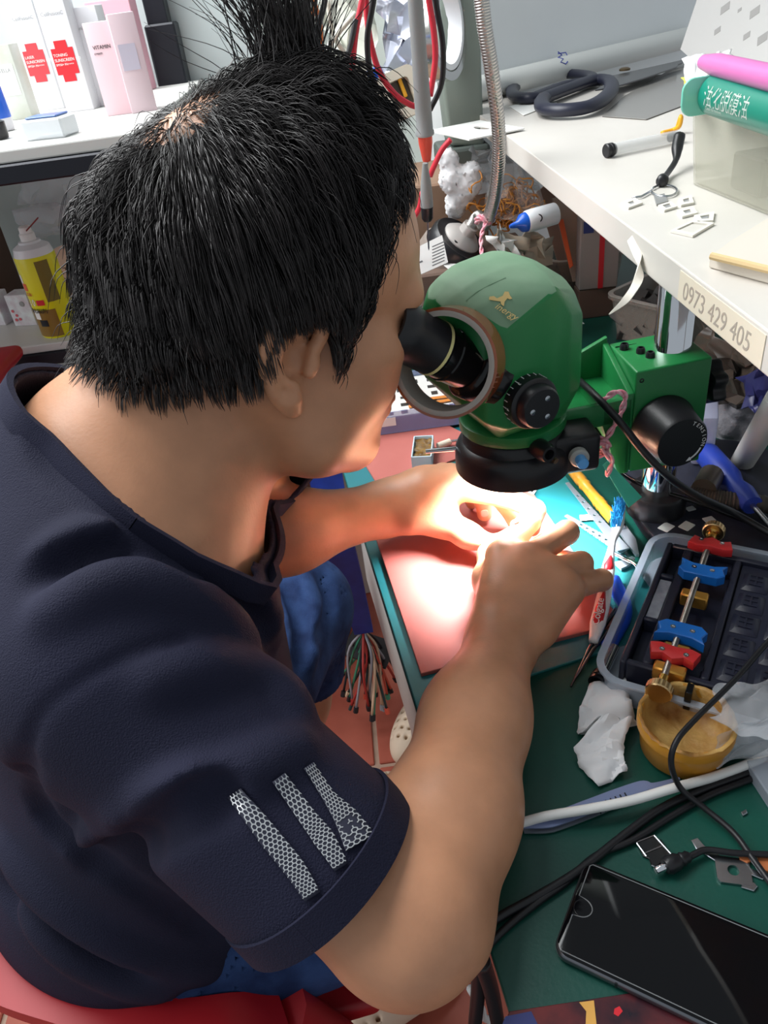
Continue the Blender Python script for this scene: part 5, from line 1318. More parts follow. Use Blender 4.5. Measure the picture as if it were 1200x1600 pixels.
t = thing('clear_bag', 'crinkled clear plastic bag over the cotton pack', 'bag', ony(90, 330, 1.42))
def ysheet(px, Ys, nx, ny, amp, seed, m, name, parent):
    P = [ony(x, y, Y) for (x, y), Y in zip(px, Ys)]
    r = np.random.default_rng(seed); G = np.zeros((nx+1, ny+1, 3))
    for i in range(nx+1):
        for j in range(ny+1):
            u, v = i/nx, j/ny; G[i, j] = (P[0]*(1-u)+P[1]*u)*(1-v)+(P[3]*(1-u)+P[2]*u)*v+r.normal(0, amp, 3)
    V = G.reshape(-1, 3); F = [(i*(ny+1)+j, (i+1)*(ny+1)+j, (i+1)*(ny+1)+j+1, i*(ny+1)+j+1) for i in range(nx) for j in range(ny)]
    o = mk(name, V, F, m, parent, 30); mo = o.modifiers.new('thickness', 'SOLIDIFY'); mo.thickness = 0.0006; return o
ysheet([(36, 276), (140, 262), (140, 325), (30, 322)], [1.40]*4, 7, 4, 0.004, 31, BAG, 'bag_top', t); ysheet([(14, 330), (140, 305), (150, 365), (40, 372)], [1.36]*4, 7, 4, 0.004, 32, BAG, 'bag_front', t)
FLORAL = mat('floral_carton', (228, 232, 236), rough=0.4, rgb2=(206, 190, 200), vscale=60)
for px, lab in ((24, 'small floral white box beside the yellow can'), (-24, 'small floral white box at the left edge of the lower shelf')):
    p = onz(px, 510, S2); fr = yawframe(p, -14); t = thing('floral_box', lab, 'box', p, 'small floral boxes')
    mk('carton', *box((0, 0, 0), (0.045, 0.035, 0.056), fr, 0.001, 1), FLORAL, t)
    m = MB(); f0 = front(fr, 0, 0)
    for k, (x, z) in enumerate(((0.008, 0.012), (0.012, 0.020), (0.016, 0.013), (0.007, 0.028))): m.add(*prism(circ(0.0028, 8, x, z), 0, 0.0003, f0))
    m.build('flower_print', mat('flower_pink', (206, 90, 100), rough=0.5), t)
    m = MB(); m.add(*prism(circ(0.0045, 18, 0.030, 0.040), 0, 0.0003, f0)); m.build('logo_print', GREYI, t)
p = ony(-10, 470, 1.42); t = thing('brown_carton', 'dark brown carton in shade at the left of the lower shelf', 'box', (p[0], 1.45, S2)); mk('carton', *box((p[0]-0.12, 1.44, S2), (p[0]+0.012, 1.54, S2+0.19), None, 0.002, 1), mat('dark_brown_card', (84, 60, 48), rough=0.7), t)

# low boxes seen between the chin and the left forearm
lowb = [('white_carton', (418, 446), 0.0, (216, 206, 206), 'white carton on the low shelf, left of the brown stripe'), ('brown_carton', (447, 466), 0.0, (64, 40, 40), 'narrow dark brown carton on the low shelf'), ('white_carton', (468, 476), 0.0, (220, 216, 218), 'narrow white carton beside the golden one'), ('golden_carton', (477, 500), 0.0, (110, 80, 54), 'dull golden brown carton next to the blue bundle')]
for nm, (x0, x1), _, c, lab in lowb:
    a, b = ony(x0, 765, 1.28), ony(x1, 765, 1.28)
    o = mk(nm, *box((a[0], 1.28, 0.0), (b[0], 1.42, 0.60), None, 0.002, 1), mat('card_'+str(c[0])+str(c[2]), c, rough=0.6)); tag(o, lab, 'box')
bk = thing('red_basket', 'red plastic tub glimpsed under the chin', 'basket', ony(390, 765, 1.2)*np.array([1, 1, 0]))
c = ony(385, 765, 1.22); mk('tub', *lathe([(0.075, 0.0), (0.10, 0.56), (0.106, 0.575), (0.102, 0.58), (0.096, 0.565), (0.072, 0.005)], 40, frame((c[0]-0.03, 1.27, 0)), closed=True), mat('pink_red_plastic', (214, 70, 88), rough=0.45), bk, 40)

# ---- the man's red plastic armchair
REDP = mat('red_plastic', (168, 20, 32), rough=0.45, var=0.08, vscale=12)
ORG = np.array([-0.275, 0.485, 0.0]); fr = yawframe(ORG, 8)
ch = thing('plastic_chair', 'red plastic tub chair the man is sitting on', 'chair', ORG)
seat = [(0.185, -0.165), (0.20, -0.14), (0.20, 0.14), (0.185, 0.165), (0.0, 0.165), (-0.09, 0.115), (-0.155, 0.055), (-0.17, 0.0), (-0.155, -0.055), (-0.09, -0.115), (0.0, -0.165)]
mk('seat', *hull([(x, y, z) for x, y in seat for z in (0.43, 0.455)], fr, 0.007, 3), REDP, ch, 40)
half = [(0.105, 0.196, 0.555), (0.07, 0.203, 0.580), (0.0175, 0.199, 0.592), (-0.048, 0.168, 0.600), (-0.118, 0.130, 0.612), (-0.185, 0.066, 0.640)]
rim = [xf(fr, (x, -y, z)) for x, y, z in half]+[xf(fr, (-0.215, 0, 0.655))]+[xf(fr, q) for q in half[::-1]]
P = spline(rim, 8); T = np.gradient(P, axis=0); mk('rim', *ribbon(P, [0.030, 0.036, 0.038, 0.036, 0.034, 0.034, 0.034, 0.034, 0.034, 0.036, 0.038, 0.036, 0.030], 0.018, np.cross(T, (0, 0, 1.0))), REDP, ch, 40)
for k in (40, 48, 56, 64, 72):
    p = P[k]; q = xf(fr, tuple((fr[1].T@(p-ORG))[:2]*0.86)+(0.445,)); mk('back_slat', *ribbon([p, (p+q)/2, q], 0.040, 0.010, np.cross(q-p, p-ORG-np.array([0, 0, 0.55]))), REDP, ch, 40)
for x, y in ((0.105, 0.193), (-0.045, 0.165)):
    for s in (-1, 1): mk('leg', *tube([xf(fr, (x, s*y, 0.585 if x < 0 else 0.552)), xf(fr, (x*1.15+0.02, s*y*0.98, 0.44)), xf(fr, (x*1.7+(0.05 if x > 0 else -0.06), s*(y+0.03), 0.0))], [0.026, 0.026, 0.018], 12), REDP, ch, 40)
_q = ony(22, 550, 1.20); tl = thing('tall_stool', 'tall red plastic stool, just a corner at the left edge', 'stool', (_q[0]-0.15, 1.11, 0))
mk('seat', *box((_q[0]-0.30, 0.98, _q[2]-0.022), (_q[0], 1.24, _q[2]), None, 0.010, 3), REDP, tl, 40)
for x, y in ((_q[0]-0.035, 1.02), (_q[0]-0.035, 1.20), (_q[0]-0.265, 1.02), (_q[0]-0.265, 1.20)): mk('leg', *tube([(x, y, _q[2]-0.022), (x+(0.02 if x > _q[0]-0.1 else -0.02), y, 0.0)], [0.020, 0.016], 10), REDP, tl, 40)

# ---- hanging blue bundle with frayed wires, black plate
BLUS = mat('blue_sleeving', (34, 58, 150), rough=0.5, var=0.2, vscale=30)
bb = thing('blue_cable_bundle', 'blue sleeved cable bundle hanging by the table, its wires fanned out', 'cable', onz(578, 1060, 0.05)*np.array([1, 1, 0]))
sl = [onz(508, 738, 0.66), onz(526, 830, 0.56), onz(546, 905, 0.42), onz(568, 985, 0.25)]
mk('sleeve', *ribbon(spline(sl, 6), [0.050, 0.046, 0.044, 0.036], 0.014, (1, 0.0, 0)), BLUS, bb, 40)
end = sl[-1]
wc = [(200, 80, 60), (60, 140, 110), (30, 30, 34), (214, 180, 150), (150, 150, 156), (170, 50, 44), (40, 60, 60)]
r = np.random.default_rng(17)
for i in range(26):
    a = r.uniform(-0.2, math.pi+0.2) if i > 8 else r.uniform(0, 2*math.pi); e = onz(578+math.cos(a)*r.uniform(18, 54), 1072+math.sin(a)*r.uniform(10, 40)+(8 if i > 8 else -12), 0.10)
    k = (end+e)/2+np.array([0, 0, 0.02])+r.normal(0, 0.012, 3)
    c = wc[i % 7]; w = mk('wire', *tube(spline([end, k, e], 5), 0.0026, 6), mat('wire_'+str(i % 7), c, rough=0.5), bb, True)
    d = unit(e-k)
    mk('connector', *tube([e, e+d*0.012], 0.0050 if i % 3 else 0.0034, 6), mat('wire_2', wc[2]) if i % 2 else mat('wire_'+str((i+1) % 7), wc[(i+1) % 7]), w)
bpz = 0.18
o = thing('black_plate', 'black perforated bracket plate with a square hole, on the blue bundle', 'plate', onz(575, 1010, bpz))
c = onz(577, 1014, bpz); ex = unit(onz(612, 1004, bpz)-onz(548, 990, bpz)); fr = frame(c, ex, (0.1, -0.2, 1))
mk('plate', *ringprism([(0.047, -0.032), (0.047, 0.032), (-0.047, 0.032), (-0.047, -0.032)], [(0.018, -0.009), (0.018, 0.009), (0.002, 0.009), (0.002, -0.009)], 0, 0.003, fr), BLK, o)
# dark cables under the near corner of the table
for i, (pts, mm, lab) in enumerate((([(742, 1470), (748, 1530), (742, 1600), (735, 1660)], BCAB, 'black cable hanging below the table edge, nearest the elbow'), ([(752, 1500), (768, 1550), (778, 1600), (790, 1660)], BCAB, 'black cable hanging below the near table corner'), ([(735, 1545), (752, 1575), (760, 1592), (800, 1598)], WCAB, 'thin white cable among the black ones under the table corner'))):
    tag(mk('hanging_cable', *tube(wpath(pts, [0.72, 0.62, 0.52, 0.42] if i < 2 else [0.55, 0.5, 0.46, 0.46]), 0.006 if i < 2 else 0.0035, 10), mm, None, True), lab, 'cable')
tag(mk('black_bag', *crumple(frame((0.06, 0.16, 0.30)), [(-0.09, -0.14, 0.0), (0.10, -0.14, 0.0), (0.10, 0.14, 0.12), (-0.09, 0.14, 0.12)], 8, 8, 0.012, 5), mat('black_bag', (20, 20, 24), rough=0.3), None, False), 'crumpled black bag in the dark under the near table corner', 'bag')
bpy.data.objects['black_bag'].modifiers.new('thickness', 'SOLIDIFY').thickness = 0.001
# ================================================================== RIGHT SHELF AND WHAT STANDS ON IT
SZ = 1.05
shelf = thing('wall_shelf', 'long white shelf board above the microscope post, phone number on its edge', 'shelf', (0.5, 0.9, SZ))
EX = 0.2455
mk('board', *box((EX, 0.10, SZ-0.027), (0.86, 1.60, SZ), None, 0.0012, 2), mat('white_board', (212, 207, 200), rough=0.35, var=0.03, vscale=8), shelf)
for y in (0.12, 1.62): mk('support', *box((0.80, y, TZ), (0.84, y+0.04, SZ-0.027), None, 0.002, 1), LAM, shelf)
def onx(x, y, X):
    d = ray(x, y); return CAM+d*(X/d[0])
ef = lambda p: (p, np.stack([np.array([0, -1.0, 0]), np.array([0, 0, 1.0]), np.array([-1.0, 0, 0])], 1))
a, b = onx(1068, 470, EX), onx(1192, 560, EX)
lab = mk('paper_tape', *box((EX-0.0006, b[1], SZ-0.0255), (EX-0.0001, a[1]+0.01, SZ-0.003)), mat('yellowed_tape', (226, 216, 196), rough=0.6), shelf)
mk('phone_number', *text_mesh('0973 429 405', 0.0195, ef(np.array([EX-0.0007, a[1]+0.002, SZ-0.0215])), 0.0001, shear=0.1), mat('pencil_ink', (168, 158, 146), rough=0.8), lab)
zt = onx(992, 395, EX)
tag(mk('plastic_tie', *ribbon(spline([onx(985, 372, EX-0.001), onx(1000, 410, EX-0.003), onx(996, 440, EX-0.012), onx(978, 468, EX-0.025), onx(952, 491, EX-0.045)], 6), [0.007, 0.008, 0.0075, 0.006, 0.001], 0.0012, (0.2, 1, 0.6)), mat('cream_plastic', (236, 230, 218), rough=0.4), None, 40), 'cream curved strip hanging from the edge of the white shelf', 'strip')
# scissors
def on(x, y, dz=0.0): return onz(x, y, SZ+dz)
sci = thing('scissors', 'large scissors with dark navy handles, lying on the white shelf', 'scissors', on(900, 140))
HND = mat('navy_handles', (34, 36, 52), rough=0.4)
def loop(px, dz, r): 
    P = [on(x, y, dz) for x, y in px]; P = spline(P+P[:1], 6); return tube(P, r, 10, cap=False, squash=0.75)
mk('handle', *loop([(806, 134), (800, 142), (806, 151), (830, 153), (850, 146), (880, 135), (920, 127), (924, 120), (900, 116), (860, 116), (828, 121)], 0.011, 0.0115), HND, sci, True)
mk('handle', *loop([(850, 153), (846, 161), (852, 170), (880, 172), (915, 168), (940, 157), (955, 140), (950, 126), (925, 126), (890, 138)], 0.013, 0.0125), HND, sci, True)
for px, z in (([(918, 124), (960, 117), (1010, 106), (1072, 92), (1066, 98), (1010, 116), (965, 126)], 0.010), ([(930, 140), (955, 126), (1000, 112), (1060, 98), (1058, 104), (1005, 122), (958, 136)], 0.014)):
    mk('blade', *prism(ccw(wxy(px, SZ+z)), SZ+z-0.0025, SZ+z, None, 0.0006, 1), mat('worn_steel', (112, 112, 114), rough=0.35, metal=0.8), sci, 40)
mk('pivot', *lathe([(0.010, 0), (0.010, 0.003), (0.006, 0.005), (0.0, 0.005)], 20, frame(on(976, 110, 0.014)), cap=False), mat('worn_brass', (120, 104, 80), rough=0.4, metal=0.8), sci, 40)
# dark film, cards, tube, hooks
tag(flat('dark_film', [(940, 181), (975, 150), (1068, 96), (1092, 110), (1084, 158), (1010, 186)], SZ+0.0008, SZ+0.0018, mat('smoky_film', (136, 134, 130), rough=0.2)), 'smoky grey plastic sheet under the scissors', 'sheet')
tag(flat('white_card', [(796, 166), (850, 150), (870, 160), (818, 180)], SZ+0.0004, SZ+0.0016, PAPER), 'white card strip under the scissor handles', 'card')
hc_ = thing('holed_card', 'white card with a hole at the back corner of the shelf', 'card', on(740, 203))
cq = on(742, 203, 0.003)[:2]; ex = unit(on(772, 196)[:2]-on(712, 208)[:2]); ey = np.array([-ex[1], ex[0]])
ou = [tuple(cq+ex*u*0.045+ey*v*0.065) for u, v in [(math.cos(2*math.pi*k/24)/max(abs(math.cos(2*math.pi*k/24)), abs(math.sin(2*math.pi*k/24))), math.sin(2*math.pi*k/24)/max(abs(math.cos(2*math.pi*k/24)), abs(math.sin(2*math.pi*k/24)))) for k in range(24)]]
inn = [tuple(cq+ex*(0.012+0.009*math.cos(2*math.pi*k/24))+ey*0.020*math.sin(2*math.pi*k/24)) for k in range(24)]
mk('card', *ringprism(ou, inn, SZ+0.002, SZ+0.004), PAPER, hc_)
vt = thing('clear_vial', 'clear tube with a black ribbed stopper on the white shelf', 'tube', on(1000, 225))
a, b = on(946, 236, 0.008), on(1062, 212, 0.008); L = np.linalg.norm(b-a); fr = frame(a, (0, 0, 1), b-a)
mk('glass', *lathe([(0.0055, 0.004), (0.0070, 0.006), (0.0070, L), (0.0062, L), (0.0062, 0.006)], 20, fr, closed=True), mat('clear_tube', (224, 226, 226), rough=0.05, alpha=0.28), vt, 40)
mk('stopper', *lathe([(0.0068, 0), (0.0078, 0.001), (0.0078, 0.004), (0.0070, 0.0045), (0.0070, 0.0055), (0.0078, 0.006), (0.0078, 0.009), (0.0064, 0.0095), (0.0064, 0.012)], 20, fr), BLK, vt, 40)
mk('plunger', *tube([xf(fr, (0, 0, L*0.86)), xf(fr, (0, 0, L))], 0.005, 12), BLK, vt, 40)
hk = thing('black_hook_lead', 'short black cable end with a bead, beside the clear box', 'cable', on(1045, 260))
mk('lead', *tube(spline([on(1062, 212, 0.030), on(1058, 232, 0.020), on(1056, 250, 0.012), on(1045, 268, 0.006), on(1036, 279, 0.006)], 6), [0.006, 0.006, 0.003, 0.003, 0.003], 10), BLK, hk, True)
mk('bead', *lathe([(0.003, 0), (0.006, 0.002), (0.006, 0.009), (0.003, 0.011)], 14, frame(on(1034, 284, 0.006), (0, 0, 1), on(1040, 272, 0.006)-on(1034, 284, 0.006))), BLK, hk, True)
tag(mk('orange_clip', *tube(spline([on(1034, 208, 0.003), on(1052, 203, 0.004), on(1062, 196, 0.010), on(1064, 182, 0.020), on(1058, 200, 0.006)], 5), 0.0028, 8), mat('orange_clip', (232, 168, 40), rough=0.4), None, True), 'small orange yellow clip against the clear box', 'clip')
# card trays and ejector ring
P = [on(1030+22*math.cos(t), 296+8*math.sin(t), 0.003) for t in np.linspace(-0.4, 2*math.pi-1.2, 20)]
ej = thing('ejector_ring', 'wire ejector ring and dark square tags on the white shelf', 'ring', on(1035, 300))
mk('wire', *tube(np.array([on(988, 309, 0.002), on(1002, 307, 0.002)]+[on(1038+20*math.cos(t), 298+9*math.sin(t), 0.002) for t in np.linspace(math.pi, -math.pi+0.3, 20)]), 0.0011, 8), STEEL, ej, True)
mk('tag', *prism(ccw(wxy([(1022, 306), (1038, 302), (1044, 314), (1026, 319)], SZ+0.002)), SZ+0.0004, SZ+0.002), mat('mid_grey', (136, 136, 136), rough=0.5), ej)
SIMW = mat('ivory_card', (228, 224, 214), rough=0.5)
def simtray(px, hole, lab):
    t = thing('card_tray', lab, 'tray', on(*px[0]), 'little card trays on the shelf')
    c = np.mean(wxy(px, SZ), 0); o = wxy(px, SZ); o = ccw(o); n = 6; ou = []; inn = []
    for i in range(4):
        for k in range(n):
            q = np.array(o[i])*(1-k/n)+np.array(o[(i+1) % 4])*k/n; ou.append(tuple(q)); inn.append(tuple(c+(q-c)*hole))
    mk('tray', *ringprism(ou, inn, SZ+0.0003, SZ+0.0022), SIMW, t)
    mk('chip', *prism(ccw([tuple(c+(np.array(q)-c)*hole*0.85) for q in o]), SZ+0.0003, SZ+0.0012), GREYP if hole < 0.6 else mat('white_board', (226, 222, 216)), t)
simtray([(1047, 364), (1082, 348), (1116, 352), (1082, 372)], 0.72, 'empty ivory card tray nearest the lens, on the white shelf')
simtray([(1084, 340), (1116, 334), (1114, 348), (1090, 350)], 0.45, 'ivory card tray touching the empty tray')
simtray([(1058, 332), (1082, 326), (1090, 336), (1066, 342)], 0.45, 'small ivory card tray in the middle of the group')
simtray([(1060, 314), (1080, 308), (1084, 320), (1064, 324)], 0.45, 'small ivory card tray nearest the clear box')
simtray([(970, 320), (992, 312), (1004, 320), (982, 328)], 0.40, 'small ivory card tray left of the wire ring')
simtray([(1028, 324), (1048, 318), (1058, 326), (1038, 332)], 0.55, 'grey backed card tray below the square tag')
# notebook / board at the right edge
bd = thing('pale_board', 'pale board with a worn yellow edge at the right end of the shelf', 'board', on(1160, 385))
flat('board', [(1110, 398), (1140, 376), (1215, 330), (1260, 400), (1215, 425)], SZ+0.0003, SZ+0.010, mat('pale_board', (220, 212, 200), rough=0.5), bd, 0.001)
mk('worn_edge', *tube([on(1112, 400, 0.011), on(1212, 424, 0.011)], 0.0028, 8), mat('worn_edge', (214, 186, 138), rough=0.7), bd)
# clear storage box with green syringe, marker and note pad
cbx = thing('clear_storage_box', 'smoky clear plastic storage box full of bits on the white shelf', 'box', on(1150, 290))
c0, c1 = on(1064, 286), on(1205, 345); ex = unit((c1-c0)*np.array([1, 1, 0])); fr = frame(c0, ex); Lx = np.linalg.norm(c1-c0)+0.03; H_ = 0.072; Dy = 0.14
CLB = mat('smoky_clear_plastic', (190, 188, 172), rough=0.2, alpha=0.42)
ou = rrect(Lx+0.01, Dy, 0.016, 5, Lx/2, Dy/2); inn = rrect(Lx+0.006, Dy-0.004, 0.014, 5, Lx/2, Dy/2); bo = [(Lx/2+(x-Lx/2)*0.92, Dy/2+(y-Dy/2)*0.92) for x, y in ou]; bi = [(Lx/2+(x-Lx/2)*0.92, Dy/2+(y-Dy/2)*0.92) for x, y in inn]
n = len(ou); V = [(x, y, 0.001) for x, y in bo]+[(x, y, H_) for x, y in ou]+[(x, y, 0.003) for x, y in bi]+[(x, y, H_) for x, y in inn]; F = []
for i in range(n):
    j = (i+1) % n; F += [(i, j, n+j, n+i), (2*n+j, 2*n+i, 3*n+i, 3*n+j), (n+i, n+j, 3*n+j, 3*n+i)]
F += [tuple(range(n))[::-1], tuple(range(2*n, 3*n))]
mk('box', xf(fr, V), F, CLB, cbx, 40)
cpx = thing('dark_parts', 'dark offcuts inside the smoky clear box', 'parts', xf(fr, (0.1, 0.04, 0.01)))
for k, (x, y, w, d, h) in enumerate(((0.055, 0.02, 0.05, 0.05, 0.035), (0.07, 0.05, 0.04, 0.06, 0.05), (0.02, 0.06, 0.04, 0.05, 0.02))):
    mk('offcut', *box((x, y, 0.003), (x+w, y+d, h), fr, 0.002, 1), [mat('charcoal', (62, 60, 58), rough=0.5), mat('olive_scrap', (120, 122, 96), rough=0.5), mat('beige_scrap', (200, 186, 150), rough=0.6)][k], cpx)
sy = thing('green_syringe', 'teal green syringe of flux lying across the clear box', 'syringe', on(1150, 160, 0.09))
a, b = on(1116, 146, 0.088), on(1240, 182, 0.088); L = np.linalg.norm(b-a); fs = frame(a, (0, 0, 1), b-a)
GRN = mat('teal_green_label', (20, 128, 108), rough=0.3)
mk('barrel', *lathe([(0.0165, 0.006), (0.0165, L), (0.001, L)], 32, fs), GRN, sy, 40)
mk('flange', *prism(rrect(0.058, 0.030, 0.010, 5), 0.0, 0.004, (a, np.stack([unit(np.cross(fs[1][:, 2], (0, 0.6, 0.8))), np.cross(fs[1][:, 2], unit(np.cross(fs[1][:, 2], (0, 0.6, 0.8)))), fs[1][:, 2]], 1)), 0.0012, 2), mat('mint_plastic', (120, 206, 184), rough=0.25, alpha=0.85), sy, 40)
pc_ = xf(fs, (0, 0, 0.018)); cdv = unit(CAM-xf(fs, (0, 0, L/2))); ax = fs[1][:, 2]; cdv = unit(cdv-cdv.dot(ax)*ax)
yv_ = np.cross(cdv, ax)
mb = MB()
def cyl_text(s, z, size, roll):
    out = []; V, F = text_mesh(s, size, (np.zeros(3), np.eye(3)), 0.00005)
    th = V[:, 1]/0.0168+roll; R3 = 0.0168
    return (xf(fs, (0, 0, z))[None]+V[:, :1]*ax+R3*(np.cos(th)[:, None]*cdv+np.sin(th)[:, None]*yv_)), F
mb.add(*cyl_text('油化脱膜油', 0.018, 0.0175, -0.60)); mb.add(*cyl_text('Clean oil remover', 0.022, 0.0045, -0.85)); mb.build('label_lettering', PAPER, sy)
mk('white_panel', *cyl_text('\u2588\u2588\u2588', 0.020, 0.008, 0.70), PAPER, sy) if False else None
mkk = thing('pink_marker', 'pink highlighter pen lying over the note pad', 'pen', on(1150, 110, 0.11))
mk('barrel', *tube([on(1100, 97, 0.11), on(1122, 102, 0.11), on(1240, 130, 0.11)], [0.006, 0.009, 0.009], 14), mat('pink_plastic', (206, 112, 174), rough=0.35), mkk, 40)
npd = thing('note_pad', 'curled white note pad with yellow green pages in the clear box', 'paper', on(1090, 150, 0.06))
for i, (px, z, c) in enumerate((([(1066, 94), (1100, 84), (1106, 140), (1076, 150)], 0.080, (238, 238, 238)), ([(1066, 122), (1092, 120), (1098, 158), (1070, 162)], 0.077, (222, 232, 90)), ([(1067, 134), (1090, 132), (1096, 170), (1071, 172)], 0.074, (76, 160, 60)), ([(1120, 84), (1140, 82), (1156, 104), (1110, 116)], 0.092, (240, 238, 236)))):
    P = [on(x, y, z) for x, y in px]; b0 = np.array([0, 0, SZ]); V, F = crumple(frame(b0), [p-b0 for p in P], 5, 5, 0.0012, 40+i)
    o = mk('page', V, F, mat('page_'+str(i), c, rough=0.7), npd, 30); o.modifiers.new('thickness', 'SOLIDIFY').thickness = 0.0008
# rolled sheet along the wall with a scribble, perforated grey sheet
rs = thing('rolled_sheet', 'long rolled white sheet along the wall, with a small blue scribble', 'roll', (RL+RR)/2)
rl0, rl1 = RL+np.array([0, 0, -0.004]), RR+np.array([0, 0, -0.004])
mk('roll', *tube([rl0, (rl0+rl1)/2, rl1], 0.021, 24), mat('roll_white', (224, 226, 222), rough=0.5), rs, 40)
sp = on(880, 92, 0.05); axr = unit(rl1-rl0)
def on_roll(x, y):
    d = unit(ray(x, y)); o = CAM-rl0; dd = d-d.dot(axr)*axr; oo = o-o.dot(axr)*axr; A = dd.dot(dd); B = 2*dd.dot(oo); C_ = oo.dot(oo)-0.0214**2; disc = max(B*B-4*A*C_, 0); return CAM+d*((-B-math.sqrt(disc))/(2*A))
BLI = mat('blue_ink', (72, 84, 176), rough=0.6)
for pts in ([(872, 81), (878, 86), (872, 90), (880, 92), (876, 97), (884, 100), (887, 96)], [(872, 84), (884, 82), (886, 86)]):
    mk('scribble', *tube(np.array([on_roll(*p) for p in pts]), 0.0010, 5), BLI, rs)
pfp = [ony(1064, 78, 1.30), ony(1100, -30, 1.36), ony(1230, -40, 1.10), ony(1230, 115, 1.06), ony(1110, 120, 1.24)]
o3 = pfp[0]; nrm = unit(np.cross(pfp[3]-pfp[0], pfp[1]-pfp[0])); fr = frame(o3, pfp[3]-pfp[0], nrm); loc2 = [tuple((fr[1].T@(p-o3))[:2]) for p in pfp]
ps = thing('stencil_sheet', 'grey perforated stencil sheet leaning at the right end above the shelf', 'sheet', o3)
mk('sheet', *prism(ccw(loc2), 0, 0.0015, fr), mat('grey_stencil', (176, 174, 172), rough=0.35, metal=0.3), ps)
m = MB(); rr_ = np.random.default_rng(3)
sgn = 0.0016 if (fr[1][:, 2] @ (CAM-o3)) > 0 else -0.0004
cx_ = np.mean(loc2, 0)
for i in range(-6, 9):
    for j in range(-6, 7):
        x, y = cx_[0]+i*0.034+0.017*(j % 2), cx_[1]+j*0.030
        if abs(i) > 5 and False: continue
        poly = np.array(ccw(loc2)); inside = all((poly[(q+1) % 5][0]-poly[q][0])*(y-poly[q][1])-(poly[(q+1) % 5][1]-poly[q][1])*(x-poly[q][0]) > 0.012*np.linalg.norm(poly[(q+1) % 5]-poly[q]) for q in range(5))
        if not inside or rr_.random() < 0.25: continue
        s = rr_.choice([0.004, 0.007, 0.010]); m.add(*prism([(x-s, y), (x, y-s), (x+s, y), (x, y+s)], sgn-0.0002, sgn+0.0002, fr))
k = m.build('stencil_openings', mat('dark_opening', (128, 126, 124), rough=0.5), ps); k['kind'] = 'stuff'

# ================================================================== BACK OF THE TABLE
CARD = mat('brown_card', (140, 112, 92), rough=0.8, var=0.1); DCARD = mat('deep_brown_card', (104, 84, 74), rough=0.8)  # mottled brown card, and a darker brown card in one even colour
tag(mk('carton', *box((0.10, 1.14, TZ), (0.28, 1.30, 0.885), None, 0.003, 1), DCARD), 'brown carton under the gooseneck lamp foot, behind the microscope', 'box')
tag(mk('carton', *box((0.02, 1.305, TZ), (0.235, 1.50, 0.975), None, 0.003, 1), CARD), 'taller brown carton under the grey column at the back', 'box')
# gooseneck lamp: steel hose from a black cup
gl = thing('gooseneck_lamp', 'silver gooseneck rising from a black cup, tied with pink cord', 'lamp', ony(715, 400, 1.2)*np.array([1, 1, 0])+np.array([0, 0, 0.886]))
cu = ony(712, 385, 1.20); ca = unit(np.array([0.55, -0.35, 0.75]))
cfr_ = frame(cu-ca*0.040, (0, 0, 1) if abs(ca[2]) < 0.8 else (1, 0, 0), ca)
mk('cup', *lathe([(0.034, -0.005), (0.044, 0.0), (0.046, 0.03), (0.047, 0.050), (0.043, 0.056), (0.036, 0.054), (0.020, 0.060)], 40, cfr_), BLK, gl, 40)
mk('cup_sleeve', *lathe([(0.047, -0.02), (0.050, -0.018), (0.050, 0.030), (0.0475, 0.032)], 40, cfr_, closed=True), mat('taupe_plastic', (140, 128, 120), rough=0.5), gl, 40)
mk('socket', *lathe([(0.030, 0.052), (0.030, 0.058), (0.022, 0.066), (0.013, 0.070), (0.012, 0.082)], 32, cfr_), mat('pale_metal', (190, 184, 180), rough=0.4, metal=0.4), gl, 40)
mk('socket_screw', *lathe([(0.0045, 0), (0.0045, 0.003), (0.001, 0.004)], 12, frame(xf(cfr_, (0, 0.024, 0.058)) if True else 0, (1, 0, 0), ca)), BLK, gl, 40)
top = xf(cfr_, (0, 0, 0.07))
gp = spline([top, top+ca*0.03, ony(757, 352, 1.12), ony(772, 310, 1.08), ony(779, 250, 1.05), ony(778, 190, 1.03), ony(768, 110, 1.01), ony(757, 40, 1.0), ony(750, -30, 1.0), ony(744, -120, 1.0)], 60)
sN = len(gp); RR_ = np.array([0.0076+(0.0011, 0.0009, 0.0, 0.0009)[k % 4] for k in range(sN)])
mk('gooseneck', *tube(gp, list(RR_), 16), mat('hose_steel', (190, 186, 182), rough=0.3, metal=1.0), gl, True)
PNK = mat('pink_cord', (232, 130, 150), rough=0.8, rgb2=(240, 210, 214), vscale=300)
def cord(P, r, name, parent):
    P = spline(P, 14); n = len(P); T = np.gradient(P, axis=0); T /= np.linalg.norm(T, axis=1)[:, None]; a = np.cross(T, (0.3, 0.9, 0.1)); a /= np.linalg.norm(a, axis=1)[:, None]; b = np.cross(T, a); s = np.concatenate([[0], np.cumsum(np.linalg.norm(np.diff(P, axis=0), axis=1))])
    m = MB()
    for k in range(2): m.add(*tube(P+(a*np.cos(s/ (r*1.6)+math.pi*k)[:, None]+b*np.sin(s/(r*1.6)+math.pi*k)[:, None])*r*0.55, r*0.62, 6))
    return m.build(name, PNK, parent, True)
tie = thing('pink_string', 'pink twisted cord tied round the gooseneck and hanging down', 'cord', ony(752, 345, 1.1))
kq = ony(756, 346, 1.105)
cord([kq+np.array([0.010*math.cos(t), 0.010*math.sin(t), 0.004*math.sin(2*t)+0.003*t/6]) for t in np.linspace(0, 12, 24)], 0.0030, 'knot', tie)
cord([kq+np.array([0, -0.012, 0]), ony(752, 370, 1.08), ony(753, 400, 1.06), ony(754, 430, 1.03), ony(756, 470, 1.02)], 0.0028, 'hanging_end', tie)
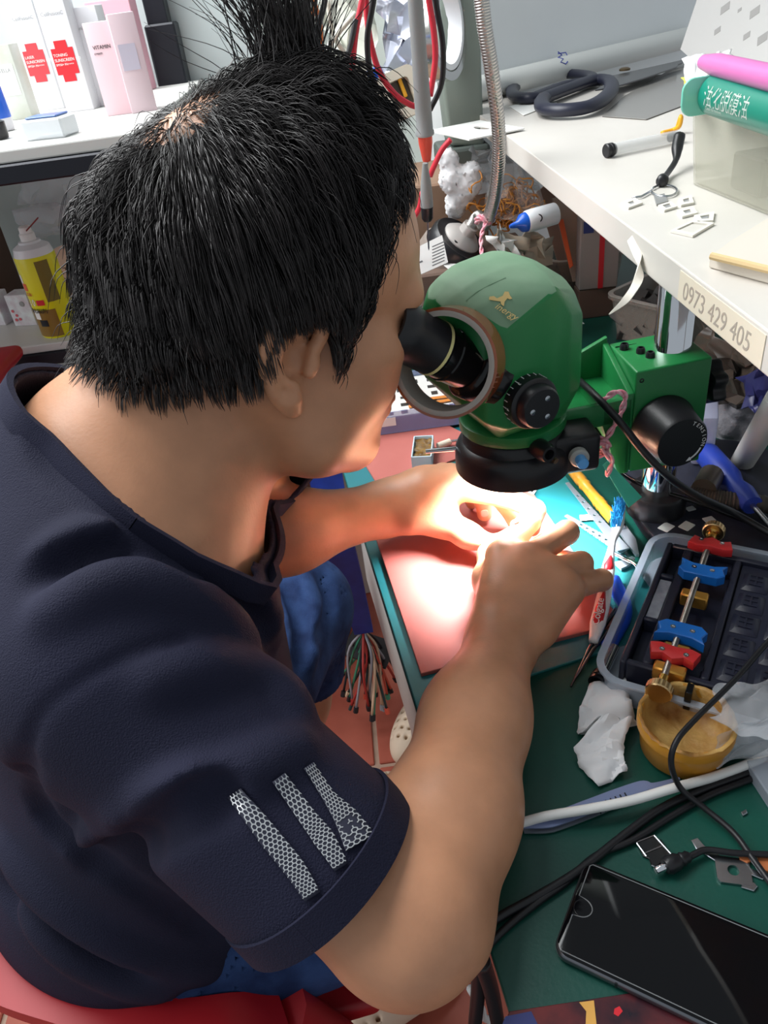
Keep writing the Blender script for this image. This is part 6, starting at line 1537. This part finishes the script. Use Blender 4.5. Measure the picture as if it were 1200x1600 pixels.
# second pink cord on the bracket
t2 = thing('pink_string', 'pink and white twisted cord knotted at the microscope arm', 'cord', pb(-0.075, -0.03, 0.14))
cord([pb(-0.080, -0.040, 0.172), pb(-0.072, -0.048, 0.182), pb(-0.062, -0.046, 0.176), pb(-0.064, -0.044, 0.158), pb(-0.072, -0.043, 0.140), pb(-0.080, -0.044, 0.128)], 0.0026, 'loop', t2)
kq = pb(-0.082, -0.046, 0.126)
cord([kq+np.array([0.008*math.cos(t), 0.005*math.sin(t*1.3), 0.008*math.sin(t)]) for t in np.linspace(0, 12, 24)], 0.0026, 'knot', t2)
cord([kq, kq+np.array([0.010, -0.004, -0.012]), kq+np.array([0.006, -0.004, -0.028])], 0.0026, 'end', t2)
tg = [pb(-0.078, -0.050, 0.112), pb(-0.046, -0.050, 0.062)]
tag(mk('mint_tag', *ribbon([tg[0], tg[1]], [0.006, 0.016], 0.001, (1, 0.2, 0.6)), mat('mint_card', (70, 190, 160), rough=0.5), None, 40), 'mint green paper tag below the pink knot on the microscope arm', 'tag')
# paper slips by the scope
pz = 0.886
def sl_(px, Y0, label, lines=True):
    P = [ony(x, y, Y) for (x, y), Y in zip(px, Y0)]; o = P[0]; n = unit(np.cross(P[1]-P[0], P[3]-P[0])); fr = frame(o, P[1]-P[0], n); q = [tuple((fr[1].T@(p-o))[:2]) for p in P]
    t = thing('paper_slip', label, 'paper', o); mk('paper', *prism(ccw(q), -0.0003, 0.0003, fr), mat('grey_paper', (206, 204, 202), rough=0.7), t)
    if lines:
        m = MB(); sg = 1 if n @ (CAM-o) > 0 else -1; w = q[1][0]; hgt = q[3][1]
        for i in range(7):
            a = 0.12+0.11*i; m.add(*box((w*0.45+q[3][0]*a, hgt*a-0.0008, sg*0.0004-0.0001), (w*0.88+q[3][0]*a, hgt*a+0.0008, sg*0.0004+0.0001), fr))
        m.add(*box((w*0.1, hgt*0.4, sg*0.0004-0.0001), (w*0.35, hgt*0.46, sg*0.0004+0.0001), fr)); m.build('print_lines', mat('grey_ink', (96, 96, 98), rough=0.8), t)
sl_([(700, 420), (780, 420), (758, 378), (690, 412)], [1.05, 1.05, 1.09, 1.09], 'printed grey paper slip behind the top of the microscope')
sl_([(655, 430), (700, 410), (690, 370), (655, 385)], [1.06, 1.08, 1.12, 1.10], 'striped grey paper beside the black cup', True)
# tissue, bag of rubber bands, tube, wrappers
t = thing('white_tissue', 'lump of white tissue under the grey column', 'tissue', ony(715, 280, 1.28))
Fz = Field(); rz = np.random.default_rng(8)
for (x, y) in ((700, 250), (712, 270), (725, 285), (705, 280), (720, 305), (735, 270), (712, 318)):
    Fz.ell(ony(x, y, 1.25+rz.uniform(-0.01, 0.01)), np.linalg.qr(rz.normal(0, 1, (3, 3)))[0], rz.uniform(0.012, 0.030, 3), 0.006)
V, Q = Fz.mesh(0.004, 0); V = V+rz.normal(0, 0.0012, V.shape); mk('wad', V, [tuple(q) for q in Q.tolist()], TIS, t, True)
bg = thing('rubber_band_bag', 'clear bag of tangled orange rubber bands behind the gooseneck', 'bag', ony(800, 330, 1.24))
m = MB(); ORB = mat('orange_rubber', (206, 138, 58), rough=0.5, rgb2=(180, 110, 40), vscale=40)
for i in range(150):
    cx, cy = rz.normal(798, 18), rz.normal(322, 13); c = ony(cx, cy, 1.24+rz.uniform(-0.02, 0.02)); Rm = np.linalg.qr(rz.normal(0, 1, (3, 3)))[0]; rr3 = rz.uniform(0.010, 0.022)
    m.add(*tube(np.array([c+Rm@np.array([rr3*math.cos(t), rr3*0.6*math.sin(t), 0.004*math.sin(3*t)]) for t in np.linspace(0, 2*math.pi, 16)]), 0.0012, 5, cap=False))
k = m.build('rubber_bands', ORB, bg); k['kind'] = 'stuff'
ysheet([(760, 345), (845, 345), (850, 270), (770, 250)], [1.205, 1.20, 1.23, 1.23], 8, 7, 0.005, 51, mat('thin_clear_film', (214, 206, 200), rough=0.15, alpha=0.13), 'bag', bg)
ysheet([(735, 300), (845, 300), (820, 225), (740, 235)], [1.30]*4, 8, 7, 0.006, 52, BAG, 'bag_neck', bg)
tu = thing('glue_tube', 'white squeeze tube with a blue screw cap on the heap', 'tube', ony(830, 348, 1.12))
a, b = ony(800, 353, 1.115), ony(852, 338, 1.13); L = np.linalg.norm(b-a); fr = frame(a, (0, 0, 1), b-a)
mk('cap', *lathe([(0.002, -0.004), (0.0035, 0.0), (0.005, 0.008), (0.0125, 0.015), (0.0135, 0.022)], 24, fr), mat('deep_blue', (28, 92, 200)), tu, 40)
mk('tube', *lathe([(0.0135, 0.022), (0.0150, 0.024), (0.0155, 0.034), (0.015, L+0.016), (0.001, L+0.016)], 24, fr), mat('white_enamel', (226, 228, 232)), tu, 40)
mk('mark', *lathe([(0.004, 0), (0.0058, 0.0003), (0.004, 0.0006)], 16, frame(xf(fr, (0, 0, 0.042))+unit(CAM-a)*0.0152, (1, 0, 0), unit(CAM-a)), closed=True), BLK, tu)
WRAP = mat('brown_wrapper', (176, 160, 142), rough=0.6, alpha=0.9)
for i, (pts, Y, lab) in enumerate((([(765, 372), (790, 360), (805, 400), (775, 410)], 1.08, 'pale crumpled paper behind the cord'), ([(780, 362), (832, 380), (815, 418), (782, 415)], 1.09, 'greyish brown crumpled wrapper below the glue tube'), ([(815, 370), (856, 372), (866, 412), (822, 418)], 1.14, 'brown wrapper between the glue tube and the clear container'))):
    t = thing('crumpled_wrapper', lab, 'wrapper', ony(*pts[3], Y)); ysheet(pts, [Y, Y+0.02, Y, Y-0.01], 5, 5, 0.006, 60+i, WRAP if i else PAPER, 'wrapper', t)
# leaning cards and clear containers under the shelf
def lean(name, px, Ys, m, lab, cat, th=0.006):
    P = [ony(x, y, Y) for (x, y), Y in zip(px, Ys)]; o = P[0]; n = unit(np.cross(P[1]-P[0], P[-1]-P[0])); fr = frame(o, P[1]-P[0], n); q = ccw([tuple((fr[1].T@(p-o))[:2]) for p in P])
    return tag(mk(name, *prism(q, -th/2, th/2, fr, 0.0008, 1), m), lab, cat)
lean('card_sheet', [(838, 300), (870, 275), (930, 440), (880, 440)], [1.33, 1.33, 1.30, 1.30], mat('dusky_card', (150, 118, 104), rough=0.7), 'dusky brown card leaning under the far end of the shelf', 'card')
lean('card_sheet', [(862, 310), (945, 290), (950, 440), (895, 440)], [1.28, 1.28, 1.25, 1.25], mat('grey_brown_card', (168, 146, 132), rough=0.7), 'larger grey brown card in front, under the shelf', 'card')
lean('orange_strip', [(872, 345), (880, 342), (896, 415), (890, 420)], [1.265, 1.265, 1.235, 1.235], mat('orange_red_print', (226, 96, 50)), 'thin orange strip on the grey brown card', 'strip', 0.003)
bx = thing('printed_box', 'box with blue and red printed corner behind the clear containers', 'box', ony(930, 440, 1.2))
a, b = ony(905, 445, 1.22), ony(970, 440, 1.20); fr = yawframe((a[0], a[1], 0.80), -4); w = b[0]-a[0]; hh = ony(930, 345, 1.21)[2]-0.80
mk('carton', *box((0, 0, 0), (w, 0.03, hh), fr, 0.001, 1), mat('taupe_card', (150, 138, 134), rough=0.6), bx); mk('blue_print', *box((0.004, -0.0008, hh-0.020), (0.020, -0.0002, hh-0.002), fr), mat('blue_print', (70, 84, 160)), bx); mk('red_print', *box((0.030, -0.0008, 0.0), (0.038, -0.0002, hh-0.002), fr), mat('red_print', (206, 40, 48)), bx)
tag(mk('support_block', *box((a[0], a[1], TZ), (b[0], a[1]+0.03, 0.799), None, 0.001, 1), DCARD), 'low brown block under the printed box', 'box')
def tub(name, px0, px1, dep, h, yaw, lab, m, fill=None):
    a, b = onz(*px0, TZ), onz(*px1, TZ); d = b-a; w = np.linalg.norm(d); fr = frame((a+b)/2, d, (0, 0, 1)); t = thing(name, lab, 'container', (a+b)/2)
    def loop(w_, d_, r): return rrect(w_, d_, r, 5, 0, dep/2)
    L0, L1, L2, L3, I1, I0 = loop(w*0.86, dep*0.86, 0.016), loop(w, dep, 0.018), loop(w+0.010, dep+0.010, 0.021), loop(w+0.010, dep+0.010, 0.021), loop(w-0.003, dep-0.003, 0.017), loop(w*0.86-0.003, dep*0.86-0.003, 0.015)
    zs = [0.001, h-0.006, h-0.005, h, h, 0.003]; n = len(L0); V = []; F = []
    for Lq, z in zip((L0, L1, L2, L3, I1, I0), zs): V += [(x, y, z) for x, y in Lq]
    for k in range(5):
        for i in range(n): j = (i+1) % n; F.append((k*n+i, k*n+j, (k+1)*n+j, (k+1)*n+i))
    F += [tuple(range(n))[::-1], tuple(5*n+i for i in range(n))]
    mk('tub', xf(fr, V), F, m, t, 40); mk('rim', *ringprism(L2, I1, h, h+0.0012, fr), mat('milky_rim', (190, 180, 172), rough=0.3, alpha=0.8), t)
    if fill:
        r = np.random.default_rng(int(px0[0])); mm = MB()
        for q in range(fill[1]): 
            s = r.uniform(0.006, 0.016, 3); c = np.array([r.uniform(-0.38, 0.38)*w, dep/2+r.uniform(-0.35, 0.35)*dep, 0.006+r.uniform(0, h*0.6)]); mm.add(*box(-s, s, (xf(fr, c), np.linalg.qr(r.normal(0, 1, (3, 3)))[0])))
        k = mm.build('contents', fill[0], t); k['kind'] = 'stuff'
TUBM = mat('dusty_clear_plastic', (176, 160, 150), rough=0.25, alpha=0.42); BRP = mat('brown_bits', (88, 66, 60), rough=0.6)
tub('clear_container', (868, 488), (975, 468), 0.13, 0.085, 0, 'dusty clear container of brown bits, behind the green microscope', TUBM, (BRP, 50))
tub('clear_container', (945, 528), (1060, 560), 0.12, 0.070, 0, 'clear container of dark bits left of the chrome post', TUBM, (mat('dark_bits', (60, 54, 52), rough=0.5), 50))
tub('clear_container', (1000, 440), (1110, 470), 0.12, 0.10, 0, 'clear container under the shelf behind the chrome post', TUBM, (mat('dark_bits', (60, 54, 52)), 40))
wc_ = onz(905, 505, TZ); tag(mk('paper_scrap', *prism([(wc_[0]-0.006, wc_[1]-0.008), (wc_[0]+0.007, wc_[1]-0.007), (wc_[0]+0.005, wc_[1]+0.008)], TZ+0.0003, TZ+0.001), PAPER), 'white paper scrap on the green mat beside the microscope body', 'scrap')
# right hand heap under the shelf
t = thing('grey_sponge', 'lumpy grey sponge block under the shelf on the right', 'sponge', onz(1150, 700, TZ))
Fs = Field(); c = ony(1160, 640, 0.80); Fs.ell(c+np.array([0.02, 0.03, -0.035]), np.eye(3), (0.060, 0.060, 0.070), 0.02)
for i in range(170):
    v = unit(rz.normal(0, 1, 3)); Fs.ell(c+np.array([0.02, 0.03, -0.035])+v*np.array([0.060, 0.060, 0.070]), np.eye(3), np.full(3, rz.uniform(0.005, 0.011)), 0.003)
sdf_obj(Fs, 'sponge', mat('grey_sponge', (128, 126, 132), rough=0.95, bump=0.8, bscale=300), t, 0.003)
a = onz(1160, 722, TZ+0.013); tag(mk('white_pipe', *tube([a, a+unit(ony(1215, 630, 0.60)-a)*0.20], 0.0125, 20), mat('pvc_white', (222, 220, 214), rough=0.4), None, 40), 'white plastic pipe leaning by the grey sponge', 'pipe')
sd = thing('blue_screwdriver', 'blue screwdriver handle behind the microscope foot', 'screwdriver', onz(1140, 745, TZ+0.02))
a, b = onz(1098, 702, TZ+0.030), onz(1176, 790, TZ+0.030); L = np.linalg.norm(b-a); fr = frame(a, (0, 0, 1), b-a)
mk('handle', *lathe([(0.002, 0), (0.011, 0.003), (0.0135, 0.012), (0.0135, L*0.55), (0.0095, L*0.68), (0.0125, L*0.82), (0.010, L), (0.003, L)], 24, fr), mat('royal_blue_grip', (40, 66, 170), rough=0.4), sd, 40)
mk('shank', *tube([xf(fr, (0, 0, L)), xf(fr, (0, 0, L+0.05))], 0.003, 10), STEEL, sd, 40)
hs = thing('ribbed_hose', 'dark ribbed hose with a metal collar beside the microscope foot', 'hose', onz(1150, 780, TZ+0.02))
P = spline([onz(1078, 770, TZ+0.028), onz(1110, 778, TZ+0.028), onz(1150, 783, TZ+0.027), onz(1230, 792, TZ+0.026)], 16)
mk('hose', *tube(P, [0.0085+0.0012*(k % 2) for k in range(len(P))], 14), mat('dusty_hose', (72, 66, 60), rough=0.6), hs, 30)
mk('collar', *tube([onz(1100, 765, TZ+0.036), onz(1112, 742, TZ+0.036)], 0.0125, 16), mat('dull_metal', (98, 90, 82), rough=0.4, metal=0.6), hs, 40)
lv = mk('lavender_tub', *hull([tuple(onz(x, y, TZ)+np.array([0, 0, z])) for x, y in ((1076, 745), (1110, 745), (1110, 700), (1076, 700)) for z in (0.015, 0.075)], None, 0.004, 2), mat('pale_lavender_plastic', (190, 194, 222), rough=0.25, alpha=0.6), None, 40); tag(lv, 'pale lavender plastic tub behind the microscope bracket', 'container')
sk = thing('dark_bag', 'dark crinkled plastic bag under the shelf edge on the right', 'bag', onz(1150, 600, TZ))
ysheet([(1080, 610), (1160, 640), (1190, 560), (1085, 505)], [0.84, 0.78, 0.76, 0.86], 8, 8, 0.006, 71, mat('smoky_brown_film', (92, 80, 72), rough=0.2, alpha=0.85), 'bag', sk)
ysheet([(1165, 640), (1210, 660), (1210, 560), (1160, 590)], [0.74, 0.72, 0.72, 0.76], 5, 5, 0.004, 72, mat('navy_film', (52, 54, 110), rough=0.3), 'bag_side', sk)
# ================================================================== HANGING LEADS AND THE GREY COLUMN
RCAB = mat('red_lead', (206, 50, 66), rough=0.35); OCAB = mat('orange_lead', (222, 120, 48), rough=0.4); CCAB = mat('cream_lead', (214, 212, 198), rough=0.5); DCAB = mat('dark_lead', (52, 52, 54), rough=0.4)
def lead(pts, Y, r, m, lab, cat='cable'):
    tag(mk('hanging_lead', *tube(spline([ony(x, y, Y+0.004*i) for i, (x, y) in enumerate(pts)], 7), r, 8), m, None, True), lab, cat)
lead([(578, -40), (572, 0), (578, 60), (592, 110), (615, 145), (640, 163), (658, 168)], 1.02, 0.0034, RCAB, 'red test lead curving down to the grey probe')
lead([(572, -40), (566, 0), (556, 50), (551, 100), (545, 160)], 1.00, 0.0034, RCAB, 'red test lead running straight down behind the hair')
lead([(664, -40), (670, 0), (678, 50), (680, 95), (672, 150)], 1.04, 0.0036, RCAB, 'red lead looping to the right of the grey probe')
lead([(676, -40), (682, 10), (692, 70), (690, 130), (672, 172)], 1.05, 0.0034, BCAB, 'black lead beside the red one, right of the grey probe')
lead([(590, -40), (582, 10), (574, 60), (578, 110), (590, 140)], 1.01, 0.0034, BCAB, 'black lead looping left of the curved red lead')
lead([(556, 30), (548, 70), (538, 105), (520, 160)], 1.00, 0.0030, DCAB, 'dark grey lead crossing the straight red one')
lead([(512, -40), (506, 10), (496, 50), (486, 130)], 1.12, 0.0036, BCAB, 'black lead left of the cream cords')
lead([(480, -40), (478, 15), (485, 50), (480, 110)], 1.12, 0.0032, BCAB, 'leftmost black lead above the hair')
lead([(498, -30), (486, 40), (482, 110)], 1.14, 0.0030, OCAB, 'orange lead between the two black ones')
lead([(490, 0), (500, 40), (502, 85), (500, 120)], 1.15, 0.0032, OCAB, 'orange lead right of the black ones')
lead([(556, 20), (530, 50), (516, 75), (510, 130)], 1.18, 0.0032, CCAB, 'cream cord hanging over the pale bag')
lead([(512, 0), (520, 50), (540, 85), (575, 125)], 1.19, 0.0032, CCAB, 'cream cord crossing the other one')
lead([(704, 218), (690, 235), (678, 260), (672, 275)], 1.10, 0.0036, RCAB, 'short red lead below the grey column')
lead([(660, 300), (655, 325), (640, 350), (620, 380)], 1.06, 0.0036, RCAB, 'red lead low behind the forehead')
pr_ = thing('test_probe', 'long grey test probe with a red tip hanging in front of the wall', 'probe', ony(660, 210, 0.98))
GRP = mat('probe_grey', (140, 142, 142), rough=0.4); REDPL = mat('probe_red', (226, 84, 66), rough=0.4)
q0, q1 = ony(646, -40, 0.96), ony(664, 210, 0.99); L = np.linalg.norm(q1-q0); fr = frame(q0, (1, 0, 0), q1-q0)
mk('handle', *lathe([(0.008, 0), (0.0085, L*0.5), (0.0095, L*0.80), (0.0098, L*0.97), (0.011, L*0.98), (0.011, L), (0.006, L)], 20, fr), GRP, pr_, 40)
mk('red_sleeve', *lathe([(0.0085, L), (0.0082, L+0.010), (0.0050, L+0.030), (0.003, L+0.031)], 20, fr), REDPL, pr_, 40)
mk('needle', *lathe([(0.0014, L+0.03), (0.0012, L+0.055), (0.0003, L+0.060)], 10, fr), STEEL, pr_, 40)
mk('red_mark', *box((-0.003, -0.0104, L*0.52), (0.003, -0.0085, L*0.66), fr, 0.0006, 1), REDPL, pr_)
p2 = thing('black_probe', 'grey and black test probe pointing straight down beside the forehead', 'probe', ony(668, 320, 0.97))
q0, q1 = ony(664, 255, 0.97), ony(668, 345, 0.98); L = np.linalg.norm(q1-q0); fr = frame(q0, (1, 0, 0), q1-q0)
mk('handle', *lathe([(0.003, 0), (0.006, L*0.3), (0.0075, L*0.55), (0.0078, L*0.74), (0.006, L*0.75)], 18, fr), GRP, p2, 40)
mk('black_sleeve', *lathe([(0.0074, L*0.75), (0.0070, L*0.95), (0.005, L), (0.001, L)], 18, fr), BLK, p2, 40); mk('needle', *lathe([(0.0011, L), (0.0010, L+0.035), (0.0002, L+0.038)], 8, fr), STEEL, p2, 40)
gc = thing('grey_column', 'tapered grey green column standing on the cartons at the back', 'stand', ony(720, 232, 1.44)*np.array([1, 1, 0])+np.array([0, 0, 0.976]))
GGR = mat('grey_green_plastic', (124, 134, 126), rough=0.45); b0 = ony(724, 226, 1.44)
P = []
for (xa, xb, y) in ((700, 752, 224), (688, 748, 130), (676, 742, -60)):
    pa, pb2 = ony(xa, y, 1.44), ony(xb, y, 1.44)
    for dy in (-0.03, 0.05): P += [(pa[0], 1.44+dy, pa[2]), (pb2[0], 1.44+dy, pb2[2])]
mk('column', *hull(P, None, 0.006, 3), GGR, gc, 40)
mk('foot', *box((b0[0]-0.045, 1.40, 0.9755), (b0[0]+0.040, 1.50, 1.006), None, 0.006, 2), mat('dark_grey_green', (84, 92, 88), rough=0.5), gc)
rl_ = thing('film_reel', 'shiny silver film reel hanging in front of the grey column', 'reel', ony(690, 60, 1.36))
fr = frame(ony(690, 40, 1.36), (0, 0, 1), unit((0.85, -0.5, 0.05)))
mk('film', *lathe([(0.062, -0.012), (0.074, -0.012), (0.074, 0.012), (0.062, 0.012)], 48, fr, closed=True), mat('silver_film', (206, 206, 204), rough=0.15, metal=0.9), rl_, 40)
mk('core', *lathe([(0.052, -0.012), (0.060, -0.012), (0.060, 0.012), (0.052, 0.012)], 48, fr, closed=True), mat('white_enamel', (226, 228, 232)), rl_, 40)
wb = thing('silver_bag', 'crinkled silver and pale blue bag behind the leads', 'bag', ony(625, 60, 1.30))
ysheet([(590, 130), (650, 118), (690, -20), (600, -20)], [1.32, 1.30, 1.34, 1.34], 6, 8, 0.008, 81, mat('silver_bag', (196, 200, 214), rough=0.18, metal=0.7), 'front', wb)
ysheet([(500, 150), (590, 150), (585, -30), (505, -30)], [1.50, 1.45, 1.45, 1.50], 6, 8, 0.008, 82, mat('pale_bag', (222, 224, 212), rough=0.4, alpha=0.8), 'side', wb)
cl_ = thing('white_clamp', 'white plastic clamp with a dark window and blue tab, behind the probe', 'clamp', ony(625, 145, 1.25))
c = ony(625, 148, 1.22); fr = frame(c, (0.9, 0.1, 0.25), (0.2, -0.9, 0.3))
mk('frame', *ringprism(rrect(0.060, 0.062, 0.012, 5), rrect(0.034, 0.036, 0.006, 5), -0.008, 0.008, fr), mat('ivory_plastic', (222, 214, 196)), cl_, 40); mk('window', *box((-0.017, -0.018, -0.006), (0.017, 0.018, -0.002), fr), mat('dark_window', (74, 66, 56), rough=0.3), cl_); mk('blue_tab', *box((-0.034, 0.026, -0.006), (-0.012, 0.044, 0.006), fr, 0.002, 1), mat('deep_blue', (28, 92, 200)), cl_); mk('yellow_tab', *box((0.004, -0.006, -0.001), (0.009, 0.020, 0.004), fr, 0.001, 1), mat('orange_clip', (232, 168, 40)), cl_)
